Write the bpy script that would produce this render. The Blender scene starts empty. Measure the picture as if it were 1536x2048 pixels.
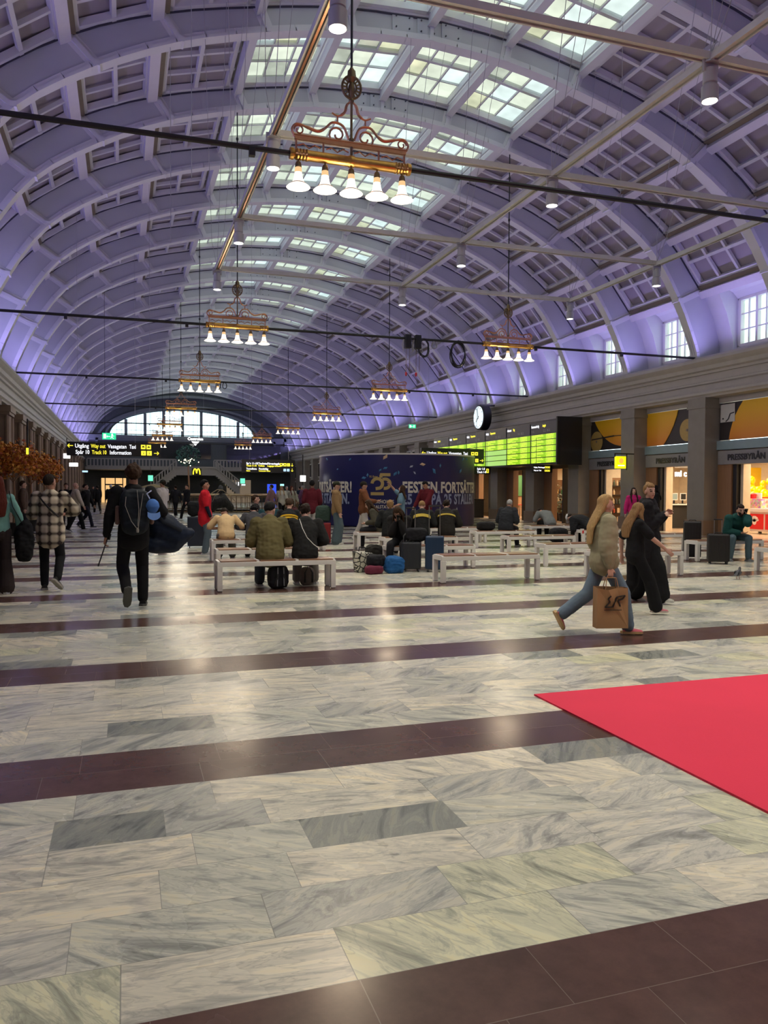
import bpy, math, random
from math import sin, cos, pi, radians, sqrt, floor
from mathutils import Vector, Matrix, noise
V = Vector
sc = bpy.context.scene
COL = sc.collection
RN = random.Random(11)

# ------------------------------------------------------------------ camera
cam = bpy.data.cameras.new('camera'); camo = bpy.data.objects.new('camera', cam); COL.objects.link(camo)
camo.matrix_world = Matrix.Translation((0, 0, 1.5)) @ Matrix.Rotation(-.3185, 4, 'Z') @ Matrix.Rotation(pi / 2 - .0278, 4, 'X') @ Matrix.Rotation(.0049, 4, 'Z')
cam.sensor_fit = 'VERTICAL'; cam.sensor_height = 24; cam.sensor_width = 18; cam.lens = 24 * 1570.1 / 2048
cam.clip_start = .05; cam.clip_end = 400
sc.camera = camo
# ------------------------------------------------------------------ look and light
sc.view_settings.view_transform = 'Standard'; sc.view_settings.look = 'None'
sc.view_settings.gamma = 1; sc.view_settings.use_curve_mapping = False
sc.view_settings.exposure = 0.35
SKY = 3.0          # overcast sky
VIOLET = 14       # led strips on the ledges (W per metre)
SPOT = 325         # truss lamps
CHAND = 95         # one chandelier
SHOP = 105
w = bpy.data.worlds.new('sky'); sc.world = w; w.use_nodes = True
wn = w.node_tree.nodes; wl = w.node_tree.links
bg = wn['Background']; tc = wn.new('ShaderNodeTexCoord'); sp = wn.new('ShaderNodeSeparateXYZ'); rp = wn.new('ShaderNodeValToRGB')
wl.new(tc.outputs['Generated'], sp.inputs[0]); wl.new(sp.outputs['Z'], rp.inputs[0]); wl.new(rp.outputs[0], bg.inputs[0])
rp.color_ramp.elements[0].position = 0; rp.color_ramp.elements[0].color = (.62, .82, .9, 1)
rp.color_ramp.elements[1].position = .5; rp.color_ramp.elements[1].color = (.93, .97, .95, 1)
bg.inputs[1].default_value = SKY
cy = sc.cycles
cy.max_bounces = 7; cy.diffuse_bounces = 3; cy.glossy_bounces = 3; cy.transparent_max_bounces = 12; cy.transmission_bounces = 4
cy.caustics_reflective = False; cy.caustics_refractive = False; cy.sample_clamp_indirect = 4; cy.blur_glossy = 1.0
cy.use_denoising = True

def lamp(name, kind, loc, energy, color=(1, 1, 1), direction=(0, 0, -1), parent=None, **kw):
    l = bpy.data.lights.new(name, kind); l.energy = energy; l.color = color
    for k, v in kw.items(): setattr(l, k, v)
    o = bpy.data.objects.new(name, l); COL.objects.link(o); o.location = loc
    o.rotation_mode = 'QUATERNION'; o.rotation_quaternion = V(direction).to_track_quat('-Z', 'Y')
    if parent: o.parent = parent
    return o
XC = 7.23                      # centre line of the hall
XL, XR = XC - 11.38, XC + 11.38  # inner edges of the two cornices
Y0, BAY = 10.66, 3.9           # a rib stands at Y0, one every BAY
YS, YE = Y0 - 5 * BAY, Y0 + 21 * BAY
# portals where daylight enters: the skylight band, both rows of side windows, the end window
def portal(loc, sx, sy, d):
    o = lamp('daylight_portal', 'AREA', loc, 1, direction=d, shape='RECTANGLE', size=sx, size_y=sy)
    o.data.cycles.is_portal = True
portal((XC, (YS + YE) / 2, 13.45), 9.0, YE - YS, (0, 0, -1))
for s in (-1, 1):
    o = lamp('daylight_portal', 'AREA', (XC + s * 12.62, (YS + YE) / 2, 7.25), 1, shape='RECTANGLE', size=100, size_y=1.8)
    o.data.cycles.is_portal = True       # local -Z points into the hall
    zc = V((s, 0, 0)); xc = V((0, 1, 0)); yc = zc.cross(xc)
    o.rotation_quaternion = Matrix((xc, yc, zc)).transposed().to_quaternion()
zc = V((0, 1, 0)); xc = V((1, 0, 0)); yc = zc.cross(xc)
o = lamp('daylight_portal', 'AREA', (6.4, YE + .3, 9), 1, shape='RECTANGLE', size=16, size_y=3.4)
o.rotation_quaternion = Matrix((xc, yc, zc)).transposed().to_quaternion(); o.data.cycles.is_portal = True
# violet led strips lying on the cornice ledges, washing the vault
for s in (-1, 1):
    for j in range(26):
        ya = YS + (j + .5) * BAY
        o = lamp('violet_led_strip', 'AREA', (XC + s * 11.50, ya, 6.13), VIOLET * BAY, (.41, .32, 1.0), shape='RECTANGLE', size=2.6, size_y=.12)
        n = V((-s * .45, 0, .89)).normalized(); xc = V((0, 1, 0))
        zc = -n; yc = zc.cross(xc)
        o.rotation_quaternion = Matrix((xc, yc, zc)).transposed().to_quaternion()

# ------------------------------------------------------------------ materials
def newmat(name):
    m = bpy.data.materials.new(name); m.use_nodes = True
    return m, m.node_tree.nodes, m.node_tree.links, m.node_tree.nodes['Principled BSDF']
def mat(name, col, rough=.5, metal=0., emit=None, es=0., var=.12, scale=6., bump=0., coat=0., stretch=None, spec=None):
    m, n, l, b = newmat(name)
    b.inputs['Roughness'].default_value = rough; b.inputs['Metallic'].default_value = metal
    if spec is not None: b.inputs['Specular IOR Level'].default_value = spec
    if coat: b.inputs['Coat Weight'].default_value = coat; b.inputs['Coat Roughness'].default_value = .08
    tc = n.new('ShaderNodeTexCoord'); mp = n.new('ShaderNodeMapping'); l.new(tc.outputs['Object'], mp.inputs[0])
    if stretch: mp.inputs['Scale'].default_value = stretch
    nz = n.new('ShaderNodeTexNoise'); nz.inputs['Scale'].default_value = scale; nz.inputs['Detail'].default_value = 4
    l.new(mp.outputs[0], nz.inputs[0])
    mr = n.new('ShaderNodeMapRange'); mr.inputs['To Min'].default_value = 1 - var; mr.inputs['To Max'].default_value = 1 + var
    l.new(nz.outputs[0], mr.inputs[0])
    mx = n.new('ShaderNodeVectorMath'); mx.operation = 'SCALE'; mx.inputs[0].default_value = col
    l.new(mr.outputs[0], mx.inputs['Scale']); l.new(mx.outputs[0], b.inputs['Base Color'])
    if bump:
        bp = n.new('ShaderNodeBump'); bp.inputs['Strength'].default_value = bump; bp.inputs['Distance'].default_value = .02
        l.new(nz.outputs[0], bp.inputs['Height']); l.new(bp.outputs[0], b.inputs['Normal'])
    if emit is not None:
        b.inputs['Emission Color'].default_value = (*emit, 1); b.inputs['Emission Strength'].default_value = es
    return m
def emi(name, col, s): return mat(name, (.02, .02, .02), .4, emit=col, es=s, var=0)
M = {}
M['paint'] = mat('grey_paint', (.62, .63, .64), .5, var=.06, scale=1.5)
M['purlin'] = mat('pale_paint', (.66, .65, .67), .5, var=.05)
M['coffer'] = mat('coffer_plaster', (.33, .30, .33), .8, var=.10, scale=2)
M['web'] = mat('rib_web_paint', (.45, .47, .49), .55, var=.08, scale=1.2)
M['brown'] = mat('brown_board', (.22, .18, .15), .6)
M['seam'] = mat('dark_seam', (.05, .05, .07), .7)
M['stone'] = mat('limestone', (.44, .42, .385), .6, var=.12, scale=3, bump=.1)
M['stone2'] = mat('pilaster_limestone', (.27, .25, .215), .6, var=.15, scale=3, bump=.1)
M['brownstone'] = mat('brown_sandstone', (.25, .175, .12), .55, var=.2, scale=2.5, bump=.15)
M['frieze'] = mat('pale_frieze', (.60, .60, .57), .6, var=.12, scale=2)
M['dark'] = mat('dark_recess', (.012, .013, .015), .6)
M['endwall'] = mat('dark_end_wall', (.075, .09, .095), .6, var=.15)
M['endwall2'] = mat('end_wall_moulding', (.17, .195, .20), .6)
M['wood'] = mat('oak_board', (.42, .24, .12), .35, var=.25, scale=4, stretch=(1, 12, 12))
M['brownwood'] = mat('brown_jamb', (.32, .175, .09), .35, var=.25, scale=3, stretch=(6, 6, .5))
M['white'] = mat('white_lacquer', (.75, .73, .71), .35, var=.03)
M['black'] = mat('black_metal', (.012, .012, .013), .45)
M['blackgloss'] = mat('black_gloss', (.01, .01, .012), .12)
M['grey'] = mat('truss_aluminium', (.50, .50, .48), .5)
M['lampgrey'] = mat('lamp_housing', (.42, .42, .41), .4, metal=.3)
M['brass'] = mat('aged_brass', (.62, .34, .09), .28, metal=1, var=.25, scale=14)
M['copper'] = mat('copper_scrollwork', (.56, .27, .15), .35, metal=.9, var=.2, scale=14)
M['bronze'] = mat('dark_bronze', (.20, .14, .075), .4, metal=.9, var=.2, scale=18)
M['shade'] = emi('lit_milk_glass', (1, .92, .76), 1.5)
M['neck'] = emi('warm_lit_glass', (1, .60, .28), .8)
M['bulb'] = emi('lamp_face', (1, .96, .86), 7)
M['steel'] = mat('steel', (.5, .5, .5), .3, metal=1)
M['cable'] = mat('thin_cable', (.35, .35, .36), .5)
# marble floor with porphyry bands
def floor_mat():
    m, n, l, b = newmat('marble_floor')
    def N(t, **k):
        x = n.new(t)
        for a, v in k.items(): setattr(x, a, v)
        return x
    def ma(op, a, bb=None, c=None):
        x = N('ShaderNodeMath', operation=op)
        for i, q in enumerate((a, bb, c)):
            if q is None: continue
            if isinstance(q, (int, float)): x.inputs[i].default_value = q
            else: l.new(q, x.inputs[i])
        return x.outputs[0]
    tc = N('ShaderNodeTexCoord'); sx = N('ShaderNodeSeparateXYZ'); l.new(tc.outputs['Object'], sx.inputs[0])
    X, Y = sx.outputs['X'], sx.outputs['Y']
    P = 2.414; rowh = P / 8
    yy = ma('DIVIDE', ma('SUBTRACT', Y, 1.664), rowh)
    row = ma('FLOOR', yy); fy = ma('SUBTRACT', yy, row)
    m8 = ma('FLOORED_MODULO', row, 8.0); stripe = ma('LESS_THAN', m8, 1.5)
    wr = N('ShaderNodeTexWhiteNoise', noise_dimensions='1D'); l.new(ma('ADD', row, 31.7), wr.inputs['W'])
    cb = N('ShaderNodeCombineXYZ'); l.new(ma('MULTIPLY', X, .8), cb.inputs[0]); l.new(ma('MULTIPLY', row, 3.3), cb.inputs[1])
    nw = N('ShaderNodeTexNoise'); nw.inputs['Scale'].default_value = 1; nw.inputs['Detail'].default_value = 0; l.new(cb.outputs[0], nw.inputs[0])
    xx = ma('ADD', ma('ADD', ma('DIVIDE', X, .64), ma('MULTIPLY', wr.outputs[0], 5.0)), ma('MULTIPLY', nw.outputs[0], 1.3))
    colm = ma('FLOOR', xx); fx = ma('SUBTRACT', xx, colm)
    cc = N('ShaderNodeCombineXYZ'); l.new(row, cc.inputs[0]); l.new(colm, cc.inputs[1])
    wt = N('ShaderNodeTexWhiteNoise', noise_dimensions='3D'); l.new(cc.outputs[0], wt.inputs['Vector'])
    # joints
    ex = ma('MULTIPLY', ma('MINIMUM', fx, ma('SUBTRACT', 1.0, fx)), .64)
    ey = ma('MULTIPLY', ma('MINIMUM', fy, ma('SUBTRACT', 1.0, fy)), rowh)
    joint = ma('LESS_THAN', ma('MINIMUM', ex, ey), .0016)
    # veins : each slab has its own place and direction in the stone
    off = N('ShaderNodeVectorMath', operation='SCALE'); l.new(wt.outputs['Color'], off.inputs[0]); off.inputs['Scale'].default_value = 40
    ad = N('ShaderNodeVectorMath', operation='ADD'); l.new(tc.outputs['Object'], ad.inputs[0]); l.new(off.outputs[0], ad.inputs[1])
    rot = N('ShaderNodeVectorRotate', rotation_type='Z_AXIS'); l.new(ad.outputs[0], rot.inputs['Vector'])
    l.new(ma('MULTIPLY', ma('SUBTRACT', wt.outputs['Value'], .5), 2.2), rot.inputs['Angle'])
    mp = N('ShaderNodeMapping'); mp.inputs['Scale'].default_value = (1.1, 4.5, 1); l.new(rot.outputs[0], mp.inputs[0])
    n1 = N('ShaderNodeTexNoise'); n1.inputs['Scale'].default_value = 1.6; n1.inputs['Detail'].default_value = 7; n1.inputs['Distortion'].default_value = 1.6; n1.inputs['Roughness'].default_value = .62
    l.new(mp.outputs[0], n1.inputs[0])
    r1 = N('ShaderNodeValToRGB'); e = r1.color_ramp.elements
    e[0].position = .30; e[0].color = (.24, .24, .23, 1); e[1].position = .66; e[1].color = (.74, .67, .53, 1)
    for p, c in ((.43, (.46, .45, .42)), (.48, (.63, .60, .53)), (.52, (.56, .54, .49)), (.57, (.71, .67, .58))):
        q = e.new(p); q.color = (*c, 1)
    l.new(n1.outputs[0], r1.inputs[0])
    # fine dark veins
    n2 = N('ShaderNodeTexNoise'); n2.inputs['Scale'].default_value = 2.2; n2.inputs['Detail'].default_value = 6; n2.inputs['Distortion'].default_value = 2.5
    l.new(mp.outputs[0], n2.inputs[0])
    vein = ma('SUBTRACT', 1.0, ma('MINIMUM', 1.0, ma('MULTIPLY', ma('ABSOLUTE', ma('SUBTRACT', n2.outputs[0], .5)), 26.0)))
    # slab tone
    r2 = N('ShaderNodeValToRGB'); e = r2.color_ramp.elements; r2.color_ramp.interpolation = 'CONSTANT'
    e[0].position = 0; e[0].color = (.42, .45, .46, 1); e[1].position = .09; e[1].color = (.74, .76, .76, 1)
    for p, c in ((.28, (.92, .92, .90)), (.5, (1.03, 1.0, .93)), (.68, (.86, .88, .84)), (.82, (1.1, 1.06, .97)), (.93, (.95, .97, .80))):
        q = e.new(p); q.color = (*c, 1)
    l.new(wt.outputs['Value'], r2.inputs[0])
    mx = N('ShaderNodeVectorMath', operation='MULTIPLY'); l.new(r1.outputs[0], mx.inputs[0]); l.new(r2.outputs[0], mx.inputs[1])
    m1 = N('ShaderNodeMix', data_type='RGBA'); l.new(ma('MULTIPLY', vein, .32), m1.inputs['Factor']); l.new(mx.outputs[0], m1.inputs['A']); m1.inputs['B'].default_value = (.17, .17, .16, 1)
    # porphyry
    n3 = N('ShaderNodeTexNoise'); n3.inputs['Scale'].default_value = 3; n3.inputs['Detail'].default_value = 8; n3.inputs['Roughness'].default_value = .75; l.new(ad.outputs[0], n3.inputs[0])
    r3 = N('ShaderNodeValToRGB'); e = r3.color_ramp.elements
    e[0].position = .35; e[0].color = (.070, .036, .030, 1); e[1].position = .68; e[1].color = (.115, .060, .050, 1); l.new(n3.outputs[0], r3.inputs[0])
    m2 = N('ShaderNodeMix', data_type='RGBA'); l.new(stripe, m2.inputs['Factor']); l.new(m1.outputs['Result'], m2.inputs['A']); l.new(r3.outputs[0], m2.inputs['B'])
    jc = N('ShaderNodeMix', data_type='RGBA'); l.new(stripe, jc.inputs['Factor']); jc.inputs['A'].default_value = (.24, .235, .21, 1); jc.inputs['B'].default_value = (.20, .15, .13, 1)
    m3 = N('ShaderNodeMix', data_type='RGBA'); l.new(ma('MULTIPLY', joint, .8), m3.inputs['Factor']); l.new(m2.outputs['Result'], m3.inputs['A']); l.new(jc.outputs['Result'], m3.inputs['B'])
    l.new(m3.outputs['Result'], b.inputs['Base Color'])
    n4 = N('ShaderNodeTexNoise'); n4.inputs['Scale'].default_value = 1.3; n4.inputs['Detail'].default_value = 5; l.new(tc.outputs['Object'], n4.inputs[0])
    mr = N('ShaderNodeMapRange'); mr.inputs['From Min'].default_value = .3; mr.inputs['From Max'].default_value = .7; mr.inputs['To Min'].default_value = .21; mr.inputs['To Max'].default_value = .34; l.new(n4.outputs[0], mr.inputs[0])
    l.new(ma('SUBTRACT', mr.outputs[0], ma('MULTIPLY', stripe, .04)), b.inputs['Roughness'])
    b.inputs['Specular IOR Level'].default_value = .27
    return m
M['floor'] = floor_mat()
# ------------------------------------------------------------------ mesh helpers
TMP = bpy.data.scenes.new('tmp')
def evaluated(o):
    """mesh of o with its modifiers applied, worked out in a scene of its own"""
    TMP.collection.objects.link(o)
    with bpy.context.temp_override(scene=TMP, view_layer=TMP.view_layers[0]):
        dg = bpy.context.evaluated_depsgraph_get(); dg.update(); me = bpy.data.meshes.new_from_object(o.evaluated_get(dg))
    bpy.data.objects.remove(o); return me
class MB:
    def __init__(s): s.v = []; s.f = []; s.m = []
    def add(s, vs, fs, mi=0):
        o = len(s.v); s.v += [tuple(p) for p in vs]; s.f += [tuple(i + o for i in f) for f in fs]; s.m += [mi] * len(fs); return s
    def box(s, x0, x1, y0, y1, z0, z1, mi=0):
        return s.add([(x, y, z) for z in (z0, z1) for y in (y0, y1) for x in (x0, x1)], [(0, 2, 3, 1), (4, 5, 7, 6), (0, 1, 5, 4), (2, 6, 7, 3), (0, 4, 6, 2), (1, 3, 7, 5)], mi)
    def beam(s, a, b, wd, dp, up=(0, 0, 1), mi=0):
        a, b = V(a), V(b); t = (b - a).normalized(); u = V(up); sd = t.cross(u)
        if sd.length < 1e-6: sd = t.cross(V((1, 0, 0)))
        sd.normalize(); u = sd.cross(t)
        sd *= wd / 2; u *= dp / 2
        vs = [p + i * sd + j * u for p in (a, b) for j in (-1, 1) for i in (-1, 1)]
        return s.add(vs, [(0, 2, 3, 1), (4, 5, 7, 6), (0, 1, 5, 4), (2, 6, 7, 3), (0, 4, 6, 2), (1, 3, 7, 5)], mi)
    def tube(s, pts, r, n=8, mi=0, closed=False):
        pts = [V(p) for p in pts]; N_ = len(pts); rs = r if isinstance(r, (list, tuple)) else [r] * N_
        vs = []; pn = None
        for i, p in enumerate(pts):
            a = pts[(i - 1) % N_] if (i or closed) else p; b = pts[(i + 1) % N_] if (i < N_ - 1 or closed) else p
            t = (b - a).normalized()
            if pn is None:
                pn = t.cross(V((0, 0, 1)))
                if pn.length < .1: pn = t.cross(V((1, 0, 0)))
            pn = (pn - t * pn.dot(t)).normalized(); q = t.cross(pn)
            vs += [p + (pn * cos(2 * pi * k / n) + q * sin(2 * pi * k / n)) * rs[i] for k in range(n)]
        fs = [(i * n + k, i * n + (k + 1) % n, (i + 1) * n + (k + 1) % n, (i + 1) * n + k) for i in range(N_ - 1) for k in range(n)]
        if closed: fs += [((N_ - 1) * n + k, (N_ - 1) * n + (k + 1) % n, (k + 1) % n, k) for k in range(n)]
        else: fs += [tuple(range(n))[::-1], tuple((N_ - 1) * n + k for k in range(n))]
        return s.add(vs, fs, mi)
    def etube(s, pts, rr, side=(1, 0, 0), n=14, mi=0, cap=True):
        """swept ellipse; rr = [(half width along side, half depth)]; rounded ends"""
        pts = [V(p) for p in pts]; rr = [((q, q) if isinstance(q, (int, float)) else q) for q in rr]
        if cap:
            t0 = (pts[0] - pts[1]).normalized(); t1 = (pts[-1] - pts[-2]).normalized(); P = []; Q = []
            for f_, g in ((1, .05), (.87, .5), (.5, .87)):
                h = min(rr[0]); P.append(pts[0] + t0 * h * f_); Q.append((rr[0][0] * g, rr[0][1] * g))
            P += pts; Q += rr
            for f_, g in ((.5, .87), (.87, .5), (1, .05)):
                h = min(rr[-1]); P.append(pts[-1] + t1 * h * f_); Q.append((rr[-1][0] * g, rr[-1][1] * g))
            pts, rr = P, Q
        N_ = len(pts); vs = []; S = V(side)
        for i, p in enumerate(pts):
            a = pts[max(i - 1, 0)]; b = pts[min(i + 1, N_ - 1)]; t = (b - a).normalized()
            u = S - t * S.dot(t)
            if u.length < .05: u = V((0, 1, 0)) - t * t.y
            u.normalize(); q = t.cross(u)
            vs += [p + u * cos(2 * pi * k / n) * rr[i][0] + q * sin(2 * pi * k / n) * rr[i][1] for k in range(n)]
        fs = [(i * n + k, i * n + (k + 1) % n, (i + 1) * n + (k + 1) % n, (i + 1) * n + k) for i in range(N_ - 1) for k in range(n)]
        fs += [tuple(range(n))[::-1], tuple((N_ - 1) * n + k for k in range(n))]
        return s.add(vs, fs, mi)
    def ball(s, c, r, n=12, mi=0, mat_=None, fn=None):
        r = (r, r, r) if isinstance(r, (int, float)) else r; c = V(c); vs = []; h = n // 2 + 1
        for i in range(h + 1):
            th = pi * i / h
            for k in range(n):
                d = V((sin(th) * cos(2 * pi * k / n), sin(th) * sin(2 * pi * k / n), cos(th)))
                g = fn(d) if fn else 1
                p = V((d.x * r[0], d.y * r[1], d.z * r[2])) * g
                vs.append(c + (mat_ @ p if mat_ else p))
        fs = [(i * n + k, (i + 1) * n + k, (i + 1) * n + (k + 1) % n, i * n + (k + 1) % n) for i in range(h) for k in range(n)]
        return s.add(vs, fs, mi)
    def lathe(s, prof, c=(0, 0, 0), n=16, mi=0, axis='z'):
        c = V(c); vs = []
        for r, h in prof:
            for k in range(n):
                a = 2 * pi * k / n; x, y = r * cos(a), r * sin(a)
                vs.append(c + (V((x, y, h)) if axis == 'z' else V((h, x, y)) if axis == 'x' else V((x, h, y))))
        N_ = len(prof); fs = [(i * n + k, i * n + (k + 1) % n, (i + 1) * n + (k + 1) % n, (i + 1) * n + k) for i in range(N_ - 1) for k in range(n)]
        if prof[0][0] > 1e-4: fs.append(tuple(range(n))[::-1])
        if prof[-1][0] > 1e-4: fs.append(tuple((N_ - 1) * n + k for k in range(n)))
        return s.add(vs, fs, mi)
    def prism(s, poly, a, b, ax='y', mi=0):
        """poly in the plane perpendicular to ax, extruded from a to b.  ax y: (x,z)  ax x: (y,z)  ax z: (x,y)"""
        f = {'y': lambda p, t: (p[0], t, p[1]), 'x': lambda p, t: (t, p[0], p[1]), 'z': lambda p, t: (p[0], p[1], t)}[ax]
        n = len(poly); vs = [f(p, a) for p in poly] + [f(p, b) for p in poly]
        fs = [(k, (k + 1) % n, n + (k + 1) % n, n + k) for k in range(n)] + [tuple(range(n))[::-1], tuple(range(n, 2 * n))]
        return s.add(vs, fs, mi)
    def mesh(s, name, mats):
        me = bpy.data.meshes.new(name); me.from_pydata(s.v, [], s.f)
        for q in (mats if isinstance(mats, (list, tuple)) else [mats]): me.materials.append(q)
        if any(s.m): me.polygons.foreach_set('material_index', s.m)
        me.update(); return me
def fixn(me):
    import bmesh
    b = bmesh.new(); b.from_mesh(me); bmesh.ops.recalc_face_normals(b, faces=b.faces); b.to_mesh(me); b.free()
def link(name, me, parent=None, loc=None, rz=None):
    o = bpy.data.objects.new(name, me); COL.objects.link(o)
    if parent: o.parent = parent
    if loc is not None: o.location = loc
    if rz is not None: o.rotation_euler = (0, 0, rz)
    return o
def ob(name, mb, mats, parent=None, loc=None, rz=None, smooth=0, bevel=0.):
    me = mb.mesh(name, mats); fixn(me)
    if smooth:
        me.polygons.foreach_set('use_smooth', [True] * len(me.polygons))
        if smooth < 180: me.set_sharp_from_angle(angle=radians(smooth))
    o = link(name, me, parent, loc, rz)
    if bevel:
        bv = o.modifiers.new('bevel', 'BEVEL'); bv.width = bevel; bv.segments = 2; bv.limit_method = 'ANGLE'
    return o
def empty(name, loc=(0, 0, 0), rz=0):
    o = bpy.data.objects.new(name, None); COL.objects.link(o); o.location = loc; o.rotation_euler = (0, 0, rz); o.empty_display_size = .2; return o
def tag(o, label=None, cat=None, group=None, kind=None):
    if label: o['label'] = label
    if cat: o['category'] = cat
    if group: o['group'] = group
    if kind: o['kind'] = kind
    return o
def struct(o): o['kind'] = 'structure'; return o
def copy_tree(o, parent=None):
    c = o.copy(); COL.objects.link(c); c.parent = parent
    for ch in list(o.children): copy_tree(ch, c)
    return c
def textmesh(s, size=1., ext=.004, bold=0., align='LEFT', space=1.):
    cu = bpy.data.curves.new('t', 'FONT'); cu.body = s; cu.size = size; cu.extrude = ext; cu.offset = bold; cu.align_x = align; cu.space_character = space
    cu.resolution_u = 3
    me = evaluated(bpy.data.objects.new('t', cu)); bpy.data.curves.remove(cu); me.name = 'lettering'
    return me
def text(s, m, parent, loc, size, facing='-y', bold=0., align='LEFT', name='lettering', squash=1., ext=.004, space=1., width=None):
    """text standing upright; facing -y is read by someone looking along +y"""
    me = textmesh(s, size, ext, bold, align, space); me.materials.append(m)
    o = link(name, me, parent, loc)
    o.rotation_euler = {'-y': (pi / 2, 0, 0), '-x': (pi / 2, 0, -pi / 2), '+y': (pi / 2, 0, pi)}[facing]
    if width: squash = width / (max(v.co.x for v in me.vertices) - min(v.co.x for v in me.vertices))
    o.scale = (squash, 1, 1)
    return o
def vault_z(x):
    d = min(abs(x - 7.23), 12.2); return 13.2 - .0336 * d * d - (.00 if d < 8 else .09 * (d - 8) ** 2)
def catmull(P, k=5):
    P = [V(p) for p in P]; out = []
    for i in range(len(P) - 1):
        a = P[i - 1] if i else P[0] * 2 - P[1]; b = P[i]; c = P[i + 1]; d = P[i + 2] if i + 2 < len(P) else P[-1] * 2 - P[-2]
        for j in range(k):
            t = j / k; out.append(.5 * ((2 * b) + (c - a) * t + (2 * a - 5 * b + 4 * c - d) * t * t + (3 * b - a - 3 * c + d) * t ** 3))
    out.append(P[-1]); return out
# ------------------------------------------------------------------ the vault
NODE = [(0, 13.22), (2.15, 13.09), (4.3, 12.70), (6.46, 12.14), (8.41, 11.30), (10.17, 10.05), (11.55, 8.4)]
INN = [(0, 12.60), (2.0, 12.46), (4.1, 12.06), (6.1, 11.47), (7.88, 10.62), (9.45, 9.52), (10.5, 8.05), (11.22, 6.5), (11.36, 5.95)]
OUT = [tuple(p) for p in catmull([(x, 0, z) for x, z in NODE], 3)]; OUT = [(p[0], p[2]) for p in OUT]
IN_ = [(p[0], p[2]) for p in [tuple(q) for q in catmull([(x, 0, z) for x, z in INN], 3)]]
LOW = [(11.55, 8.4), (12.02, 7.5), (12.28, 6.7), (12.36, 5.95)]    # curved wall between the side windows
def offs(poly, d):
    """move a profile outwards by d"""
    out = []
    for i, (x, z) in enumerate(poly):
        a = poly[max(i - 1, 0)]; b = poly[min(i + 1, len(poly) - 1)]
        t = V((b[0] - a[0], 0, b[1] - a[1])).normalized(); out.append((x - t.z * d if True else x, z + t.x * d))
    return out
def strip(mb, prof, s, ya, yb, mi=0, flip=False):
    """surface along a profile on side s"""
    vs = [(XC + s * x, y, z) for x, z in prof for y in (ya, yb)]
    mb.add(vs, [(2 * i, 2 * i + 1, 2 * i + 3, 2 * i + 2) for i in range(len(prof) - 1)], mi)
def pt(s, p, y): return V((XC + s * p[0], y, p[1]))
def bay_mesh():
    """coffered part of the vault over one bay (ribs at y=0 and y=BAY)"""
    mb = MB(); ya, yb = .0, BAY
    for s in (-1, 1):
        for i in range(2, 6):
            seg = OUT[3 * i:3 * i + 4]; back = offs(seg, .09)
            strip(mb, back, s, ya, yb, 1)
            a, b = seg[0], seg[-1]; t = V((s * (b[0] - a[0]), 0, b[1] - a[1])).normalized(); nrm = V((-t.z * s, 0, t.x * s)); L = (pt(s, b, 0) - pt(s, a, 0)).length
            A = pt(s, a, 0); Bp = pt(s, b, 0)
            def q(f, y, h=0): return A.lerp(Bp, f) + V((0, y, 0)) + (V((0, 0, 0)) + nrm * h)
            up = (nrm.x, nrm.y, nrm.z)
            # border frame
            for f in (.11, .89): mb.beam(q(f, .08), q(f, BAY - .08), .10, .16, up, 0)
            for y in (.22, BAY - .22): mb.beam(q(.0, y), q(1, y), .10, .16, up, 0)
            mb.beam(q(.5, .1), q(.5, BAY - .1), .10, .12, up, 0)
            for k in (1, 2, 3):
                y = .2 + (BAY - .4) * k / 4; mb.beam(q(.06, y), q(.94, y), .09, .10, up, 0)
            # brown strip colouring in the shaded recess gap at the lower edge
            mb.beam(q(.945, .1), q(.945, BAY - .1), .14, .24, up, 3)
        # purlins at the nodes
        for i in range(3, 7):
            a = OUT[3 * i]; b = OUT[3 * i - 1]; t = V((s * (a[0] - b[0]), 0, a[1] - b[1])).normalized(); nrm = V((-t.z * s, 0, t.x * s)); inw = -nrm if nrm.z > 0 else nrm
            p = pt(s, a, 0) + inw * .06 + t * .10
            mb.beam(p, p + V((0, BAY, 0)), .26, .34, (nrm.x, nrm.y, nrm.z), 2)
        # niche over and beside the window
        c0 = BAY / 2 - 1.12; c1 = BAY / 2 + 1.12; wx = 12.47
        strip(mb, LOW, s, 0, c0 - .12, 0); strip(mb, LOW, s, c1 + .12, BAY, 0)
        # head of the niche, slightly vaulted
        hd = [(11.55, 8.40), (11.9, 8.36), (12.25, 8.22), (wx, 8.02)]
        strip(mb, hd, s, c0 - .12, c1 + .12, 0)
        for y in (c0 - .12, c1 + .12):
            poly = [(11.55, 8.4), (11.9, 8.36), (12.25, 8.22), (wx + .3, 8.0), (wx + .3, 5.95)] + LOW[::-1][:-1]
            vs = [(XC + s * x, y, z) for x, z in poly]; mb.add(vs, [tuple(range(len(vs)))], 0)
        # wall round the window
        x0, x1 = sorted((XC + s * wx, XC + s * (wx + .12)))
        mb.box(x0, x1, c0 - .12, c1 + .12, 5.9, 6.45, 0); mb.box(x0, x1, c0 - .12, c1 + .12, 7.97, 8.3, 0)
        for y in (c0 - .12, c1): mb.box(x0, x1, y, y + .12, 6.4, 8.1, 0)
    return mb
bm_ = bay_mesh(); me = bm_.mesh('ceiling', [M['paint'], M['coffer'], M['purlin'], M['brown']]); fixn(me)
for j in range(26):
    struct(link('ceiling', me, loc=(0, YS + j * BAY, 0)))
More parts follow.
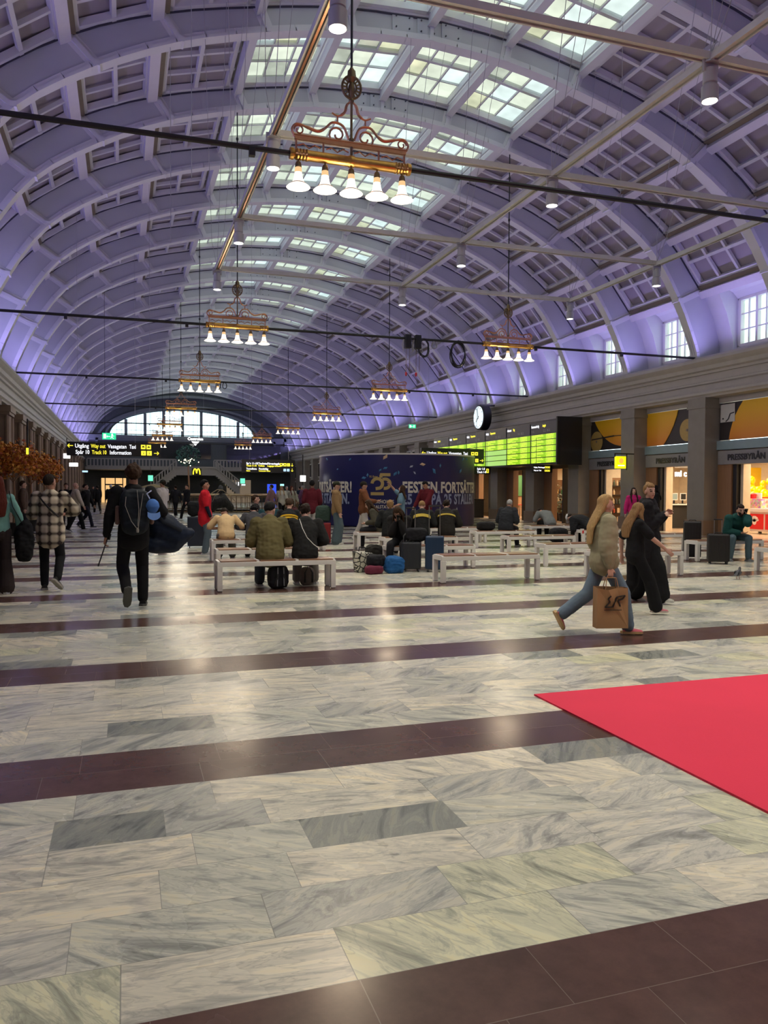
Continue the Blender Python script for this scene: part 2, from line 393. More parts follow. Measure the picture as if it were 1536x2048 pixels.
# skylight of one bay
def skylight():
    fr = MB(); gl = MB(); pr = MB()
    for s in (-1, 1):
        for i in (0, 1):
            a, b = OUT[3 * i], OUT[3 * i + 3]; A, Bp = pt(s, a, 0), pt(s, b, 0); t = (Bp - A).normalized(); nrm = V((-t.z * s, 0, t.x * s))
            if nrm.z < 0: nrm = -nrm
            up = tuple(nrm)
            def q(f, y, h=.14): return A.lerp(Bp, f) + V((0, y, 0)) + nrm * h
            L = (Bp - A).length
            for f in (.065, .935): fr.beam(q(f, .08, .08), q(f, BAY - .08, .08), .05, .20, up)
            for y in (.17, BAY - .17): fr.beam(q(0, y, .08), q(1, y, .08), .16, .20, up)
            fr.beam(q(.07, BAY / 2), q(.93, BAY / 2), .10, .12, up)
            for k in (1, 3):
                y = .25 + (BAY - .5) * k / 4; fr.beam(q(.08, y), q(.92, y), .035, .06, up)
            for f in (.36, .64): fr.beam(q(f, .3), q(f, BAY - .3), .04, .07, up)
            # panes
            for c, (fa, fb) in enumerate(((.06, .36), (.36, .64), (.64, .94))):
                for k in range(4):
                    ya = .25 + (BAY - .5) * k / 4; yb = .25 + (BAY - .5) * (k + 1) / 4
                    vs = [q(fa, ya), q(fb, ya), q(fb, yb), q(fa, yb)]; gl.add(vs, [(0, 1, 2, 3)], RN.choice((0, 0, 0, 0, 0, 0, 1, 1, 2, 3)))
    for i in (-2, -1, 0, 1, 2):
        s = 1 if i >= 0 else -1; a = OUT[3 * abs(i)]; p = V((XC + s * a[0], 0, a[1])); up = V((s * a[0] * .07, 0, 1)).normalized()
        pr.beam(p - up * .10, p - up * .10 + V((0, BAY, 0)), .16, .36, tuple(up)); pr.beam(p - up * .27, p - up * .27 + V((0, BAY, 0)), .21, .03, tuple(up))
    return fr, gl, pr
def pane(name, tint, haze):
    m, n, l, b = newmat(name)
    out = n['Material Output']; tr = n.new('ShaderNodeBsdfTransparent'); tl = n.new('ShaderNodeBsdfTranslucent'); gs = n.new('ShaderNodeBsdfGlossy'); gs.inputs['Roughness'].default_value = .15
    tc = n.new('ShaderNodeTexCoord'); nz = n.new('ShaderNodeTexNoise'); nz.inputs['Scale'].default_value = 1.6; nz.inputs['Detail'].default_value = 2; l.new(tc.outputs['Object'], nz.inputs[0])
    mr = n.new('ShaderNodeMapRange'); mr.inputs['From Min'].default_value = .3; mr.inputs['From Max'].default_value = .7; mr.inputs['To Min'].default_value = 1 - haze; mr.inputs['To Max'].default_value = 1; l.new(nz.outputs[0], mr.inputs[0])
    sc_ = n.new('ShaderNodeVectorMath'); sc_.operation = 'SCALE'; sc_.inputs[0].default_value = tint; l.new(mr.outputs[0], sc_.inputs['Scale']); l.new(sc_.outputs[0], tr.inputs[0])
    tl.inputs[0].default_value = (*tint, 1)
    m1 = n.new('ShaderNodeMixShader'); m1.inputs[0].default_value = .15; l.new(tr.outputs[0], m1.inputs[1]); l.new(tl.outputs[0], m1.inputs[2])
    m2 = n.new('ShaderNodeMixShader'); m2.inputs[0].default_value = .04; l.new(m1.outputs[0], m2.inputs[1]); l.new(gs.outputs[0], m2.inputs[2]); l.new(m2.outputs[0], out.inputs[0])
    return m
G1 = pane('frosted_pane', (.28, .295, .245), .30); G2 = pane('frosted_pane_cool', (.30, .34, .33), .3); G3 = pane('frosted_pane_yellowed', (.26, .26, .18), .4); G4 = pane('frosted_pane_dull', (.18, .19, .16), .5)
fr, gl, pr = skylight()
mf = fr.mesh('window_frame', M['paint']); fixn(mf); mg = gl.mesh('glass', [G1, G2, G3, G4]); mp_ = pr.mesh('glazing_beam', M['paint']); fixn(mp_)
for j in range(26):
    w_ = struct(empty('window_%d' % (j + 1), (0, YS + j * BAY, 0)))
    link('window_frame', mf, w_); link('glass', mg, w_); link('glazing_beam', mp_, w_)
# ribs
def rib_mesh():
    mb = MB()
    for s in (-1, 1):
        outer = [(x, z) for x, z in OUT] + [(12.7, 8.3), (12.7, 5.95)]
        # web
        n = max(len(outer), len(IN_))
        def samp(P, k):
            L = [0]
            for a, b in zip(P, P[1:]): L.append(L[-1] + sqrt((a[0] - b[0]) ** 2 + (a[1] - b[1]) ** 2))
            return L
        # match outer vertices by height/angle round the centre
        def ang(p): return math.atan2(p[0], p[1] - 3.0)
        inner = []
        for p in outer:
            a = ang(p) if p[1] > 6 else ang(IN_[-1])
            for u, v in zip(IN_, IN_[1:]):
                if ang(u) <= a + 1e-6 <= ang(v) + 1e-5:
                    t = (a - ang(u)) / (ang(v) - ang(u)); inner.append((u[0] + (v[0] - u[0]) * t, u[1] + (v[1] - u[1]) * t)); break
            else: inner.append(IN_[-1])
        vs = []
        for o_, i_ in zip(outer, inner):
            for y in (-.06, .06): vs += [(XC + s * o_[0], y, o_[1]), (XC + s * i_[0], y, i_[1])]
        for k in range(len(outer) - 1):
            a = 4 * k; mb.add([], [], 0)
        fs = []
        for k in range(len(outer) - 1):
            a = 4 * k; b = a + 4; fs += [(a, b, b + 1, a + 1), (a + 2, a + 3, b + 3, b + 2)]
        mb.add(vs, fs, 1)
        # flange along the inner edge
        for u, v in zip(IN_, IN_[1:]):
            a, b = pt(s, u, 0), pt(s, v, 0); t = (b - a).normalized(); nr = V((-t.z, 0, t.x)); mb.beam(a - t * .01, b + t * .01, .32, .07, tuple(nr), 0)
            # raised border of the web, inner side
            c = V((0, 0, 0)); o2 = (nr if (nr.z > 0) else -nr) * .085
            mb.beam(a + o2, b + o2, .22, .09, tuple(nr), 0)
        for u, v in zip(OUT, OUT[1:]):
            a, b = pt(s, u, 0), pt(s, v, 0); t = (b - a).normalized(); nr = V((-t.z, 0, t.x)); nr = nr if nr.z > 0 else -nr
            mb.beam(a - nr * .04, b - nr * .04, .26, .09, tuple(nr), 0)
            mb.beam(a - nr * .105, b - nr * .105, .19, .035, tuple(nr), 2)  # joint of web and vault, its gap shadow put into a dark strip
        # stiffeners
        for i, p in enumerate(NODE):
            if i == 0 and s < 0: continue
            k = 3 * i; a = pt(s, outer[k], 0); b = pt(s, inner[k], 0)
            mb.beam(a, b, .10, .26, (0, 1, 0), 0); mb.beam(a, b, .28, .14, (0, 1, 0), 0)
            mb.beam(b + V((0, -.17, .03)), b + V((0, .17, .03)), .14, .12, (0, 0, 1), 0)
    # joint plates at the crown, with bolts
    for x in (-.75, -.1, .55):
        mb.box(XC + x - .27, XC + x + .27, -.09, .09, 12.66, 13.16, 1)
        for bx in (-.17, .17):
            for bz in (12.78, 13.04): mb.lathe([(.02, -.115), (.02, .115)], (XC + x + bx, 0, bz), 6, 2, axis='y')
    return mb
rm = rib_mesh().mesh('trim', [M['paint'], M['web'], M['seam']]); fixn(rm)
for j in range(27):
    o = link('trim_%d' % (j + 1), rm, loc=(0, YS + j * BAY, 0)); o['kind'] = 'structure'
# side windows, one in every bay and side
GW = pane('side_window_pane', (.52, .57, .52), .25)
def side_window():
    fr = MB(); gl = MB(); w2 = 1.12
    for y in (-w2, -w2 / 3, w2 / 3, w2 - .0): fr.box(-.05, .09, y - .045, y + .045, 6.42, 8.0)
    for y in (-2 * w2 / 3, 0, 2 * w2 / 3): fr.box(-.02, .04, y - .018, y + .018, 6.42, 8.0)
    for z in (6.43, 7.98): fr.box(-.05, .09, -w2, w2, z - .045, z + .045)
    for z in (6.95, 7.47): fr.box(-.02, .04, -w2, w2, z - .018, z + .018)
    gl.add([(.06, -w2, 6.4), (.06, w2, 6.4), (.06, w2, 8), (.06, -w2, 8)], [(0, 1, 2, 3)])
    return fr, gl
fr, gl = side_window(); mf = fr.mesh('window_frame', M['white']); fixn(mf); mg = gl.mesh('glass', GW)
M['winframe'] = M['paint']
n_w = 27
for s in (-1, 1):
    for j in range(26):
        w_ = struct(empty('window_%d' % n_w, (XC + s * 12.5, YS + (j + .5) * BAY, 0), 0 if s > 0 else pi)); n_w += 1
        link('window_frame', mf, w_); link('glass', mg, w_)
# ------------------------------------------------------------------ cornice, walls
LEN0, LEN1 = YS - .5, YE + .2
def side_x(s, x): return XC + s * x
def extr(name, prof, s, m, a=LEN0, b=LEN1):
    mb = MB(); mb.prism([(side_x(s, x), z) for x, z in prof], a, b, 'y'); return struct(ob(name, mb, m))
CORN = [(12.75, 5.90), (12.75, 6.02), (11.62, 6.02), (11.55, 6.06), (11.30, 6.06), (11.22, 5.98), (11.20, 5.88), (11.28, 5.80), (11.36, 5.74), (11.40, 5.62), (11.50, 5.58), (11.52, 5.50), (12.6, 5.50)]
LOWM = [(12.6, 4.96), (11.50, 4.96), (11.46, 4.90), (11.40, 4.88), (11.40, 4.80), (11.47, 4.76), (11.50, 4.70), (12.6, 4.70)]
for s, sd in ((-1, 'left'), (1, 'right')):  # left run paler: daylight from the right windows put into its colour
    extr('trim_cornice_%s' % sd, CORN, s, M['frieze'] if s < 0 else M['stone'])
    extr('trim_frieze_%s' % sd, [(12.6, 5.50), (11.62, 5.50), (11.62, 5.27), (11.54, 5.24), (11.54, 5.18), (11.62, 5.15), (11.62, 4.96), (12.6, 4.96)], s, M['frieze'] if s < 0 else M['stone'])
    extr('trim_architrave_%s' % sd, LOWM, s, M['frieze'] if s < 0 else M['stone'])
# floor
f = MB(); f.add([(XC - 14, YS - 1, 0), (XC + 12.1, YS - 1, 0), (XC + 12.1, YE + 1, 0), (XC - 14, YE + 1, 0)], [(0, 1, 2, 3)])
struct(ob('floor', f, M['floor']))
# back wall behind the viewer
b_ = MB(); b_.box(XC - 14, XC + 14, YS - 1.0, YS - .1, 0, 13.4); struct(ob('wall_back', b_, M['stone']))
# left wall : deep brown sandstone piers with dark openings between
wl_ = MB(); wl_.box(XC - 13.2, XC - 12.7, LEN0, LEN1, 0, 4.7); struct(ob('wall_left', wl_, M['dark']))
lp = MB(); lp.box(-.5, .85, -.62, .62, .35, 4.35); lp.box(-.5, .93, -.70, .70, 0, .38); lp.box(-.5, .95, -.72, .72, 4.35, 4.46); lp.box(-.5, 1.0, -.78, .78, 4.46, 4.7)
for y in (-.64, .64): lp.tube([(.85, y * .97, .4), (.85, y * .97, 4.3)], .09, 8)
lm = lp.mesh('trim', M['brownstone']); fixn(lm)
for j in range(27):
    o = link('trim_%d' % (40 + j), lm, loc=(XC - 12.4, YS + j * BAY, 0)); o['kind'] = 'structure'
li = MB()
li.box(0, .15, -1.25, 1.25, 0, 4.6); li.box(.1, .2, -1.0, 1.0, 0, 2.6, 1); li.box(.1, .2, -1.0, 1.0, 2.8, 4.2, 1); li.box(.15, .25, -.05, .05, 0, 4.2)
lim = li.mesh('door', [M['brownstone'], M['dark']]); fixn(lim)
for j in range(26):
    o = link('door_%d' % (j + 1), lim, loc=(XC - 12.68, YS + (j + .5) * BAY, 0)); o['kind'] = 'structure'
# right wall : pilasters
rp_ = MB(); rp_.box(-.10, .95, -.42, .42, .5, 4.35); rp_.box(-.16, .95, -.48, .48, 0, .52, 1); rp_.box(-.14, .95, -.46, .46, 4.35, 4.46); rp_.box(-.12, .95, -.44, .44, 4.46, 4.7)
rpm = rp_.mesh('trim', [M['stone2'], M['brownstone']]); fixn(rpm)
for j in range(27):
    o = link('trim_%d' % (70 + j), rpm, loc=(XC + 11.55, YS + j * BAY, 0)); o['kind'] = 'structure'
# wall piece of each right-hand bay: pale surround with an upper panel field and an opening below
rw = MB()
for a, b in ((-1.95, -1.62), (1.62, 1.95)): rw.box(12.0 - 12.0, .35, a, b, 0, 4.7)
rw.box(0, .35, -1.62, 1.62, 4.52, 4.7); 
rwm = rw.mesh('wall_right', M['stone']); fixn(rwm)
for j in range(26): struct(link('wall_right', rwm, loc=(XC + 12.0, YS + (j + .5) * BAY, 0)))
# ------------------------------------------------------------------ right-hand bays
def gradient(name, c0, c1, z0, z1, rough=.5):
    """printed artwork fading from c0 at height z0 to c1 at z1"""
    m, n, l, b = newmat(name)
    tc = n.new('ShaderNodeTexCoord'); sx = n.new('ShaderNodeSeparateXYZ'); l.new(tc.outputs['Object'], sx.inputs[0])
    mr = n.new('ShaderNodeMapRange'); mr.inputs['From Min'].default_value = z0; mr.inputs['From Max'].default_value = z1; l.new(sx.outputs['Z'], mr.inputs[0])
    r = n.new('ShaderNodeValToRGB'); r.color_ramp.elements[0].color = (*c0, 1); r.color_ramp.elements[1].color = (*c1, 1); l.new(mr.outputs[0], r.inputs[0]); l.new(r.outputs[0], b.inputs['Base Color']); b.inputs['Roughness'].default_value = rough
    return m
ART = gradient('print_orange_to_yellow', (.85, .28, .035), (.92, .56, .01), 3.25, 4.5)
M['artdark'] = mat('print_dark_brown', (.035, .028, .027), .5)
M['artgold'] = mat('print_gold_disc', (.50, .34, .10), .5, var=.15, scale=12)
M['paleblue'] = mat('pale_blue_lintel', (.26, .36, .38), .5)
M['signgrey'] = mat('grey_fascia', (.27, .265, .26), .5)
M['cream'] = mat('cream_shop_wall', (.75, .62, .45), .6)
M['shopfloor'] = mat('light_shop_floor', (.55, .40, .28), .25, var=.15)
M['screenblue'] = emi('blue_screen', (.25, .42, .95), 1.2)
M['whiteglow'] = emi('lit_white_letters', (1, .98, .95), 3)
M['yellow'] = mat('yellow_plastic', (.85, .55, .01), .35, var=.05)
M['balloon'] = mat('yellow_balloon', (.95, .68, .0), .22, var=.05, coat=.4)
M['red'] = mat('bright_red_plastic', (.68, .02, .02), .35, var=.05)
M['glass'] = mat('dark_glass', (.02, .024, .025), .06, spec=.7)
BX = XC + 12.0
def bay_y(i): return YS + (i + .5) * BAY     # centre of bay i
IA, IB, IC_, ID, IE, IF = 7, 8, 9, 10, 11, 12
def circ(cx_, cz, r, lim, n=48):
    """disc polygon clipped to a rectangle lim=(y0,y1,z0,z1)"""
    P = [(cx_ + r * cos(2 * pi * k / n), cz + r * sin(2 * pi * k / n)) for k in range(n)]
    y0, y1, z0, z1 = lim
    for ax, v, sg in ((0, y0, 1), (0, y1, -1), (1, z0, 1), (1, z1, -1)):
        Q = []
        for a, b in zip(P, P[1:] + P[:1]):
            ia, ib = sg * (a[ax] - v) >= 0, sg * (b[ax] - v) >= 0
            if ia: Q.append(a)
            if ia != ib:
                t = (v - a[ax]) / (b[ax] - a[ax]); Q.append((a[0] + (b[0] - a[0]) * t, a[1] + (b[1] - a[1]) * t))
        P = Q
        if not P: return P
    return P
def shop_front(i, art, lab):
    y = bay_y(i); lim = (-1.58, 1.58, 3.25, 4.5)
    t = empty('shop_front', (BX, y, 0)); tag(t, lab, 'shop front', 'newsagent shop fronts along the right wall')
    b = MB(); b.box(.06, .12, *lim[:2], *lim[2:], 0); p = ob('artwork_panel', b, M['artdark'], t)
    b = MB()
    if art == 'C': b.prism([(y_, z_) for y_, z_ in circ(-.9, 5.9, 2.55, lim)], .035, .055, 'x'); d = (1.05, 3.62, .44)
    if art == 'B': b.prism([(y_, z_) for y_, z_ in circ(2.5, 5.4, 2.9, lim)], .035, .055, 'x'); d = (-.78, 3.72, .40)
    if art == 'A': b.prism([(y_, z_) for y_, z_ in circ(-1.2, 2.9, 2.3, lim)], .035, .055, 'x'); d = None
    ob('painted_sun', b, ART, p)
    if d:
        b = MB(); b.prism([(y_, z_) for y_, z_ in circ(*d, lim)], .02, .034, 'x'); ob('painted_disc', b, M['artgold'], p)
        b = MB(); b.prism([(y_, z_) for y_, z_ in circ(d[0], d[1], .05, lim)], .01, .02, 'x'); ob('disc_centre', b, M['brown'], p)
    if art == 'C': b = MB(); b.beam((.02, 1.4, 3.72), (.02, -.2, 3.80), .03, .05); b.beam((.02, -.2, 3.80), (.02, -1.3, 3.78), .03, .03); ob('painted_branch', b, M['artdark'], p)
    if art == 'A':
        b = MB(); b.box(.02, .034, .80, 1.46, 3.85, 4.45); ob('painted_map', b, M['frieze'], p)
        b = MB()
        for u, v in (((1.2, 3.87), (1.08, 3.95)), ((1.08, 3.95), (1.0, 4.12)), ((1.0, 4.12), (.82, 4.15))): b.beam((.015, *u), (.015, *v), .02, .03)
        b.lathe([(.03, .01), (.03, .03)], (0, 1.33, 3.97), 8, axis='x'); ob('map_line', b, M['black'], p)
    b = MB(); b.box(-.06, .14, -1.62, 1.62, 2.92, 3.22); ob('lintel', b, M['paleblue'], t)
    b = MB(); b.box(-.10, .30, -1.62, 1.42, 2.42, 2.88); s_ = ob('fascia', b, M['signgrey'], t, bevel=.01)
    text('PRESSBYRÅN', M['black'], s_, (-.115, .78 if art != 'A' else .95, 2.56), .27, '-x', bold=.009, width=1.62)
    b = MB(); b.box(.0, .35, .88, 1.62, 0, 2.42); ob('wood_jamb', b, M['brownwood'], t)
    b = MB(); b.box(.05, .35, .70, .86, 0, 2.42); ob('door_frame', b, M['black'], t); b = MB(); b.box(.1, .4, -1.62, -1.5, 0, 2.42); ob('door_frame', b, M['black'], t)
    b = MB(); b.box(.2, .5, .56, .68, 0, 2.42); ob('inner_jamb', b, M['cream'], t)
    return t
shop_front(IA, 'A', 'newsagent front with balloons and red freezer in its doorway')
shop_front(IB, 'B', 'newsagent front between the other two, till counter seen in its doorway')
shop_front(IC_, 'C', 'newsagent front beside the departure board, dim shelves behind its doorway')
# projecting yellow sign
t = empty('projecting_sign', (18.08, 25.86, 2.62)); tag(t, 'square glowing yellow sign with an orange disc on a black bracket', 'sign')
b = MB(); b.box(-.21, .21, -.06, .06, -.24, .22); ob('light_box', b, emi('yellow_light_box', (.95, .85, .0), 1.6), t)
b = MB(); b.lathe([(.11, -.068), (.11, -.062)], (0, 0, .05), 20, axis='y'); b.lathe([(.05, -.075), (.05, -.069)], (0, 0, .05), 16, axis='y'); ob('orange_disc', b, emi('orange_print', (1, .40, .05), 1.1), t)
b = MB(); b.box(-.15, .15, -.068, -.062, -.15, -.11); ob('pale_strip', b, emi('pale_print', (1, 1, .6), 1.5), t)
b = MB(); b.box(-.26, .62, -.02, .02, .30, .34); b.box(-.26, -.23, -.02, .02, .2, .34); b.box(.27, .30, -.02, .02, -.3, .34); ob('bracket', b, M['black'], t)
# rooms behind the bays
def room(i0, i1, h, col, depth=5., es=None):
    ya, yb = bay_y(i0) - BAY / 2, bay_y(i1) + BAY / 2
    r = MB(); x0, x1 = BX + .36, BX + depth
    r.box(x1, x1 + .1, ya, yb, 0, h); r.box(x0, x1, ya - .05, ya, 0, h); r.box(x0, x1, yb, yb + .05, 0, h); r.box(x0 - .3, x1, ya, yb, h, h + .1)
    struct(ob('wall_shop', r, col))
    f = MB(); f.box(BX + .1, x1, ya, yb, -.05, .004); struct(ob('floor_shop', f, M['shopfloor']))
    return ya, yb
room(IA, IC_, 2.9, M['cream'])
for i, e in ((IA, 1.5), (IB, 1.3), (IC_, .7)):
    lamp('shop_ceiling_light', 'AREA', (BX + 2.0, bay_y(i), 2.82), SHOP * e, (1, .80, .55), size=2.2, shape='SQUARE')
    for dy in (-.9, 0, .9):
        t = empty('ceiling_downlight', (BX + 1.5, bay_y(i) + dy, 2.86)); tag(t, '%s small downlight in the ceiling of the %s newsagent bay' % ({-.9: 'near', 0: 'middle', .9: 'far'}[dy], {IA: 'nearest', IB: 'middle', IC_: 'farthest'}[i]), 'ceiling light', 'downlights in the newsagent')
        b = MB(); b.lathe([(.10, .04), (.11, -.03), (.09, -.03)], n=12); ob('rim', b, M['white'], t)
        b = MB(); b.lathe([(0, -.02), (.085, -.02), (.085, .0)], n=12); ob('lens', b, M['bulb'], t)
room(ID, IF + 2, 3.0, M['cream'])
lamp('shop_ceiling_light', 'AREA', (BX + 2, bay_y(ID), 2.8), SHOP * .5, (1, .75, .5), size=1.6)
lamp('shop_ceiling_light', 'AREA', (BX + 2, bay_y(IE), 2.8), SHOP * .45, (1, .75, .5), size=1.6)
lamp('shop_ceiling_light', 'AREA', (BX + 2, bay_y(IF), 2.8), SHOP * 1.6, (1, .78, .52), size=1.6)
def dark_front(i, lab, jambs=((.8, 1.62),)):
    t = empty('shop_front', (BX, bay_y(i), 0)); tag(t, lab, 'shop front')
    b = MB(); b.box(0, .2, -1.62, 1.62, 2.55, 4.52); ob('upper_panel', b, M['brownstone'], t)
    b = MB()
    for a, c in jambs: b.box(0, .3, a, c, 0, 2.55)
    ob('wood_jamb', b, M['brownwood'], t)
    b = MB(); b.box(.1, .35, -1.62, -1.5, 0, 2.55); ob('door_frame', b, M['black'], t); b = MB(); b.box(.1, .35, -.05, .03, 0, 2.55); ob('door_frame', b, M['black'], t)
dark_front(ID, 'brown jambed shop opening under the near end of the departure board')
dark_front(IE, 'brown jambed cafe opening under the middle of the departure board')
dark_front(IF, 'brightly lit opening just right of the round blue kiosk', ((1.1, 1.62),))
t = empty('display_wall', (21.3, 41.2, 1.2)); tag(t, 'dark green wall panel inside the cafe behind the red table', 'panel'); b = MB(); b.box(-.8, .8, 0, .06, 0, 1.2); ob('panel', b, mat('panel_green', (.06, .16, .06), .5), t); b = MB(); b.box(-.82, .82, .06, .1, -1.2, 1.22); ob('backing', b, M['brownwood'], t)
# all other bays : windows in pale frames
def generic():
    a = MB(); a.box(.1, .25, -1.62, 1.62, 0, 4.52); 
    c = MB()
    for y in (-1.1, .0, 1.1): c.box(-.02, .12, y - .42, y + .42, .5, 2.5, 0); c.box(-.02, .12, y - .42, y + .42, 2.8, 4.3, 0)
    g = MB()
    for y in (-1.1, .0, 1.1): g.box(-.03, 0, y - .33, y + .33, .6, 2.4); g.box(-.03, 0, y - .33, y + .33, 2.9, 4.2)
    return a, c, g
a, c, g = generic(); ma_ = a.mesh('wall', M['stone']); mc = c.mesh('window_frame', M['frieze']); mg = g.mesh('glass', M['glass'])
nd = 100
for i in range(26):
    if IA <= i <= IF: continue
    w_ = struct(empty('window_%d' % nd, (BX, bay_y(i), 0))); nd += 1
    link('wall_panel', ma_, w_); link('window_frame', mc, w_); link('glass', mg, w_)
# contents of the newsagent
yA, yB, yC = bay_y(IA), bay_y(IB), bay_y(IC_)
t = empty('ice_cream_freezer', (21.62, 21.95, 0)); tag(t, 'white ice cream freezer with red panels in the newsagent doorway', 'freezer')
b = MB(); b.box(-.3, .35, -.95, .95, .10, .80); b.box(-.34, .38, -.99, .99, .78, .92); ob('body', b, M['white'], t, bevel=.02)
for k, y in enumerate((.48, -.42)):
    b = MB(); b.box(-.315, -.30, y - .41, y + .41, .18, .72); pnl = ob('red_panel', b, M['red'], t)
    b = MB()
    if k:
        for dy in (-.09, .09): b.lathe([(.10, -.32), (.10, -.316)], (0, y + dy, .50), 14, axis='x')
        b.prism([(y - .18, .47), (y + .18, .47), (y, .30)], -.32, -.316, 'x'); b.box(-.32, -.316, y - .14, y + .14, .22, .25)
    else:
        for k2 in range(6):
            an = radians(20 + k2 * 28); b.beam((-.318, y, .45), (-.318, y + .2 * cos(an), .45 + .2 * sin(an)), .006, .07)
        b.lathe([(.09, -.32), (.09, -.316)], (0, y, .42), 14, axis='x')
    ob('white_print', b, M['white'], pnl)
b = MB()
for x in (-.25, .3):
    for y in (-.85, .85): b.box(x - .04, x + .04, y - .04, y + .04, 0, .1)
ob('foot', b, M['black'], t)
t = empty('red_stand', (20.4, 22.12, 0)); tag(t, 'tall bright red display stand left of the freezer', 'display stand')
b = MB(); b.box(-.14, .14, -.16, .16, .03, 1.0); ob('body', b, M['red'], t, bevel=.01); b = MB(); b.beam((-.05, 0, 1.0), (-.14, .06, 1.45), .3, .03, (1, 0, 0)); ob('header', b, M['red'], t)
b = MB(); b.box(-.16, .16, -.18, .18, 0, .03); ob('base', b, M['black'], t)
t = empty('candy_display', (21.5, 22.5, .92)); tag(t, 'patterned sweets box standing on the freezer', 'display box')
m, n_, l_, bb = newmat('sweet_wrappers'); vo = n_.new('ShaderNodeTexVoronoi'); vo.inputs['Scale'].default_value = 14; tc = n_.new('ShaderNodeTexCoord'); l_.new(tc.outputs['Object'], vo.inputs[0]); mx_ = n_.new('ShaderNodeMix'); mx_.data_type = 'RGBA'; mx_.inputs['Factor'].default_value = .45; l_.new(vo.outputs['Color'], mx_.inputs['A']); mx_.inputs['B'].default_value = (.8, .3, .3, 1); l_.new(mx_.outputs['Result'], bb.inputs['Base Color']); M['candy'] = m
b = MB(); b.box(-.18, .18, -.35, .4, 0, .34); ob('box', b, M['candy'], t, bevel=.01); b = MB(); b.box(.05, .1, -.1, .38, .34, .55); ob('price_card', b, M['white'], t)
b = MB(); b.box(.15, .18, -.35, .4, .36, .40); b.lathe([(.1, 0), (.13, .16), (0, .2)], (-.02, .2, .34), 12); ob('cake', b, M['red'], t)
t = empty('backdrop', (22.9, 24.7, 0), -pi / 2); tag(t, 'plain yellow board behind the balloons', 'board'); b = MB(); b.box(0, .05, -.8, .8, .9, 2.45); ob('panel', b, M['yellow'], t); b = MB(); b.box(-.02, .1, -.7, -.6, 0, .9); b.box(-.02, .1, .6, .7, 0, .9); ob('leg', b, M['white'], t)
rb = random.Random(5)
bl = None
ORD = 'highest,second highest,third highest,fourth highest,fifth highest,sixth highest,seventh highest,eighth highest,ninth highest,tenth highest,eleventh highest,twelfth highest,thirteenth highest,fourteenth highest,fifteenth highest,sixteenth highest,seventeenth highest,eighteenth highest,nineteenth highest,twentieth highest,tenth lowest,ninth lowest,eighth lowest,seventh lowest,sixth lowest,fifth lowest,fourth lowest,third lowest,second lowest,lowest'.split(',')
cen = [(22.15, 24.0 - k * .12 + rb.uniform(-.12, .12), 2.25 - k * .105 + rb.uniform(-.16, .16)) for k in range(11)] + [(22.0, 23.85 - k * .11 + rb.uniform(-.1, .1), 2.0 - k * .11 + rb.uniform(-.13, .13)) for k in range(10)] + [(22.35, 23.3 + rb.uniform(-.5, .6), 1.2 + rb.uniform(0, 1.0)) for k in range(9)]
cen.sort(key=lambda p: -p[2])
for kb, p in enumerate(cen):
    r = rb.uniform(.11, .17)
    if bl is None:
        bm2 = MB(); bm2.ball((0, 0, 0), (1, 1, 1.12), 16, fn=lambda d: 1 - .05 * max(0, -d.z)); bl = ob('balloon', bm2, M['balloon'], smooth=180)
        kn = MB(); kn.lathe([(0, -1.08), (.12, -1.24), (0, -1.24)], n=8); ob('knot', kn, M['balloon'], bl); o = bl
    else: o = copy_tree(bl)
    o.location = p; o.scale = (r, r, r); tag(o, ORD[kb] + ' yellow balloon in the garland above the freezer', 'balloon', 'yellow balloons above the freezer')
# till counter in the middle doorway
t = empty('till_counter', (21.45, 26.9, 0), -pi / 2); tag(t, 'pale wooden till counter with an open shelf', 'counter')
b = MB(); b.box(-.3, .3, -.9, -.35, 0, .95); b.box(-.3, .3, .5, 1.1, 0, .95); ob('cabinet', b, M['cream'], t); b = MB(); b.box(-.34, .34, -.95, 1.15, .95, 1.0); ob('worktop', b, M['white'], t)
b = MB(); b.box(.1, .2, -.35, .5, 0, .95); ob('back_panel', b, M['dark'], t)
for k, y in enumerate((-.5, .15, .7)):
    q = empty('till_screen', (20.95 + .42 * k, 26.85, 1.0), pi / 2); tag(q, ('left', 'middle', 'right')[k] + ' one of three small till screens on the counter', 'till screen', 'till screens')
    b = MB(); b.box(-.03, .03, -.02, .02, 0, .2); b.box(-.1, .1, -.1, .1, 0, .02); ob('stand', b, M['black'], q)
    b = MB(); b.box(-.05, -.02, -.15, .15, .15, .44); ob('screen', b, M['white'], q); b = MB(); b.box(-.056, -.05, -.12, .12, .18, .41); ob('display', b, M['dark'] if k != 1 else M['paleblue'], q)
t = empty('digital_poster', (20.62, 27.5, 0), pi / 2); tag(t, 'tall glowing blue screen inside the middle newsagent door', 'screen'); b = MB(); b.box(0, .08, -.22, .22, .5, 2.2); ob('casing', b, M['white'], t); b = MB(); b.box(-.01, 0, -.19, .19, .55, 2.15); ob('display', b, M['screenblue'], t); b = MB(); b.box(-.1, .2, -.2, .2, 0, .5); ob('foot', b, M['white'], t)
t = empty('ceiling_sign', (20.95, 26.3, 2.12)); tag(t, 'white glowing letters hanging over the till counter', 'sign'); text('mi c', M['whiteglow'], t, (0, 0, 0), .34, '-y', bold=.012); b = MB(); b.box(.0, .8, .01, .02, .34, .78); ob('hanger', b, M['cable'], t)
t = empty('yellow_basket', (20.42, 26.0, 0)); tag(t, 'stack of yellow shopping baskets by the till doorway', 'shopping basket')
for k in range(5):
    b = MB(); b.lathe([(.12, .0), (.16, .09), (.17, .10), (.15, .10), (.11, .01)], (0, 0, .075 * k), 12); ob('basket', b, M['yellow'], t)
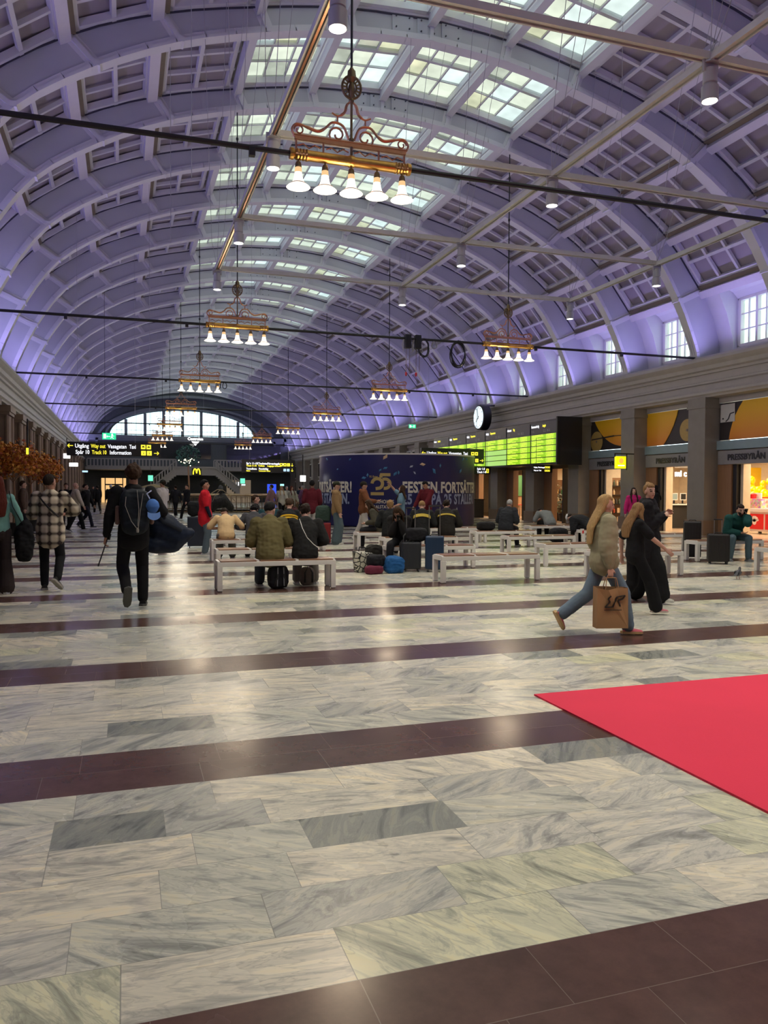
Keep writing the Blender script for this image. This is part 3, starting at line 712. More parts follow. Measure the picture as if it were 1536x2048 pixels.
t = empty('snack_rack', (21.9, 29.9, 1.0), -pi / 2); tag(t, 'yellow snack rack on the wall behind the tills', 'rack'); b = MB(); b.box(0, .2, -.5, .5, .25, .5); b.box(0, .2, -.6, .6, .75, .95); ob('tray', b, M['yellow'], t); b = MB(); b.box(0, .05, -.62, .62, 0, 1.1); ob('frame', b, M['black'], t)
# shelving with goods in the far doorway of the newsagent and the two cafe bays
gnames = ['red', 'tan', 'olive', 'cream', 'black', 'orange', 'green', 'pink']
goods = [mat('goods_' + gnames[k], c, .4, var=.1) for k, c in enumerate([(.6, .1, .05), (.7, .5, .3), (.1, .12, .08), (.7, .68, .6), (.05, .05, .05), (.5, .25, .05), (.1, .25, .1), (.65, .35, .3)])]
gm = []
for g_ in goods:
    b = MB(); b.lathe([(.035, 0), (.038, .02), (.038, .13), (.018, .17), (.016, .22), (0, .22)], n=8); gm.append(b.mesh('bottle', g_))
    b = MB(); b.box(-.04, .04, -.06, .06, 0, .17); b.box(-.03, .03, -.05, .05, .17, .19); gm.append(b.mesh('carton', g_))
def shelf(x, y, lab, n=5, wdt=1.0, cat='shelf'):
    t = empty('shelf_unit', (x, y, 0), pi / 2); tag(t, lab, cat)
    b = MB(); b.box(-.18, .2, -wdt - .04, -wdt, 0, 2.1); b.box(-.18, .2, wdt, wdt + .04, 0, 2.1); ob('side_panel', b, M['black'], t)
    b = MB(); b.box(.17, .2, -wdt, wdt, 0, 2.1); ob('back_panel', b, M['brownwood'], t)
    for k in range(n):
        z = .15 + k * .40; b = MB(); b.box(-.18, .17, -wdt, wdt, z - .03, z); ob('shelf', b, M['black'], t)
        yy = wdt - .1; nn = 0
        while yy > -wdt + .08:
            if RN.random() < .82:
                me_ = RN.choice(gm); o = link('packaged_product', me_, loc=(x - yy, y - .08 + RN.uniform(-.04, .04), z), rz=RN.uniform(-.3, .3)); o.scale = (1.3, 1.3, 1.15)
                nn += 1; tag(o, 'small ' + me_.materials[0].name[6:] + ' ' + me_.name.split('.')[0] + ', ' + 'first,second,third,fourth,fifth,sixth,seventh,eighth,ninth,tenth,eleventh,twelfth,thirteenth'.split(',')[nn - 1] + ' from the left, on the ' + ['lowest', 'second', 'third', 'fourth', 'top'][k] + ' board of ' + lab.split(',')[0], 'product', 'goods on ' + lab.split(',')[0])
            yy -= RN.uniform(.14, .2)
shelf(20.95, 29.85, 'the dim shelving, inside the newsagent door beside the board', 5, .9)
shelf(22.0, 37.3, 'the cafe shelving, under the near end of the board', 4, .7)
# pot plants under the board
M['leaf'] = mat('dark_green_leaf', (.05, .13, .04), .4); M['leaf2'] = mat('pale_green_leaf', (.20, .28, .12), .4)
def potplant(x, y, h, lab, leaf):
    t = empty('potted_plant', (x, y, 0)); tag(t, lab, 'plant', None)
    b = MB(); b.lathe([(.15, 0), (.20, .38), (.18, .40), (.17, .36), (0, .36)], n=14); ob('pot', b, M['black'], t)
    b = MB(); b.tube([(0, 0, .36), (.02, 0, h * .6), (0, .02, h * .9)], .02, 6); ob('stem', b, M['brownwood'], t)
    b = MB(); r = random.Random(int(x * 10 + y))
    for k in range(90):
        z = r.uniform(.35, 1) * h; a = r.uniform(0, 2 * pi); R_ = r.uniform(.05, .34); c = V((R_ * cos(a), R_ * sin(a), z)); d = V((cos(a), sin(a), r.uniform(-.6, .5))).normalized() * .11; sd = V((-sin(a), cos(a), 0)) * .03
        b.add([c - d * .5, c + sd, c + d, c - sd, c + V((0, 0, .012))], [(0, 1, 4), (1, 2, 4), (2, 3, 4), (3, 0, 4)])
    ob('foliage', b, leaf, t)
potplant(20.75, 35.0, 1.9, 'tall leafy pot plant under the near end of the departure board', M['leaf2'])
potplant(20.6, 34.2, 1.3, 'smaller pot plant beside the brown jamb under the board', M['leaf'])
t = empty('cafe_table', (20.45, 38.6, 0)); tag(t, 'red topped cafe table under the departure board', 'table'); b = MB(); b.lathe([(.4, .72), (.4, .76)], n=18); ob('tabletop', b, M['red'], t)
for dx, dy in ((-.25, -.25), (.25, -.25), (-.25, .25), (.25, .25)): b = MB(); b.tube([(dx, dy, 0), (dx * .8, dy * .8, .72)], .015, 6); ob('leg', b, M['black'], t)
for k, (x, y) in enumerate(((20.2, 37.9), (20.9, 39.2))):
    t = empty('bar_stool', (x, y, 0)); tag(t, 'slim stool on the ' + ('near', 'far')[k] + ' side of the red cafe table', 'stool', 'stools at the red table'); b = MB(); b.lathe([(.16, .62), (.17, .66), (0, .66)], n=12); ob('seat', b, M['wood'], t)
    for dx, dy in ((-.15, -.15), (.15, -.15), (-.15, .15), (.15, .15)): b = MB(); b.tube([(dx, dy, 0), (dx * .6, dy * .6, .62)], .012, 6); ob('leg', b, M['white'], t)
t = empty('litter_bin', (18.0, 38.6, 0)); tag(t, 'square dark litter bin right of the blue kiosk', 'bin'); b = MB(); b.box(-.28, .28, -.28, .28, .04, 1.0); ob('body', b, mat('bin_brown', (.05, .045, .035), .5), t, bevel=.02); b = MB(); b.box(-.30, .30, -.30, .30, 1.0, 1.05); ob('lid', b, M['black'], t)
# ------------------------------------------------------------------ end wall
YW = YE + .0
def lun(k, n=32, cx_=6.4, rx=8.0, z0=7.5, rz=2.95):
    a = pi * k / n; return (cx_ - rx * cos(a), z0 + rz * sin(a) ** .95)
prof = [(XC - p[0], p[1]) for p in ([(12.7, 5.9), (12.3, 6.9)] + OUT[::-1])] + [(XC + p[0], p[1]) for p in (OUT[1:] + [(12.3, 6.9), (12.7, 5.9)])]
import bisect
def onprof(k, n=32):
    L = [0]
    for a, b in zip(prof, prof[1:]): L.append(L[-1] + sqrt((a[0] - b[0]) ** 2 + (a[1] - b[1]) ** 2))
    d = L[-1] * k / n; i = min(max(bisect.bisect_right(L, d) - 1, 0), len(prof) - 2); t = (d - L[i]) / (L[i + 1] - L[i]); a, b = prof[i], prof[i + 1]
    return (a[0] + (b[0] - a[0]) * t, a[1] + (b[1] - a[1]) * t + .3 * sin(pi * k / n))
e = MB(); n = 32
vs = []
for k in range(n + 1):
    a = lun(k); b = onprof(k)
    for y in (YW, YW + .5): vs += [(a[0], y, a[1]), (b[0], y, b[1])]
fs = []
for k in range(n):
    a = 4 * k; fs += [(a, a + 4, a + 5, a + 1), (a, a + 2, a + 6, a + 4)]
e.add(vs, fs)
e.add([(XC - 12.7, YW, 5.9), (lun(0)[0], YW, 7.5), (lun(n)[0], YW, 7.5), (XC + 12.7, YW, 5.9)], [(0, 1, 2, 3)])
e.box(XC - 13, XC + 13, YW, YW + .5, 0, 5.92)
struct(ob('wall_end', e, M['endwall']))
# moulded arches round the end window
for rx, rz_, d, wd in ((8.45, 3.35, .25, .22), (9.9, 4.3, .35, .25), (11.2, 5.4, .5, .28)):
    mb = MB(); P = [lun(k, 32, 6.9 if rx > 9 else 6.4, rx, 6.6 if rx > 9 else 7.3, rz_) for k in range(33)]
    for a, b in zip(P, P[1:]): mb.beam((a[0], YW - d / 2, a[1]), (b[0], YW - d / 2, b[1]), d, wd, (0, 0, 1))
    struct(ob('trim_arch', mb, M['endwall2']))
mb = MB(); mb.box(XC - 12.3, XC + 11.6, YW - .5, YW, 7.15, 7.5); mb.box(XC - 12.3, XC + 11.6, YW - .35, YW, 6.9, 7.15); mb.box(XC - 12.3, XC + 11.6, YW - .5, YW, 3.6, 3.95); struct(ob('trim_sill', mb, M['endwall2']))
w_ = struct(empty('window_end', (0, YW + .25, 0)))
mb = MB()
for x in (-.05, 2.0, 4.05, 6.1, 8.2, 10.3, 12.4):
    z = 7.5 + 2.95 * max(0, 1 - ((x + .15 - 6.4) / 8) ** 2) ** .5; mb.box(x, x + .32, -.12, .12, 7.5, z)
for z in (8.1, 8.9): 
    hw = 8 * sqrt(max(0, 1 - ((z - 7.5) / 2.95) ** 2)); mb.box(6.4 - hw, 6.4 + hw, -.04, .04, z - .02, z + .02)
x = -1.4
while x < 14.2:
    z = 7.5 + 2.95 * max(0, 1 - ((x - 6.4) / 8) ** 2) ** .5; mb.box(x, x + .035, -.03, .03, 7.5, z); x += .52
ob('window_frame', mb, M['endwall2'], w_)
g = MB(); P = [lun(k) for k in range(33)]; g.add([(p[0], .1, p[1]) for p in P], [tuple(range(33))]); ob('glass', g, pane('end_window_pane', (.80, .92, .95), .3), w_)
# lower storey of the end wall : gallery, doorways, stair
M['gallery'] = mat('grey_balustrade_stone', (.28, .28, .27), .6)
mb = MB(); mb.box(-4.0, 18.0, YW - 4.5, YW, 3.55, 3.85); struct(ob('floor_gallery', mb, M['gallery']))
g = MB(); g.box(3.6, 9.4, YW - .15, YW - .05, 5.0, 6.8); g.box(11.2, 17.5, YW - .15, YW - .05, 4.6, 6.6); struct(ob('window_dark', g, M['glass']))
bal = MB()
def balustrade(mb, a, b, h=.85):
    a, b = V(a), V(b); L = (b - a).length; n = int(L / .34)
    mb.beam(a + V((0, 0, h)), b + V((0, 0, h)), .22, .12); mb.beam(a + V((0, 0, .06)), b + V((0, 0, .06)), .22, .12)
    for k in range(n + 1):
        p = a.lerp(b, k / n); mb.box(p.x - .07, p.x + .07, p.y - .07, p.y + .07, p.z + .1, p.z + h - .04)
t = empty('gallery_balustrade', (0, YW - 4.4, 3.85)); tag(t, 'grey stone balustrade of the gallery across the far end', 'balustrade')
mb = MB(); balustrade(mb, (-3.8, 0, 0), (5.3, 0, 0)); ob('left_run', mb, M['gallery'], t); mb = MB(); balustrade(mb, (9.3, 0, 0), (17.8, 0, 0)); ob('right_run', mb, M['gallery'], t)
t = empty('double_stair', (0, YW - 5.4, 0)); tag(t, 'grey stone double stair coming down either side of a landing at the far end', 'staircase')
mb = MB(); mb.box(5.2, 9.4, 0, .3, 3.0, 3.75); mb.box(5.0, 9.6, -.1, .9, 3.75, 3.95); ob('landing', mb, M['gallery'], t)
for s_, x0, x1 in ((-1, 5.2, 2.6), (1, 9.4, 12.0)):
    mb = MB()
    for k in range(11): xa = x0 + (x1 - x0) * k / 11; xb = x0 + (x1 - x0) * (k + 1) / 11; mb.box(min(xa, xb), max(xa, xb), 0, 1.2, 3.55 - .2 * k - .7, 3.75 - .2 * k)
    ob('flight', mb, M['gallery'], t); mb = MB(); balustrade(mb, (x0, 0, 3.75), (x1, 0, 1.6), .8); ob('handrail', mb, M['gallery'], t)
t = empty('arch_logo_sign', (7.35, YW - 5.45, 3.1)); tag(t, 'small glowing yellow M shaped sign on the stair landing', 'sign')
mb = MB()
for s_ in (-1, 1): mb.tube([(s_ * .36, 0, 0), (s_ * .34, 0, .3), (s_ * .26, 0, .56), (s_ * .17, 0, .62), (s_ * .08, 0, .54), (0, 0, .12)], [.06] * 5 + [.05], 6)
ob('letter', mb, emi('yellow_neon', (1, .85, .02), 2.2), t); mb = MB(); mb.box(-.5, .5, .02, .06, -.1, .75); ob('backing', mb, M['dark'], t)
# lit doorway on the left of the end wall
t = struct(empty('door_30', (-1.2, YW - .1, 0)))
mb = MB(); mb.box(-1.35, 1.35, -.05, .0, 0, 2.7); ob('lit_opening', mb, emi('warm_lit_doorway', (1, .60, .24), .75), t)
mb = MB(); mb.box(-1.5, -1.3, -.2, .05, 0, 2.9); mb.box(1.3, 1.5, -.2, .05, 0, 2.9); mb.box(-1.5, 1.5, -.2, .05, 2.7, 2.9); mb.box(-.95, -.85, -.15, 0, 0, 2.7); mb.box(.1, .2, -.15, 0, 0, 2.7); mb.box(.9, 1.0, -.15, 0, 0, 2.7); mb.box(-.9, 1.0, -.15, 0, 1.9, 2.05); ob('door_frame', mb, M['endwall'], t)
t = struct(empty('door_31', (12.6, YW - .1, 0))); mb = MB(); mb.box(-1.4, 1.4, -.05, .0, 0, 2.6); ob('lit_opening', mb, emi('dim_lit_doorway', (.8, .6, .4), .16), t)
t = empty('menu_board', (12.0, YW - .6, 1.95)); tag(t, 'row of warm and white menu panels over the far right doorway', 'menu board')
for k, (x, c) in enumerate(((-.8, 'neck'), (-.2, 'shade'), (.45, 'whiteglow'), (1.05, 'whiteglow'))):
    mb = MB(); mb.box(x - .2, x + .25, 0, .04, 0, .18 + .12 * (k % 3)); ob('panel', mb, emi('menu_panel', [(1, .8, .4), (1, .85, .6), (.9, .95, 1), (.8, .9, 1)][k], .9), t)
t = empty('blue_screen', (14.0, YW - 14, 0)); tag(t, 'upright glowing blue screen in the crowd before the far wall', 'screen'); mb = MB(); mb.box(-.5, .5, 0, .1, .3, 2.1); ob('casing', mb, M['black'], t); mb = MB(); mb.box(-.45, .45, -.02, 0, .35, 2.05); ob('display', mb, emi('deep_blue_screen', (.03, .08, .8), 1.0), t)
t = empty('tree', (6.3, YW - 7.5, 0)); tag(t, 'tree-shaped dark teal sculpture with glowing painted reflections before the gallery', 'tree')  # stands for a dark teal sculpture, its glass reflections added as glowing dots
mb = MB(); mb.tube([(0, 0, 0), (.1, 0, 2), (0, 0, 4)], [.14, .1, .06], 8); ob('trunk', mb, M['brownwood'], t)
mb = MB(); lt = MB(); r = random.Random(3)
for k in range(420):
    a, b_ = r.uniform(0, 2 * pi), r.uniform(-1, 1); R_ = 1.3 * r.uniform(.5, 1) ** .5; c = V((R_ * cos(a) * sqrt(1 - b_ * b_), R_ * sin(a) * sqrt(1 - b_ * b_), 5.0 + 1.1 * b_)); d = V((r.uniform(-1, 1), r.uniform(-1, 1), r.uniform(-1, 1))).normalized() * .16; s2 = d.cross(V((0, 0, 1))).normalized() * .08
    mb.add([c - d, c + s2, c + d, c - s2, c + V((0, 0, .03))], [(0, 1, 4), (1, 2, 4), (2, 3, 4), (3, 0, 4)])
for k in range(16): a = r.uniform(pi, 2 * pi); lt.ball((1.2 * cos(a) * r.random() ** .5, 1.2 * sin(a), r.uniform(3.9, 4.7)), .05, 6)
ob('foliage', mb, mat('dim_teal_leaf', (.02, .10, .09), .5), t); tag(ob('fairy_lights', lt, emi('fairy_light', (1, .85, .55), 6), t), kind='stuff')
t = empty('hanging_sign', (7.5, YW - 2.2, 7.0)); tag(t, 'small white glowing script sign with a down arrow below the end window', 'sign'); text('Centralen', M['whiteglow'], t, (0, 0, 0), .42, '-y', align='CENTER', bold=.01)
mb = MB(); mb.prism([(-.42, -.15), (.42, -.15), (0, -.62)], -.02, .02, 'y'); ob('arrow', mb, M['whiteglow'], t); mb = MB(); mb.tube([(-.9, 0, .3), (-.9, 0, 5.2)], .012, 5); mb.tube([(.9, 0, .3), (.9, 0, 5.2)], .012, 5); ob('hanger', mb, M['cable'], t)
# ------------------------------------------------------------------ tie rods
HB = 6.07
def tie_rod(y, lab):
    t = empty('tie_rod', (XC, y, HB)); tag(t, lab, 'tie rod')
    b = MB(); b.tube([(-11.4, 0, 0), (11.4, 0, 0)], .038, 8); ob('rod', b, M['black'], t)
    for s in (-1, 1):
        b = MB(); b.box(s * 11.36 - .06, s * 11.36 + .06, -.07, .07, -.22, .07); b.tube([(s * 11.36, 0, -.2), (s * 11.5, 0, -.2)], .05, 6); ob('bracket', b, M['black'], t)
    for x in (-8.7, -5.6, 5.2, 8.4): b = MB(); b.box(x - .04, x + .04, -.04, .04, -.11, 0); ob('clip', b, M['black'], t)
RODY = [Y0 + 11.7 * k for k in range(7)]
for k, y in enumerate(RODY): tie_rod(y, ['nearest', 'second', 'third', 'fourth', 'fifth', 'sixth', 'seventh'][k] + ' black tie rod across the hall counting from the viewer')
# ------------------------------------------------------------------ chandeliers (long way across the hall)
def spiral(cx_, cz, r0, r1, a0, a1, n=14):
    return [(cx_ + (r0 + (r1 - r0) * k / n) * cos(a0 + (a1 - a0) * k / n), 0, cz + (r0 + (r1 - r0) * k / n) * sin(a0 + (a1 - a0) * k / n)) for k in range(n + 1)]
def chandelier():
    t = empty('chandelier')
    b = MB(); b.lathe([(.0, -.87), (.075, -.87), (.08, -.85), (.08, -.82), (.062, -.80)] + [(.070 + .012 * (k % 2), -.79 + .022 * k) for k in range(8)] + [(.072, -.6), (.070, -.05), (.082, -.03), (.082, .03), (.070, .05), (.072, .6)] + [(.070 + .012 * (k % 2), .63 + .022 * k) for k in range(8)] + [(.070, .80), (.085, .82), (.085, .85), (.08, .87), (0, .87)], n=16, axis='x')
    ob('main_bar', b, M['brass'], t, smooth=35)
    b = MB(); b.box(-.80, .80, -.025, .025, .20, .255); b.box(-.82, .82, -.035, .035, .25, .265)
    for x in (-.78, -.40, 0, .40, .78): b.tube([(x, 0, .05), (x, 0, .21)], .014, 6)
    for x in (-.6, -.2, .2, .6):
        b.tube([(x - .16, 0, .12), (x - .08, 0, .15), (x, 0, .10), (x + .08, 0, .15), (x + .16, 0, .12)], .010, 5)
    ob('upper_rail', b, M['copper'], t)
    for s in (-1, 1):
        b = MB()
        b.tube(catmull([(s * .80, 0, .24), (s * .84, 0, .33), (s * .77, 0, .41), (s * .62, 0, .38), (s * .48, 0, .35), (s * .38, 0, .40), (s * .27, 0, .50), (s * .12, 0, .47), (s * .04, 0, .30)], 4), [.016] * 12 + [.022] * 8 + [.017] * 13, 6)
        b.tube([(x * s, y, z) for x, y, z in spiral(.20, .34, .13, .035, -1.2, 6.2)], .014, 6)
        b.tube([(x * s, y, z) for x, y, z in spiral(.74, .33, .07, .03, 0, 7)], .012, 6)
        b.tube(catmull([(s * .02, 0, .82), (s * .07, 0, .76), (s * .10, 0, .66), (s * .19, 0, .60), (s * .28, 0, .63)], 4), [.014] * 3 + [.02] * 8 + [.013] * 6, 6)
        b.tube([(s * .20, 0, .60), (s * .20, 0, .50)], .012, 5)
        ob('scroll', b, M['copper'], t)
    b = MB(); b.lathe([(.02, .06), (.02, .25), (.035, .27), (.035, .31), (.018, .33), (.018, .80), (.035, .82), (.035, .85), (.02, .87)], n=10); ob('stem', b, M['bronze'], t, smooth=40)
    b = MB(); b.tube([(.135 * cos(2 * pi * k / 20), 0, 1.02 + .155 * sin(2 * pi * k / 20)) for k in range(20)], .018, 6, closed=True)
    b.tube([(.07 * cos(2 * pi * k / 16), 0, 1.02 + .085 * sin(2 * pi * k / 16)) for k in range(16)], .014, 6, closed=True)
    for k in range(16): a = 2 * pi * k / 16; b.beam((.07 * cos(a), 0, 1.02 + .085 * sin(a)), (.135 * cos(a), 0, 1.02 + .155 * sin(a)), .018, .018)
    b.lathe([(.02, .86), (.035, .92), (.05, 1.0), (.03, 1.08), (.07, 1.14), (.06, 1.19), (.055, 1.24), (.03, 1.27), (.02, 1.29)], n=12)
    ob('medallion', b, M['bronze'], t, smooth=40)
    b = MB(); b.tube([(0, 0, 1.28), (0, 0, 6.4)], .017, 6)
    for z in (2.6, 3.9, 5.2): b.lathe([(.02, z - .05), (.035, z - .02), (.035, z + .02), (.02, z + .05)], n=8)
    ob('suspension_rod', b, M['black'], t)
    for k in range(5):
        x = -.75 + .375 * k
        sh = MB(); sh.lathe([(.05, -.24), (.055, -.28), (.062, -.32), (.075, -.36), (.105, -.40), (.155, -.435), (.165, -.445), (.15, -.45), (.10, -.455), (0, -.46)], (x, 0, 0), 16); s_ = ob('bell_shade', sh, M['shade'], t, smooth=60)
        b = MB(); b.lathe([(.045, -.17), (.048, -.20), (.052, -.245), (.045, -.25)], (x, 0, 0), 12); ob('shade_neck', b, M['neck'], s_)
        b = MB(); b.lathe([(.012, -.04), (.012, -.09), (.03, -.10), (.042, -.13), (.048, -.18), (.04, -.18)], (x, 0, 0), 10); ob('socket', b, M['bronze'], s_)
        b = MB(); b.lathe([(.106, -.392), (.113, -.398), (.113, -.406), (.106, -.41)], (x, 0, 0), 16); ob('shade_ring', b, M['copper'], s_)
    return t
ch0 = chandelier(); first = True
rows = [(3.01, 'left', range(7)), (11.45, 'right', range(1, 7))]
ordn = ['nearest', 'second nearest', 'third', 'fourth', 'fifth', 'sixth', 'farthest']
for x, nm, ks in rows:
    for k in ks:
        o = ch0 if first else copy_tree(ch0); first = False
        o.location = (x, RODY[k], HB)
        kk = k if nm == 'left' else k - 1
        tag(o, '%s brass five-bell chandelier in the %s row over the hall' % (ordn[kk] if not (nm == 'right' and k == 6) else 'farthest', nm), 'chandelier', 'brass chandeliers along the %s side' % nm)
        lamp('chandelier_light', 'POINT', (x, RODY[k], HB - .75), CHAND, (1, .80, .55), shadow_soft_size=.35)
# ------------------------------------------------------------------ aluminium lamp truss
TH = 7.0; TX = (2.2, 7.1, 12.25); TY = [8.35 + 3.9 * k for k in range(-2, 4)]
def trussbar(a, b, lab):
    t = empty('truss_beam', a); tag(t, lab, 'lamp rail', 'aluminium lamp rails'); d = V(b) - V(a)
    m = MB(); q = V((0, 0, 0))
    m.beam(q, d, .05, .05); 
    for o_ in (-.05, .05):
        sd = d.normalized().cross(V((0, 0, 1))) * o_; m.beam(q + sd, d + sd, .025, .09)
    ob('profile', m, M['grey'], t)
    if 'left' in lab: m = MB(); m.beam(V((0, 0, -.04)), d + V((0, 0, -.04)), .03, .02); ob('conductor', m, M['copper'], t)
for x, nm in zip(TX, ('left', 'middle', 'right')): trussbar((x, TY[0] - 2, TH), (x, TY[-1] + .1, TH), '%s grey lamp rail running along the hall' % nm)
for k, y in enumerate(TY): trussbar((TX[0], y, TH + .02), (TX[-1], y, TH + .02), '%s grey cross rail between the long lamp rails' % (['overhead', 'nearest', 'second', 'third', 'fourth', 'last'][k]))
def spotlamp():
    t = empty('spotlight')
    b = MB(); b.lathe([(.03, -.02), (.10, -.03), (.105, -.06)], n=14); b.box(-.11, .11, -.02, .02, -.16, .02); ob('yoke', b, M['lampgrey'], t)
    b = MB(); b.lathe([(.04, -.10), (.085, -.12), (.09, -.30), (.078, -.31), (.078, -.33), (.105, -.34), (.105, -.52), (.098, -.525), (.098, -.50), (0, -.49)], n=18); ob('housing', b, M['lampgrey'], t, smooth=40)
    b = MB(); b.lathe([(0, -.505), (.09, -.505), (.09, -.50), (0, -.50)], n=16); ob('lens', b, M['bulb'], t)
    b = MB()
    for dx, dy in ((-.5, -1.95), (.0, -1.95), (.4, -1.95)): b.tube([(0, 0, .05), (dx * .3, dy * .1, .6), (dx, dy, 5.4)], .006, 4)
    ob('suspension_wire', b, M['cable'], t)
    return t
sp0 = spotlamp(); first = True
wnm = {0: 'overhead', 1: 'nearest', 2: 'second', 3: 'third', 4: 'fourth', 5: 'last'}
for xi, x in enumerate(TX):
    for k, y in enumerate(TY):
        o = sp0 if first else copy_tree(sp0); first = False
        o.location = (x, y, TH); tag(o, '%s cylindrical grey spotlight on the %s lamp rail' % (wnm[k], ('left', 'middle', 'right')[xi]), 'spotlight', 'spotlights on the lamp rails')
        lamp('spot_beam', 'SPOT', (x, y, TH - .56), SPOT, (1, .93, .75), spot_size=radians(115), spot_blend=.9, shadow_soft_size=.16)
# chain hoists, cable coils hanging on the tie rods
def coil(x, y, z, R_, lab, wires=6, m=None):
    t = empty('cable_coil', (x, y, z)); tag(t, lab, 'cable coil')
    b = MB(); r = random.Random(int(x * 7))
    for k in range(wires): q = r.uniform(-.04, .04); rr = R_ * r.uniform(.85, 1.1); b.tube([(rr * .62 * cos(2 * pi * i / 20), q + .05 * sin(4 * pi * i / 20 + k), -R_ + rr * sin(2 * pi * i / 20)) for i in range(20)], .016, 5, closed=True)
    ob('loops', b, m or M['black'], t); b = MB(); b.tube([(0, 0, -.05), (0, .03, .05), (0, -.03, .05)], .012, 4); ob('tie', b, M['cable'], t)
coil(9.75, RODY[1], HB, .38, 'large black cable coil hanging right of the chain hoists on the second tie rod')
coil(8.98, RODY[1], HB, .13, 'small pale cable loop between the hoists and the large coil', 2, M['cable'])
coil(8.62, RODY[1], HB, .26, 'dark oval cable coil beside the chain hoists', 4)
coil(3.78, RODY[2], HB, .16, 'thin cable loop right of the third left chandelier', 2); coil(4.05, RODY[2], HB, .15, 'second thin cable loop beside the third left chandelier', 2)
coil(10.95, RODY[0], HB, .42, 'black cable coil at the right edge on the nearest tie rod', 8)
for k, x in enumerate((8.1, 8.42)):
    t = empty('chain_hoist', (x, RODY[1], HB)); tag(t, ('left', 'right')[k] + ' black chain hoist hanging on the second tie rod', 'hoist', 'chain hoists')
    b = MB(); b.box(-.10, .10, -.09, .09, -.30, .12); ob('motor', b, M['black'], t, bevel=.03); b = MB(); b.tube([(.1, 0, -.2), (.16, 0, -.38), (.1, 0, -.44)], .02, 5); b.tube([(-.12, 0, 0), (-.17, 0, -.2), (-.12, 0, -.36)], .025, 5); ob('hose', b, M['cable'], t)
    b = MB(); b.tube([(-.05, 0, -.3), (-.05, 0, -1.05)], .008, 4); b.tube([(.06, 0, -.3), (.06, 0, -.98)], .008, 4); ob('chain', b, M['bronze'], t)
    b = MB(); b.lathe([(.0, -1.14), (.035, -1.1), (.035, -1.02), (0, -1.0)], (-.05, 0, 0), 8); ob('hook_block', b, M['red'], t)
# thin hanging wires
for k, (x, y, z) in enumerate(((1.15, 14.56, 12.2), (1.0, 18.46, 12.2), (10.1, 14.56, 11.5), (4.6, 30.16, 12.4), (.4, 34.06, 11.6))):
    b = MB(); b.tube([(x, y, z), (x, y, 7.05 if k < 3 else 3.2)], .006, 4); o = ob('hanging_wire', b, M['cable']); tag(o, 'thin pale wire hanging from the %s roof rib' % ['sixth', 'seventh', 'right part of the sixth', 'tenth', 'eleventh'][k], 'wire')
# ------------------------------------------------------------------ signs
M['sblack'] = mat('sign_black', (.012, .012, .014), .35); M['swhite'] = emi('sign_white', (.9, .92, 1), 1.1); M['syellow'] = emi('sign_yellow', (1, .86, .05), 1.0); M['sblue'] = emi('sign_pale_blue', (.5, .75, 1), 1.0)
def arrow(x, z, s, d, m, par):
    b = MB(); q = {'l': (-1, 0), 'r': (1, 0), 'd': (0, -1)}[d]; p = (-q[1], q[0])
    def P(u, v): return (x + (q[0] * u + p[0] * v) * s, -.005, z + (q[1] * u + p[1] * v) * s)
    b.beam(P(-1, 0), P(1, 0), .012, .28 * s, (0, 0, 1) if d != 'd' else (1, 0, 0)); b.beam(P(1, 0), P(.3, .7), .012, .28 * s, (1, 0, 0)); b.beam(P(1, 0), P(.3, -.7), .012, .28 * s, (1, 0, 0)); ob('arrow', b, m, par)
def pict(x, z, s, m, par, k=0):
    b = MB(); b.box(x - s, x + s, -.012, 0, z - s, z + s); p = ob('pictogram', b, m, par, bevel=.012)
    b = MB(); y0, y1 = -.018, -.013
    if k == 0: b.box(x - .5 * s, x + .5 * s, y0, y1, z - .15 * s, z + .25 * s); b.box(x - .3 * s, x + .3 * s, y0, y1, z + .25 * s, z + .5 * s); b.box(x - .4 * s, x - .2 * s, y0, y1, z - .4 * s, z - .15 * s); b.box(x + .2 * s, x + .4 * s, y0, y1, z - .4 * s, z - .15 * s)
    elif k == 1: b.box(x - .55 * s, x + .55 * s, y0, y1, z - .3 * s, z + .1 * s); b.box(x - .2 * s, x + .2 * s, y0, y1, z + .1 * s, z + .4 * s)
    else: b.box(x - .12 * s, x + .12 * s, y0, y1, z - .5 * s, z + .2 * s); b.box(x - .12 * s, x + .12 * s, y0, y1, z + .35 * s, z + .55 * s)
    ob('symbol', b, M['sblack'], p)
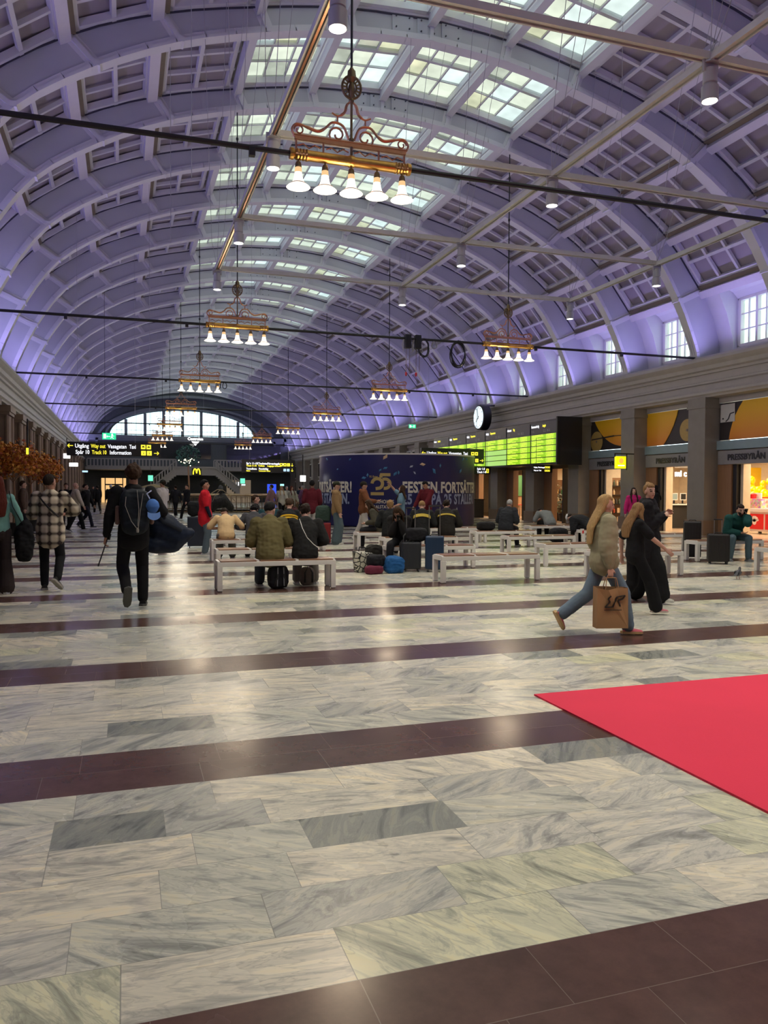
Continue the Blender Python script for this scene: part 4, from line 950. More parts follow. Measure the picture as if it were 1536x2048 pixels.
def big_sign(x0, x1, y, z0, z1, lab, row2=True, k_=1.):
    t = empty('direction_sign', ((x0 + x1) / 2, y, z0)); tag(t, lab, 'sign', 'long black direction signs'); t.scale = (k_, 1, k_); W_ = (x1 - x0) / 2 / k_; h = (z1 - z0) / k_
    b = MB(); b.box(-W_, W_, 0, .12, 0, h); bd = ob('sign_box', b, M['sblack'], t, bevel=.01)
    zt = h * .58; zb = h * .13; s = min(h, .46) * .40; X = -W_
    arrow(X + .12, zt + .33 * s, .085, 'l', M['syellow'], t)
    text('Utgång', M['swhite'], bd, (X + .26, -.004, zt), s, bold=.003, width=.43); text('Way out', M['syellow'], bd, (X + .76, -.004, zt), s, bold=.003, width=.46); text('Vasagatan', M['swhite'], bd, (X + 1.29, -.004, zt), s, bold=.003, width=.60); text('Taxi', M['swhite'], bd, (X + 1.98, -.004, zt), s, bold=.003, width=.21)
    pict(X + 2.43, zt + .33 * s, .075, M['syellow'], t, 0); pict(X + 2.61, zt + .33 * s, .075, M['syellow'], t, 1)
    if row2:
        text('Spår 10', M['swhite'], bd, (X + .28, -.004, zb), s, bold=.003, width=.43); text('Track 10', M['syellow'], bd, (X + .79, -.004, zb), s, bold=.003, width=.46); text('Information', M['swhite'], bd, (X + 1.35, -.004, zb), s, bold=.003, width=.68)
        pict(X + 2.44, zb + .33 * s, .078, M['syellow'], t, 2); 
    pict(X + 2.63, zb + .33 * s, .078, M['syellow'], t, 2); arrow(X + 2.86, zb + .33 * s, .08, 'r', M['syellow'], t)
    b = MB()
    for x in (-W_ + .35, W_ - .35): b.tube([(x, .06, h), (x, .06, (vault_z((x0 + x1) / 2 + x * k_) - z0) / k_)], .006, 5)
    ob('hanger', b, M['cable'], t)
big_sign(-1.84, 1.16, 28, 2.60, 3.06, 'long black two-line direction sign hanging on the left over the crowd')
big_sign(13.85, 17.25, 36.2, 2.85, 3.60, 'long black direction sign partly behind the top of the blue kiosk', row2=False, k_=1.14)
t = empty('direction_sign', (10.5, 60, 2.84)); tag(t, 'distant black direction sign with small lines of text and down arrows', 'sign'); b = MB(); b.box(-2.1, 2.0, 0, .12, -.05, .95); bd = ob('sign_box', b, M['sblack'], t)
def tline(s_, x, z, size, m): text(s_, m, bd, (x, -.005, z), size, bold=.008, width=len(s_) * size * .42)
tline('Spår 11-18', -1.75, .58, .21, M['swhite']); tline('Track 11-18', -1.75, .42, .17, M['syellow']); tline('Toaletter', -.85, .58, .21, M['swhite']); tline('Toilets', -.85, .42, .17, M['syellow']); tline('Förvaringsboxar', -.15, .58, .21, M['swhite']); tline('Luggage lockers', -.15, .42, .17, M['syellow'])
tline('Tunnelbana', -1.75, .18, .19, M['swhite']); tline('Metro', -1.75, .04, .14, M['syellow']); tline('Pendeltåg', -.8, .18, .19, M['swhite']); tline('Commuter trains', -.8, .04, .14, M['syellow'])
for k in range(3): pict(1.05 + .28 * k - .12, .58, .12, M['syellow'], t, k)
for k in range(2): pict(1.2 + .27 * k, .17, .1, M['sblue'], t, 2)
arrow(1.78, .58, .12, 'd', M['syellow'], t); arrow(1.78, .18, .12, 'd', M['syellow'], t)
b = MB(); b.tube([(-1.5, .06, .9), (-1.5, .06, 10.1)], .010, 5); b.tube([(1.5, .06, .9), (1.5, .06, 9.7)], .010, 5); ob('hanger', b, M['cable'], t)
def small_sign(x, y, z, w_, h, lab, lines, picts):
    t = empty('direction_sign', (x, y, z)); tag(t, lab, 'sign'); b = MB(); b.box(-w_, w_, 0, .08, 0, h); bd = ob('sign_box', b, M['sblack'], t)
    for s_, xx, zz, sz in lines: text(s_, M['swhite'], bd, (xx, -.005, zz), sz, bold=.003, squash=.85)
    for xx, zz, sz in picts: pict(xx, zz, sz, M['syellow'], t, 0)
    b = MB(); b.tube([(-w_ * .6, .04, h), (-w_ * .6, .04, h + 1.2)], .01, 5); b.tube([(w_ * .6, .04, h), (w_ * .6, .04, h + 1.2)], .01, 5); ob('hanger', b, M['black'], t)
small_sign(17.15, 36.2, 2.34, .47, .40, 'small black sign with a yellow symbol below the middle of the departure board', [('Spår 1-8', -.28, .21, .15), ('Track 1-8', -.28, .05, .15)], [(.30, .2, .07), (.30, .13, .07)])
small_sign(17.75, 31.2, 2.31, .50, .36, 'small black sign with yellow symbols below the near end of the departure board', [('Utgång  Klarabergsgatan', -.44, .22, .075), ('Way out  Taxi', -.44, .08, .075)], [(.15 + .09 * k, .25, .042) for k in range(3)] + [(.15 + .09 * k, .1, .042) for k in range(3)])
# green exit signs
M['sgreen'] = emi('sign_green', (.02, .62, .28), 1.1); M['sgw'] = emi('sign_green_white', (.7, 1, .8), 1.2)
def exit_sign(x, y, z, w_, lab, glow=True):
    t = empty('exit_sign', (x, y, z)); tag(t, lab, 'exit sign'); h = w_ * .5
    b = MB(); b.box(-w_ / 2, w_ / 2, 0, .06, 0, h); ob('panel', b, M['sgreen'], t)
    b = MB(); b.box(-.42 * w_, -.22 * w_, -.006, 0, .15 * h, .85 * h); ob('door_symbol', b, M['sgw'], t); b = MB(); b.beam((-.12 * w_, -.004, .45 * h), (.1 * w_, -.004, .45 * h), .006, .1 * h); b.prism([(-.12 * w_, .25 * h), (-.12 * w_, .65 * h), (-.2 * w_, .45 * h)], -.006, 0, 'y'); ob('arrow', b, M['sgw'], t)
    b = MB(); b.ball((.22 * w_, -.004, .78 * h), .07 * w_, 8); b.beam((.22 * w_, -.004, .7 * h), (.2 * w_, -.004, .4 * h), .01, .1 * w_, (1, 0, 0)); b.beam((.2 * w_, -.004, .4 * h), (.32 * w_, -.004, .12 * h), .01, .05 * w_, (1, 0, 0)); b.beam((.2 * w_, -.004, .4 * h), (.1 * w_, -.004, .15 * h), .01, .05 * w_, (1, 0, 0)); b.beam((.21 * w_, -.004, .65 * h), (.36 * w_, -.004, .5 * h), .01, .04 * w_, (1, 0, 0)); ob('running_figure', b, M['sgw'], t)
    b = MB(); b.tube([(-.3 * w_, .03, h), (-.3 * w_, .03, vault_z(x) - z if x < 15 else h + 1.2)], .008, 4); ob('hanger', b, M['black'], t)
exit_sign(-.72, 40, 3.87, .62, 'green exit sign hanging above the left direction sign')
exit_sign(15.9, 43, 5.12, .42, 'green exit sign on the right cornice above the kiosk')
def glow_box(x, y, z, w_, h, m, lab, cat='sign'):
    t = empty('light_box', (x, y, z)); tag(t, lab, cat); b = MB(); b.box(-w_ / 2, w_ / 2, -.03, 0, 0, h); ob('display', b, m, t); b = MB(); b.box(-w_ / 2 - .02, w_ / 2 + .02, 0, .08, -.02, h + .02); b.box(-.02, .02, .02, .06, h, h + .9); ob('casing', b, M['black'], t)
M['gbox'] = emi('green_box', (.15, .85, .5), 1.1)
glow_box(2.55, YW - 6, 2.35, .50, .60, M['gbox'], 'green light box left of the stair at the far end'); glow_box(12.15, YW - 6.5, 2.15, .50, .55, M['gbox'], 'green light box right of the stair at the far end')
glow_box(16.2, YW - 8, 1.9, .42, .22, emi('cyan_box', (.4, .9, .85), 1.1), 'small pale cyan light box by the far right corner')
glow_box(-3.3, 57, 3.0, .55, .24, M['whiteglow'], 'small white light box on the far left piers'); glow_box(-3.2, 49, 3.25, .36, .28, M['whiteglow'], 'white light box beyond the orange autumn trees'); glow_box(-2.9, 64, 2.75, .4, .13, M['sblue'], 'thin pale blue light strip on the far left piers')
glow_box(7.35, 33.6, 1.86, .24, .26, M['whiteglow'], 'bright white light box beside the left edge of the blue kiosk')
glow_box(-2.86, 26.5, 2.55, .07, .2, M['syellow'], 'tiny yellow light on the left piers above the autumn trees')
# ------------------------------------------------------------------ departure board
def led_mat():
    m, n, l, b = newmat('led_rows')
    def ma(op, a, bb=None):
        x = n.new('ShaderNodeMath'); x.operation = op
        for i, q in enumerate((a, bb)):
            if q is None: continue
            if isinstance(q, (int, float)): x.inputs[i].default_value = q
            else: l.new(q, x.inputs[i])
        return x.outputs[0]
    tc = n.new('ShaderNodeTexCoord'); sx = n.new('ShaderNodeSeparateXYZ'); l.new(tc.outputs['Object'], sx.inputs[0]); Y_, Z_ = sx.outputs['Y'], sx.outputs['Z']
    row = ma('FLOOR', ma('DIVIDE', Z_, .058)); fz = ma('FRACT', ma('DIVIDE', Z_, .058))
    wn_ = n.new('ShaderNodeTexWhiteNoise'); wn_.noise_dimensions = '1D'; l.new(row, wn_.inputs['W'])
    col = ma('FLOOR', ma('DIVIDE', Y_, .035)); cb = n.new('ShaderNodeCombineXYZ'); l.new(row, cb.inputs[0]); l.new(col, cb.inputs[1]); w2 = n.new('ShaderNodeTexWhiteNoise'); w2.noise_dimensions = '2D'; l.new(cb.outputs[0], w2.inputs['Vector'])
    # left text column of varying length, right column of short groups
    yy = ma('FRACT', ma('DIVIDE', ma('MULTIPLY', Y_, -1.0), 10.0)); u = ma('MULTIPLY', Y_, -1.0)
    inl = ma('LESS_THAN', u, ma('ADD', .45, ma('MULTIPLY', wn_.outputs[0], .75))); inr = ma('MULTIPLY', ma('GREATER_THAN', u, 1.3), ma('LESS_THAN', u, 1.95))
    msk = ma('MULTIPLY', ma('MULTIPLY', ma('MAXIMUM', inl, inr), ma('GREATER_THAN', w2.outputs[0], .16)), ma('LESS_THAN', ma('ABSOLUTE', ma('SUBTRACT', fz, .5)), .3))
    mx = n.new('ShaderNodeMix'); mx.data_type = 'RGBA'; l.new(msk, mx.inputs['Factor']); mx.inputs['A'].default_value = (.26, .52, .01, 1); mx.inputs['B'].default_value = (.72, 1.0, .08, 1)
    l.new(mx.outputs['Result'], b.inputs['Emission Color']); b.inputs['Emission Strength'].default_value = 1.0; b.inputs['Base Color'].default_value = (.02, .03, .01, 1); return m
LED = led_mat(); LED2 = emi('led_rows_pale', (.38, .66, .16), .9)
M['boardgrey'] = mat('board_header', (.045, .048, .052), .4)
BXX = 17.5; t = empty('departure_board', (BXX, 29.5, 2.72)); tag(t, 'long black departure board of six glowing green timetable panels by the right wall', 'departure board')
b = MB(); b.box(.02, 1.0, -.02, 14.2, -.06, 1.86); ob('housing', b, M['sblack'], t)
b = MB(); b.box(-.1, .02, -.12, -.02, -.1, 1.95); b.box(.02, 1.1, -.14, -.02, -.1, 1.95); ob('end_panel', b, M['black'], t)
heads = [('Fjärrtåg', 'Ankomst'), ('Avgång', 'Tåg'), ('Fjärrtåg', 'Avgång'), ('Pendeltåg', 'Avgång'), ('Regionaltåg', 'Avgång'), ('Buss', 'Avgång')]
heads = [('Kommande tåg', 'Avgår'), ('Ankomst', 'Tåg'), ('Avgång', 'Departures'), ('Avgång', 'Departures'), ('Avgång', 'Departures'), ('Ankomst', 'Arrivals')]
for k in range(6):
    p = empty('timetable_panel', (0, 2.36 * k, 0)); p.parent = t
    b = MB(); b.box(-.01, .03, .05, 2.31, 1.32, 1.80); ob('header', b, M['boardgrey'], p)
    for r in range(5):
        z = .02 + .258 * r; q = MB(); q.box(-.004, .03, -2.22, .0, 0, .222); o = ob('led_row', q, LED2 if (k == 2 and r < 3) else LED, p, loc=(0, 2.28, z))
    a, c = heads[k]; text(a, M['swhite'], p, (-.015, 2.27, 1.60), .155, '-x', bold=.003, squash=.72); text(c, M['syellow'], p, (-.015, 2.27 - .083 * len(a), 1.60), .155, '-x', bold=.003, squash=.8)
    q = MB()
    for yy in (2.24, 2.1, 1.2, 1.08, .9, .84, .72): q.box(-.012, -.008, yy - .05, yy, 1.45, 1.475); q.box(-.012, -.008, yy - .07, yy, 1.39, 1.41)
    ob('column_heading', q, M['cable'], p)
# clock
t = empty('station_clock', (17.55, 37.5, 5.32)); tag(t, 'round station clock with a white dial and thick black drum, above the departure board', 'clock')
b = MB(); b.lathe([(0, -.02), (.60, -.02), (.66, .02), (.66, .42), (0, .42)], n=36, axis='x'); ob('drum', b, M['black'], t, smooth=40)
b = MB(); b.lathe([(0, -.03), (.58, -.03), (.58, -.02)], n=36, axis='x'); d_ = ob('dial', b, emi('lit_dial', (.75, .88, .95), .95), t)
b = MB()
for k in range(12): a = 2 * pi * k / 12; b.beam((-.036, .47 * cos(a), .47 * sin(a)), (-.036, .54 * cos(a), .54 * sin(a)), .01, .04, (1, 0, 0))
ob('hour_marks', b, mat('dial_grey', (.3, .34, .36), .5), d_)
def hand(ang, L, w_): a = radians(90 + ang); b = MB(); b.beam((-.045, -.08 * cos(a), -.08 * sin(a)), (-.045, L * cos(a), L * sin(a)), .01, w_, (0, -sin(a), cos(a))); ob('hand', b, M['black'], d_)
hand(-132, .32, .05); hand(-14, .48, .035)
b = MB(); b.box(.3, 1.1, -.04, .04, .6, .68); b.box(.1, .3, -.05, .05, .5, .68); ob('bracket', b, M['black'], t)
# ------------------------------------------------------------------ round blue kiosk with banner
KC = (11.46, 32.97); KR = 3.42
t = empty('banner_kiosk', (KC[0], KC[1], 0)); tag(t, 'big round dark blue banner kiosk with 25 year festival lettering', 'kiosk')
NAVY = mat('navy_banner', (.008, .010, .095), .38, var=.06)
b = MB(); b.lathe([(KR, .03), (KR, 2.93)], n=96); ob('banner', b, NAVY, t, smooth=60)
b = MB(); b.lathe([(KR - .1, 0), (KR - .1, .05), (KR - .02, .05)], n=96); ob('plinth', b, M['black'], t)
b = MB(); b.lathe([(KR + .02, 2.93), (KR + .02, 2.99), (KR - .2, 3.0), (0, 3.0)], n=96); ob('roof_edge', b, M['white'], t, smooth=40)
kt = t
def bend(me, a0, r=KR + .012):
    for v in me.vertices:
        a = a0 + v.co.x / KR; rr = r + v.co.z; v.co = (rr * sin(a), -rr * cos(a), v.co.y)
    me.update()
import bmesh
def ktext(s, a0, z, size, m, bold=.01, squash=1., align='CENTER', name='lettering'):
    me = textmesh(s, size, .004, bold, align, 1.07); me.materials.append(m)
    bb = bmesh.new(); bb.from_mesh(me)
    for v in bb.verts: v.co.x *= squash
    # cut into narrow strips so the flat letters can follow the drum
    x0 = min(v.co.x for v in bb.verts); x1 = max(v.co.x for v in bb.verts); x = x0 + .12
    while x < x1: bmesh.ops.bisect_plane(bb, geom=bb.verts[:] + bb.edges[:] + bb.faces[:], plane_co=(x, 0, 0), plane_no=(1, 0, 0)); x += .12
    for v in bb.verts: v.co.y += z
    bb.to_mesh(me); bb.free(); bend(me, a0); return link(name, me, kt)
M['bwhite'] = mat('banner_white_print', (.80, .76, .66), .5, var=.02); M['bblue'] = mat('banner_grey_blue_print', (.36, .42, .62), .5, var=.02); M['bgold'] = mat('banner_gold_print', (.55, .40, .14), .4, var=.15, scale=3)
# direction from the kiosk to the viewer
def kang(px):          # angle on the drum of a point seen at image column px (the drum faces the viewer)
    th = math.atan((px - 768) / 1570.1) + .3185 - math.atan2(KC[0], KC[1]); D = sqrt(KC[0] ** 2 + KC[1] ** 2); ph = math.asin(max(-1, min(1, sin(th) * D / KR))) - th
    return ph + -math.atan2(KC[0], KC[1])
aL = kang(720)
kl = kang(759); kr = kang(804)
ktext('FESTEN FORTSÄTTER!', kr, 1.42, .60, M['bwhite'], .022, .72, 'LEFT'); ktext('25 ÅR PÅ 25 STÄLLEN.', kr, .95, .57, M['bblue'], .019, .70, 'LEFT')
ktext('FESTEN FORTSÄTTER!', kang(704), 1.42, .60, M['bwhite'], .022, .72, 'RIGHT'); ktext('25 ÅR PÅ 25 STÄLLEN.', kang(699), .95, .57, M['bblue'], .019, .70, 'RIGHT')
ktext('STOCKHOLMS', kl, .97, .20, M['bwhite'], .004, .86); ktext('CENTRALSTATION', kl, .77, .18, M['bwhite'], .004, .78)
# gold 25
def kpoly(pts, w_, lab='gold_number', m=None):
    """stroke on the drum: pts in (x,z) metres from the logo centre"""
    pts = [(p_[0] * .8, 1.31 + (p_[1] - 1.2) * .75) for p_ in pts]; w_ *= .95; b = MB(); q = []
    for a, c in zip(pts, pts[1:]):
        n_ = max(1, int((V((*a, 0)) - V((*c, 0))).length / .06))
        for i in range(n_): q.append((a[0] + (c[0] - a[0]) * i / n_, a[1] + (c[1] - a[1]) * i / n_))
    q.append(pts[-1]); N_ = len(q); vs = []
    for i, p in enumerate(q):
        a = q[max(i - 1, 0)]; c = q[min(i + 1, N_ - 1)]; t_ = V((c[0] - a[0], c[1] - a[1])).normalized(); n_ = V((-t_.y, t_.x)) * w_ / 2
        for s_ in (1, -1):
            ang = kl + (p[0] + s_ * n_.x) / KR
            for r_ in (KR + .008, KR + .016): vs.append((r_ * sin(ang), -r_ * cos(ang), p[1] + s_ * n_.y))
    fs = []
    for i in range(N_ - 1): a = 4 * i; c = a + 4; fs += [(a + 1, c + 1, c + 3, a + 3), (a, a + 1, c + 1, c), (a + 2, c + 2, c + 3, a + 3)]
    b.add(vs, fs); ob(lab, b, m or M['bgold'], kt)
def arcp(cx_, cz, r, a0, a1, n=22): return [(cx_ + r * cos(radians(a0 + (a1 - a0) * k / n)), cz + r * sin(radians(a0 + (a1 - a0) * k / n))) for k in range(n + 1)]
kpoly(arcp(-.12, 1.80, .27, 178, -62) + [(-.20, 1.53)], .135); kpoly([(-.46, 1.26), (.22, 1.26)], .13)
kpoly(arcp(.28, 1.80, .25, 118, -105), .13); kpoly([(.02, 2.28), (.55, 2.28)], .13); kpoly([(.07, 2.28), (.07, 2.12)], .13)
ktext('Vi firar', kl - .075, 2.0, .13, M['bgold'], .002, .9)
r = random.Random(8); cf = [mat('confetti_gold', (.7, .5, .3), .4), mat('confetti_blue', (.05, .22, .42), .4), mat('confetti_pale', (.45, .5, .6), .4)]
for k, (px, z, c, s_) in enumerate(((770, 2.82, 0, .16), (845, 2.55, 0, .15), (822, 2.45, 2, .1), (829, 2.2, 2, .09), (770, 2.38, 1, .12), (790, 2.15, 1, .13), (728, 2.0, 1, .13), (760, 2.3, 1, .09), (868, 2.28, 1, .16), (880, 2.5, 1, .1), (735, 2.1, 1, .1), (797, 2.2, 1, .1), (700, 2.75, 1, .09), (654, 2.8, 1, .12), (675, 2.35, 1, .08), (925, 2.8, 1, .1), (932, 2.82, 1, .1), (920, 2.3, 1, .14), (650, 1.2, 1, .1), (860, .9, 2, .09), (913, .7, 2, .12))):
    a = kang(px); d = r.uniform(0, pi); q = [(-.8, -.1), (-.2, .45), (.9, .2), (.3, -.4)]; b = MB()
    P = [((u * cos(d) - v * sin(d)) * s_, (u * sin(d) + v * cos(d)) * s_ + z) for u, v in q]; R_ = KR + .01
    b.add([(R_ * sin(a + x / KR), -R_ * cos(a + x / KR), zz) for x, zz in P] + [((R_ + .02) * sin(a), -(R_ + .02) * cos(a), sum(p[1] for p in P) / 4)], [(0, 1, 4), (1, 2, 4), (2, 3, 4), (3, 0, 4)]); ob('confetti_print', b, cf[c], kt)
t = empty('hanging_disc', (14.1, 31.9, 1.35)); tag(t, 'grey round disc leaning out from the right edge of the blue kiosk', 'disc'); b = MB(); b.lathe([(0, -.03), (.26, -.03), (.28, 0), (.26, .03), (0, .03)], n=24, axis='y'); ob('disc', b, mat('disc_grey', (.35, .34, .36), .5), t, smooth=40); b = MB(); b.lathe([(0, -.04), (.12, -.04), (.12, -.03)], n=16, axis='y'); b.box(-.03, .03, .02, .06, -1.35, .1); ob('stand', b, M['boardgrey'], t)
# ------------------------------------------------------------------ red carpet
t = MB(); t.box(2.84, 11.5, -2.0, 5.08, 0, .012)
m, n, l, bb = newmat('red_carpet_felt'); nz = n.new('ShaderNodeTexNoise'); nz.inputs['Scale'].default_value = 220; tc = n.new('ShaderNodeTexCoord'); l.new(tc.outputs['Object'], nz.inputs[0]); n2 = n.new('ShaderNodeTexNoise'); n2.inputs['Scale'].default_value = 1.2; l.new(tc.outputs['Object'], n2.inputs[0])
mr = n.new('ShaderNodeMapRange'); mr.inputs['To Min'].default_value = .88; mr.inputs['To Max'].default_value = 1.08; l.new(n2.outputs[0], mr.inputs[0]); s_ = n.new('ShaderNodeVectorMath'); s_.operation = 'SCALE'; s_.inputs[0].default_value = (.72, .032, .080); l.new(mr.outputs[0], s_.inputs['Scale']); l.new(s_.outputs[0], bb.inputs['Base Color']); bb.inputs['Roughness'].default_value = .95
bp = n.new('ShaderNodeBump'); bp.inputs['Strength'].default_value = .4; bp.inputs['Distance'].default_value = .004; l.new(nz.outputs[0], bp.inputs['Height']); l.new(bp.outputs[0], bb.inputs['Normal'])
tag(ob('carpet', t, m), 'flat bright red carpet lying on the marble at the right foreground', 'carpet')
# ------------------------------------------------------------------ benches
M['bench'] = mat('bench_white_steel', (.76, .73, .70), .35, var=.04); M['benchwood'] = mat('bench_brown_board', (.23, .11, .06), .3, var=.25, scale=5, stretch=(1, 10, 10))
def bench():
    t = empty('bench'); L, D, H_ = 1.78, .42, .45
    b = MB(); b.box(0, L, 0, .045, H_ - .085, H_ - .015); b.box(0, L, D - .045, D, H_ - .085, H_ - .015)
    for x in (0, L / 3 - .02, 2 * L / 3 - .02, L - .045): b.box(x + .001, x + .044, .045, D - .045, H_ - .083, H_ - .0 if x in (0, L - .045) else H_ + .005)
    ob('frame', b, M['bench'], t, bevel=.004)
    for x in (0, L - .075):
        for y in (0, D - .075):
            b = MB(); b.box(x, x + .075, y, y + .075, .012, H_ - .086); b.box(x + .01, x + .065, y + .01, y + .065, 0, .013); ob('leg', b, M['bench'], t, bevel=.004)
    for k in range(3): x = .05 + k * (L - .03) / 3; b = MB(); b.box(x, x + L / 3 - .07, .01, D - .01, H_ - .02, H_ + .004); ob('seat_board', b, M['benchwood'], t, bevel=.004)
    return t
b0 = bench()
BEN = [(1.27, 11.58, 'white bench with brown boards in front, a couple sits on it'), (4.83, 11.66, 'empty white bench in the front row, middle of the photo'), (7.68, 11.6, 'front-row bench half hidden behind the walking girls'), (11.42, 11.6, 'front-row bench cut by the right edge of the photo'),
       (1.5, 13.85, 'bench right behind the couple in olive and black jackets'), (4.66, 13.85, 'bench beside the blue upright suitcase'), (7.87, 13.7, 'second-row bench just behind the front middle bench'), (11.6, 13.8, 'bench with the man in the green jacket'),
       (1.7, 16.6, 'bench with the tan shirt sitter on its left end'), (5.45, 16.5, 'bench behind the woman with the phone'), (8.4, 16.3, 'third-row empty bench, right of the middle'), (11.85, 16.3, 'bench seen just left of the black suitcases'),
       (5.5, 18.75, 'bench behind the man in brown hoodie'), (8.65, 18.6, 'bench with the sitter in grey quilted coat'), (11.72, 18.4, 'bench with the red cup under it'),
       (2.9, 18.75, 'bench behind the sitters in olive and black, mostly hidden by them'), (2.5, 20.95, 'hidden bench under the person in dark suit jacket'),
       (8.1, 20.5, 'far bench just right of the blue kiosk foot'), (11.6, 21.1, 'far bench with the hunched grey shirt sitter')]
for k, (x, y, lab) in enumerate(BEN):
    o = b0 if k == 0 else copy_tree(b0); o.location = (x, y, 0); tag(o, lab, 'bench', 'white benches in rows')
# ------------------------------------------------------------------ people
def remesh(mb, vox, mats, name, smooth_it=3, wob=0., seed=0, pick=None):
    me = mb.mesh('tmp', []); o = bpy.data.objects.new('tmp', me)
    r = o.modifiers.new('r', 'REMESH'); r.mode = 'VOXEL'; r.voxel_size = vox
    if smooth_it: s_ = o.modifiers.new('s', 'SMOOTH'); s_.iterations = smooth_it; s_.factor = .5
    out = evaluated(o); bpy.data.meshes.remove(me)
    out.name = name; out.materials.clear()
    for m in mats: out.materials.append(m)
    if wob:
        nv = len(out.vertices); co = [0.] * (3 * nv); no = [0.] * (3 * nv); out.vertices.foreach_get('co', co); out.vertices.foreach_get('normal', no)
        for i in range(0, 3 * nv, 3):
            x, y, z = co[i:i + 3]
            n_ = (noise.noise(V((x * 9 + seed, y * 9, z * 5))) + .6 * noise.noise(V((x * 16, y * 16 + seed, z * 26)))) * wob
            co[i] += no[i] * n_; co[i + 1] += no[i + 1] * n_; co[i + 2] += no[i + 2] * n_
        out.vertices.foreach_set('co', co)
    idx = [0] * len(out.polygons)
    if pick:
        for p in out.polygons: idx[p.index] = pick(p.center)
    out.polygons.foreach_set('material_index', idx); out.polygons.foreach_set('use_smooth', [True] * len(out.polygons)); out.update(); return out
CM = {}
def cloth(c, rough=.85, pat=None):
    k = (tuple(c), rough, pat)
    if k in CM: return CM[k]
    nm = 'cloth_%d' % len(CM)
    if pat == 'plaid':
        m, n, l, b = newmat(nm); tc = n.new('ShaderNodeTexCoord'); sx = n.new('ShaderNodeSeparateXYZ'); l.new(tc.outputs['Object'], sx.inputs[0]); fac = None
        def ma(op, a, bb):
            x = n.new('ShaderNodeMath'); x.operation = op
            for i, q in enumerate((a, bb)):
                if isinstance(q, (int, float)): x.inputs[i].default_value = q
                else: l.new(q, x.inputs[i])
            return x.outputs[0]
        def band(s_, per): return ma('POWER', ma('ABSOLUTE', ma('COSINE', ma('MULTIPLY', s_, pi / per), 0), 0), 6.5)
        f_ = ma('MINIMUM', 1.0, ma('MULTIPLY', ma('ADD', band(sx.outputs['X'], .135), band(sx.outputs['Z'], .14)), .85))
        mx = n.new('ShaderNodeMix'); mx.data_type = 'RGBA'; l.new(f_, mx.inputs['Factor']); mx.inputs['A'].default_value = (*c, 1); mx.inputs['B'].default_value = (.03, .018, .015, 1); l.new(mx.outputs['Result'], b.inputs['Base Color']); b.inputs['Roughness'].default_value = .9
    else: m = mat(nm, c, rough, var=.14, scale=9, bump=.25, stretch=(1, 1, .5), spec=.22)
    CM[k] = m; return m
SKIN = {'fair': mat('skin_fair', (.56, .32, .24), .5, var=.06), 'mid': mat('skin_mid', (.42, .22, .15), .5, var=.06), 'dark': mat('skin_tan', (.28, .15, .10), .5, var=.06)}
EYE = mat('eye', (.03, .02, .018), .2); LIP = mat('lips', (.36, .11, .10), .5); BROW = mat('brow', (.06, .04, .03), .8)
def haircol(c): return mat('hair_%d' % len(bpy.data.materials), c, .62, var=.45, scale=14, bump=.5, stretch=(7, 7, .8), spec=.12)
HAIR = {'dark': haircol((.025, .016, .012)), 'brown': haircol((.045, .024, .014)), 'blond': haircol((.42, .27, .12)), 'red': haircol((.10, .022, .014)), 'grey': haircol((.35, .34, .33)), 'fair': haircol((.26, .15, .07)), 'black': haircol((.010, .009, .010)), 'white': haircol((.6, .6, .6))}
def ik(a, t, l1, l2, hint):
    a, t, hint = V(a), V(t), V(hint); d = t - a; L = d.length; mx = (l1 + l2) * .995
    if L > mx: t = a + d * (mx / L); d = t - a; L = mx
    if L < abs(l1 - l2) + .02: L = abs(l1 - l2) + .02
    u = d.normalized(); ca = (l1 * l1 + L * L - l2 * l2) / (2 * l1 * L); ca = max(-1, min(1, ca)); h = hint - u * hint.dot(u)
    if h.length < 1e-4: h = V((0, 1, 0)) - u * u.y
    h.normalize(); return a + u * l1 * ca + h * l1 * sqrt(1 - ca * ca), t
def hand(mb, W, d, nrm, tv, s, curl=.5):
    d = d.normalized(); tv = (tv - d * tv.dot(d)).normalized(); nrm = (nrm - d * nrm.dot(d)); nrm = (nrm - tv * nrm.dot(tv)).normalized()
    mb.etube([W - d * .02 * s, W + d * .03 * s, W + d * .085 * s], [(.026 * s, .018 * s), (.036 * s, .016 * s), (.038 * s, .013 * s)], tv, 10)
    for k, (o_, L) in enumerate(((.028, .070), (.0095, .078), (-.0095, .073), (-.028, .058))):
        b = W + d * .083 * s + tv * o_ * s; c1 = curl * .6 + .05 * k; c2 = c1 + curl * .9; c3 = c2 + curl * .7
        p1 = b + (d * cos(c1) + nrm * sin(c1)) * L * .45 * s; p2 = p1 + (d * cos(c2) + nrm * sin(c2)) * L * .32 * s; p3 = p2 + (d * cos(c3) + nrm * sin(c3)) * L * .23 * s
        mb.tube([b - d * .01 * s, p1, p2, p3], [.0098 * s, .0095 * s, .0088 * s, .007 * s], 7)
    b = W + d * .018 * s + tv * .026 * s; p1 = b + (d * .62 + tv * .7 + nrm * .25).normalized() * .038 * s; p2 = p1 + (d * .85 + tv * .35 + nrm * (.2 + curl * .5)).normalized() * .034 * s
    mb.tube([b, p1, p2], [.014 * s, .011 * s, .008 * s], 7)
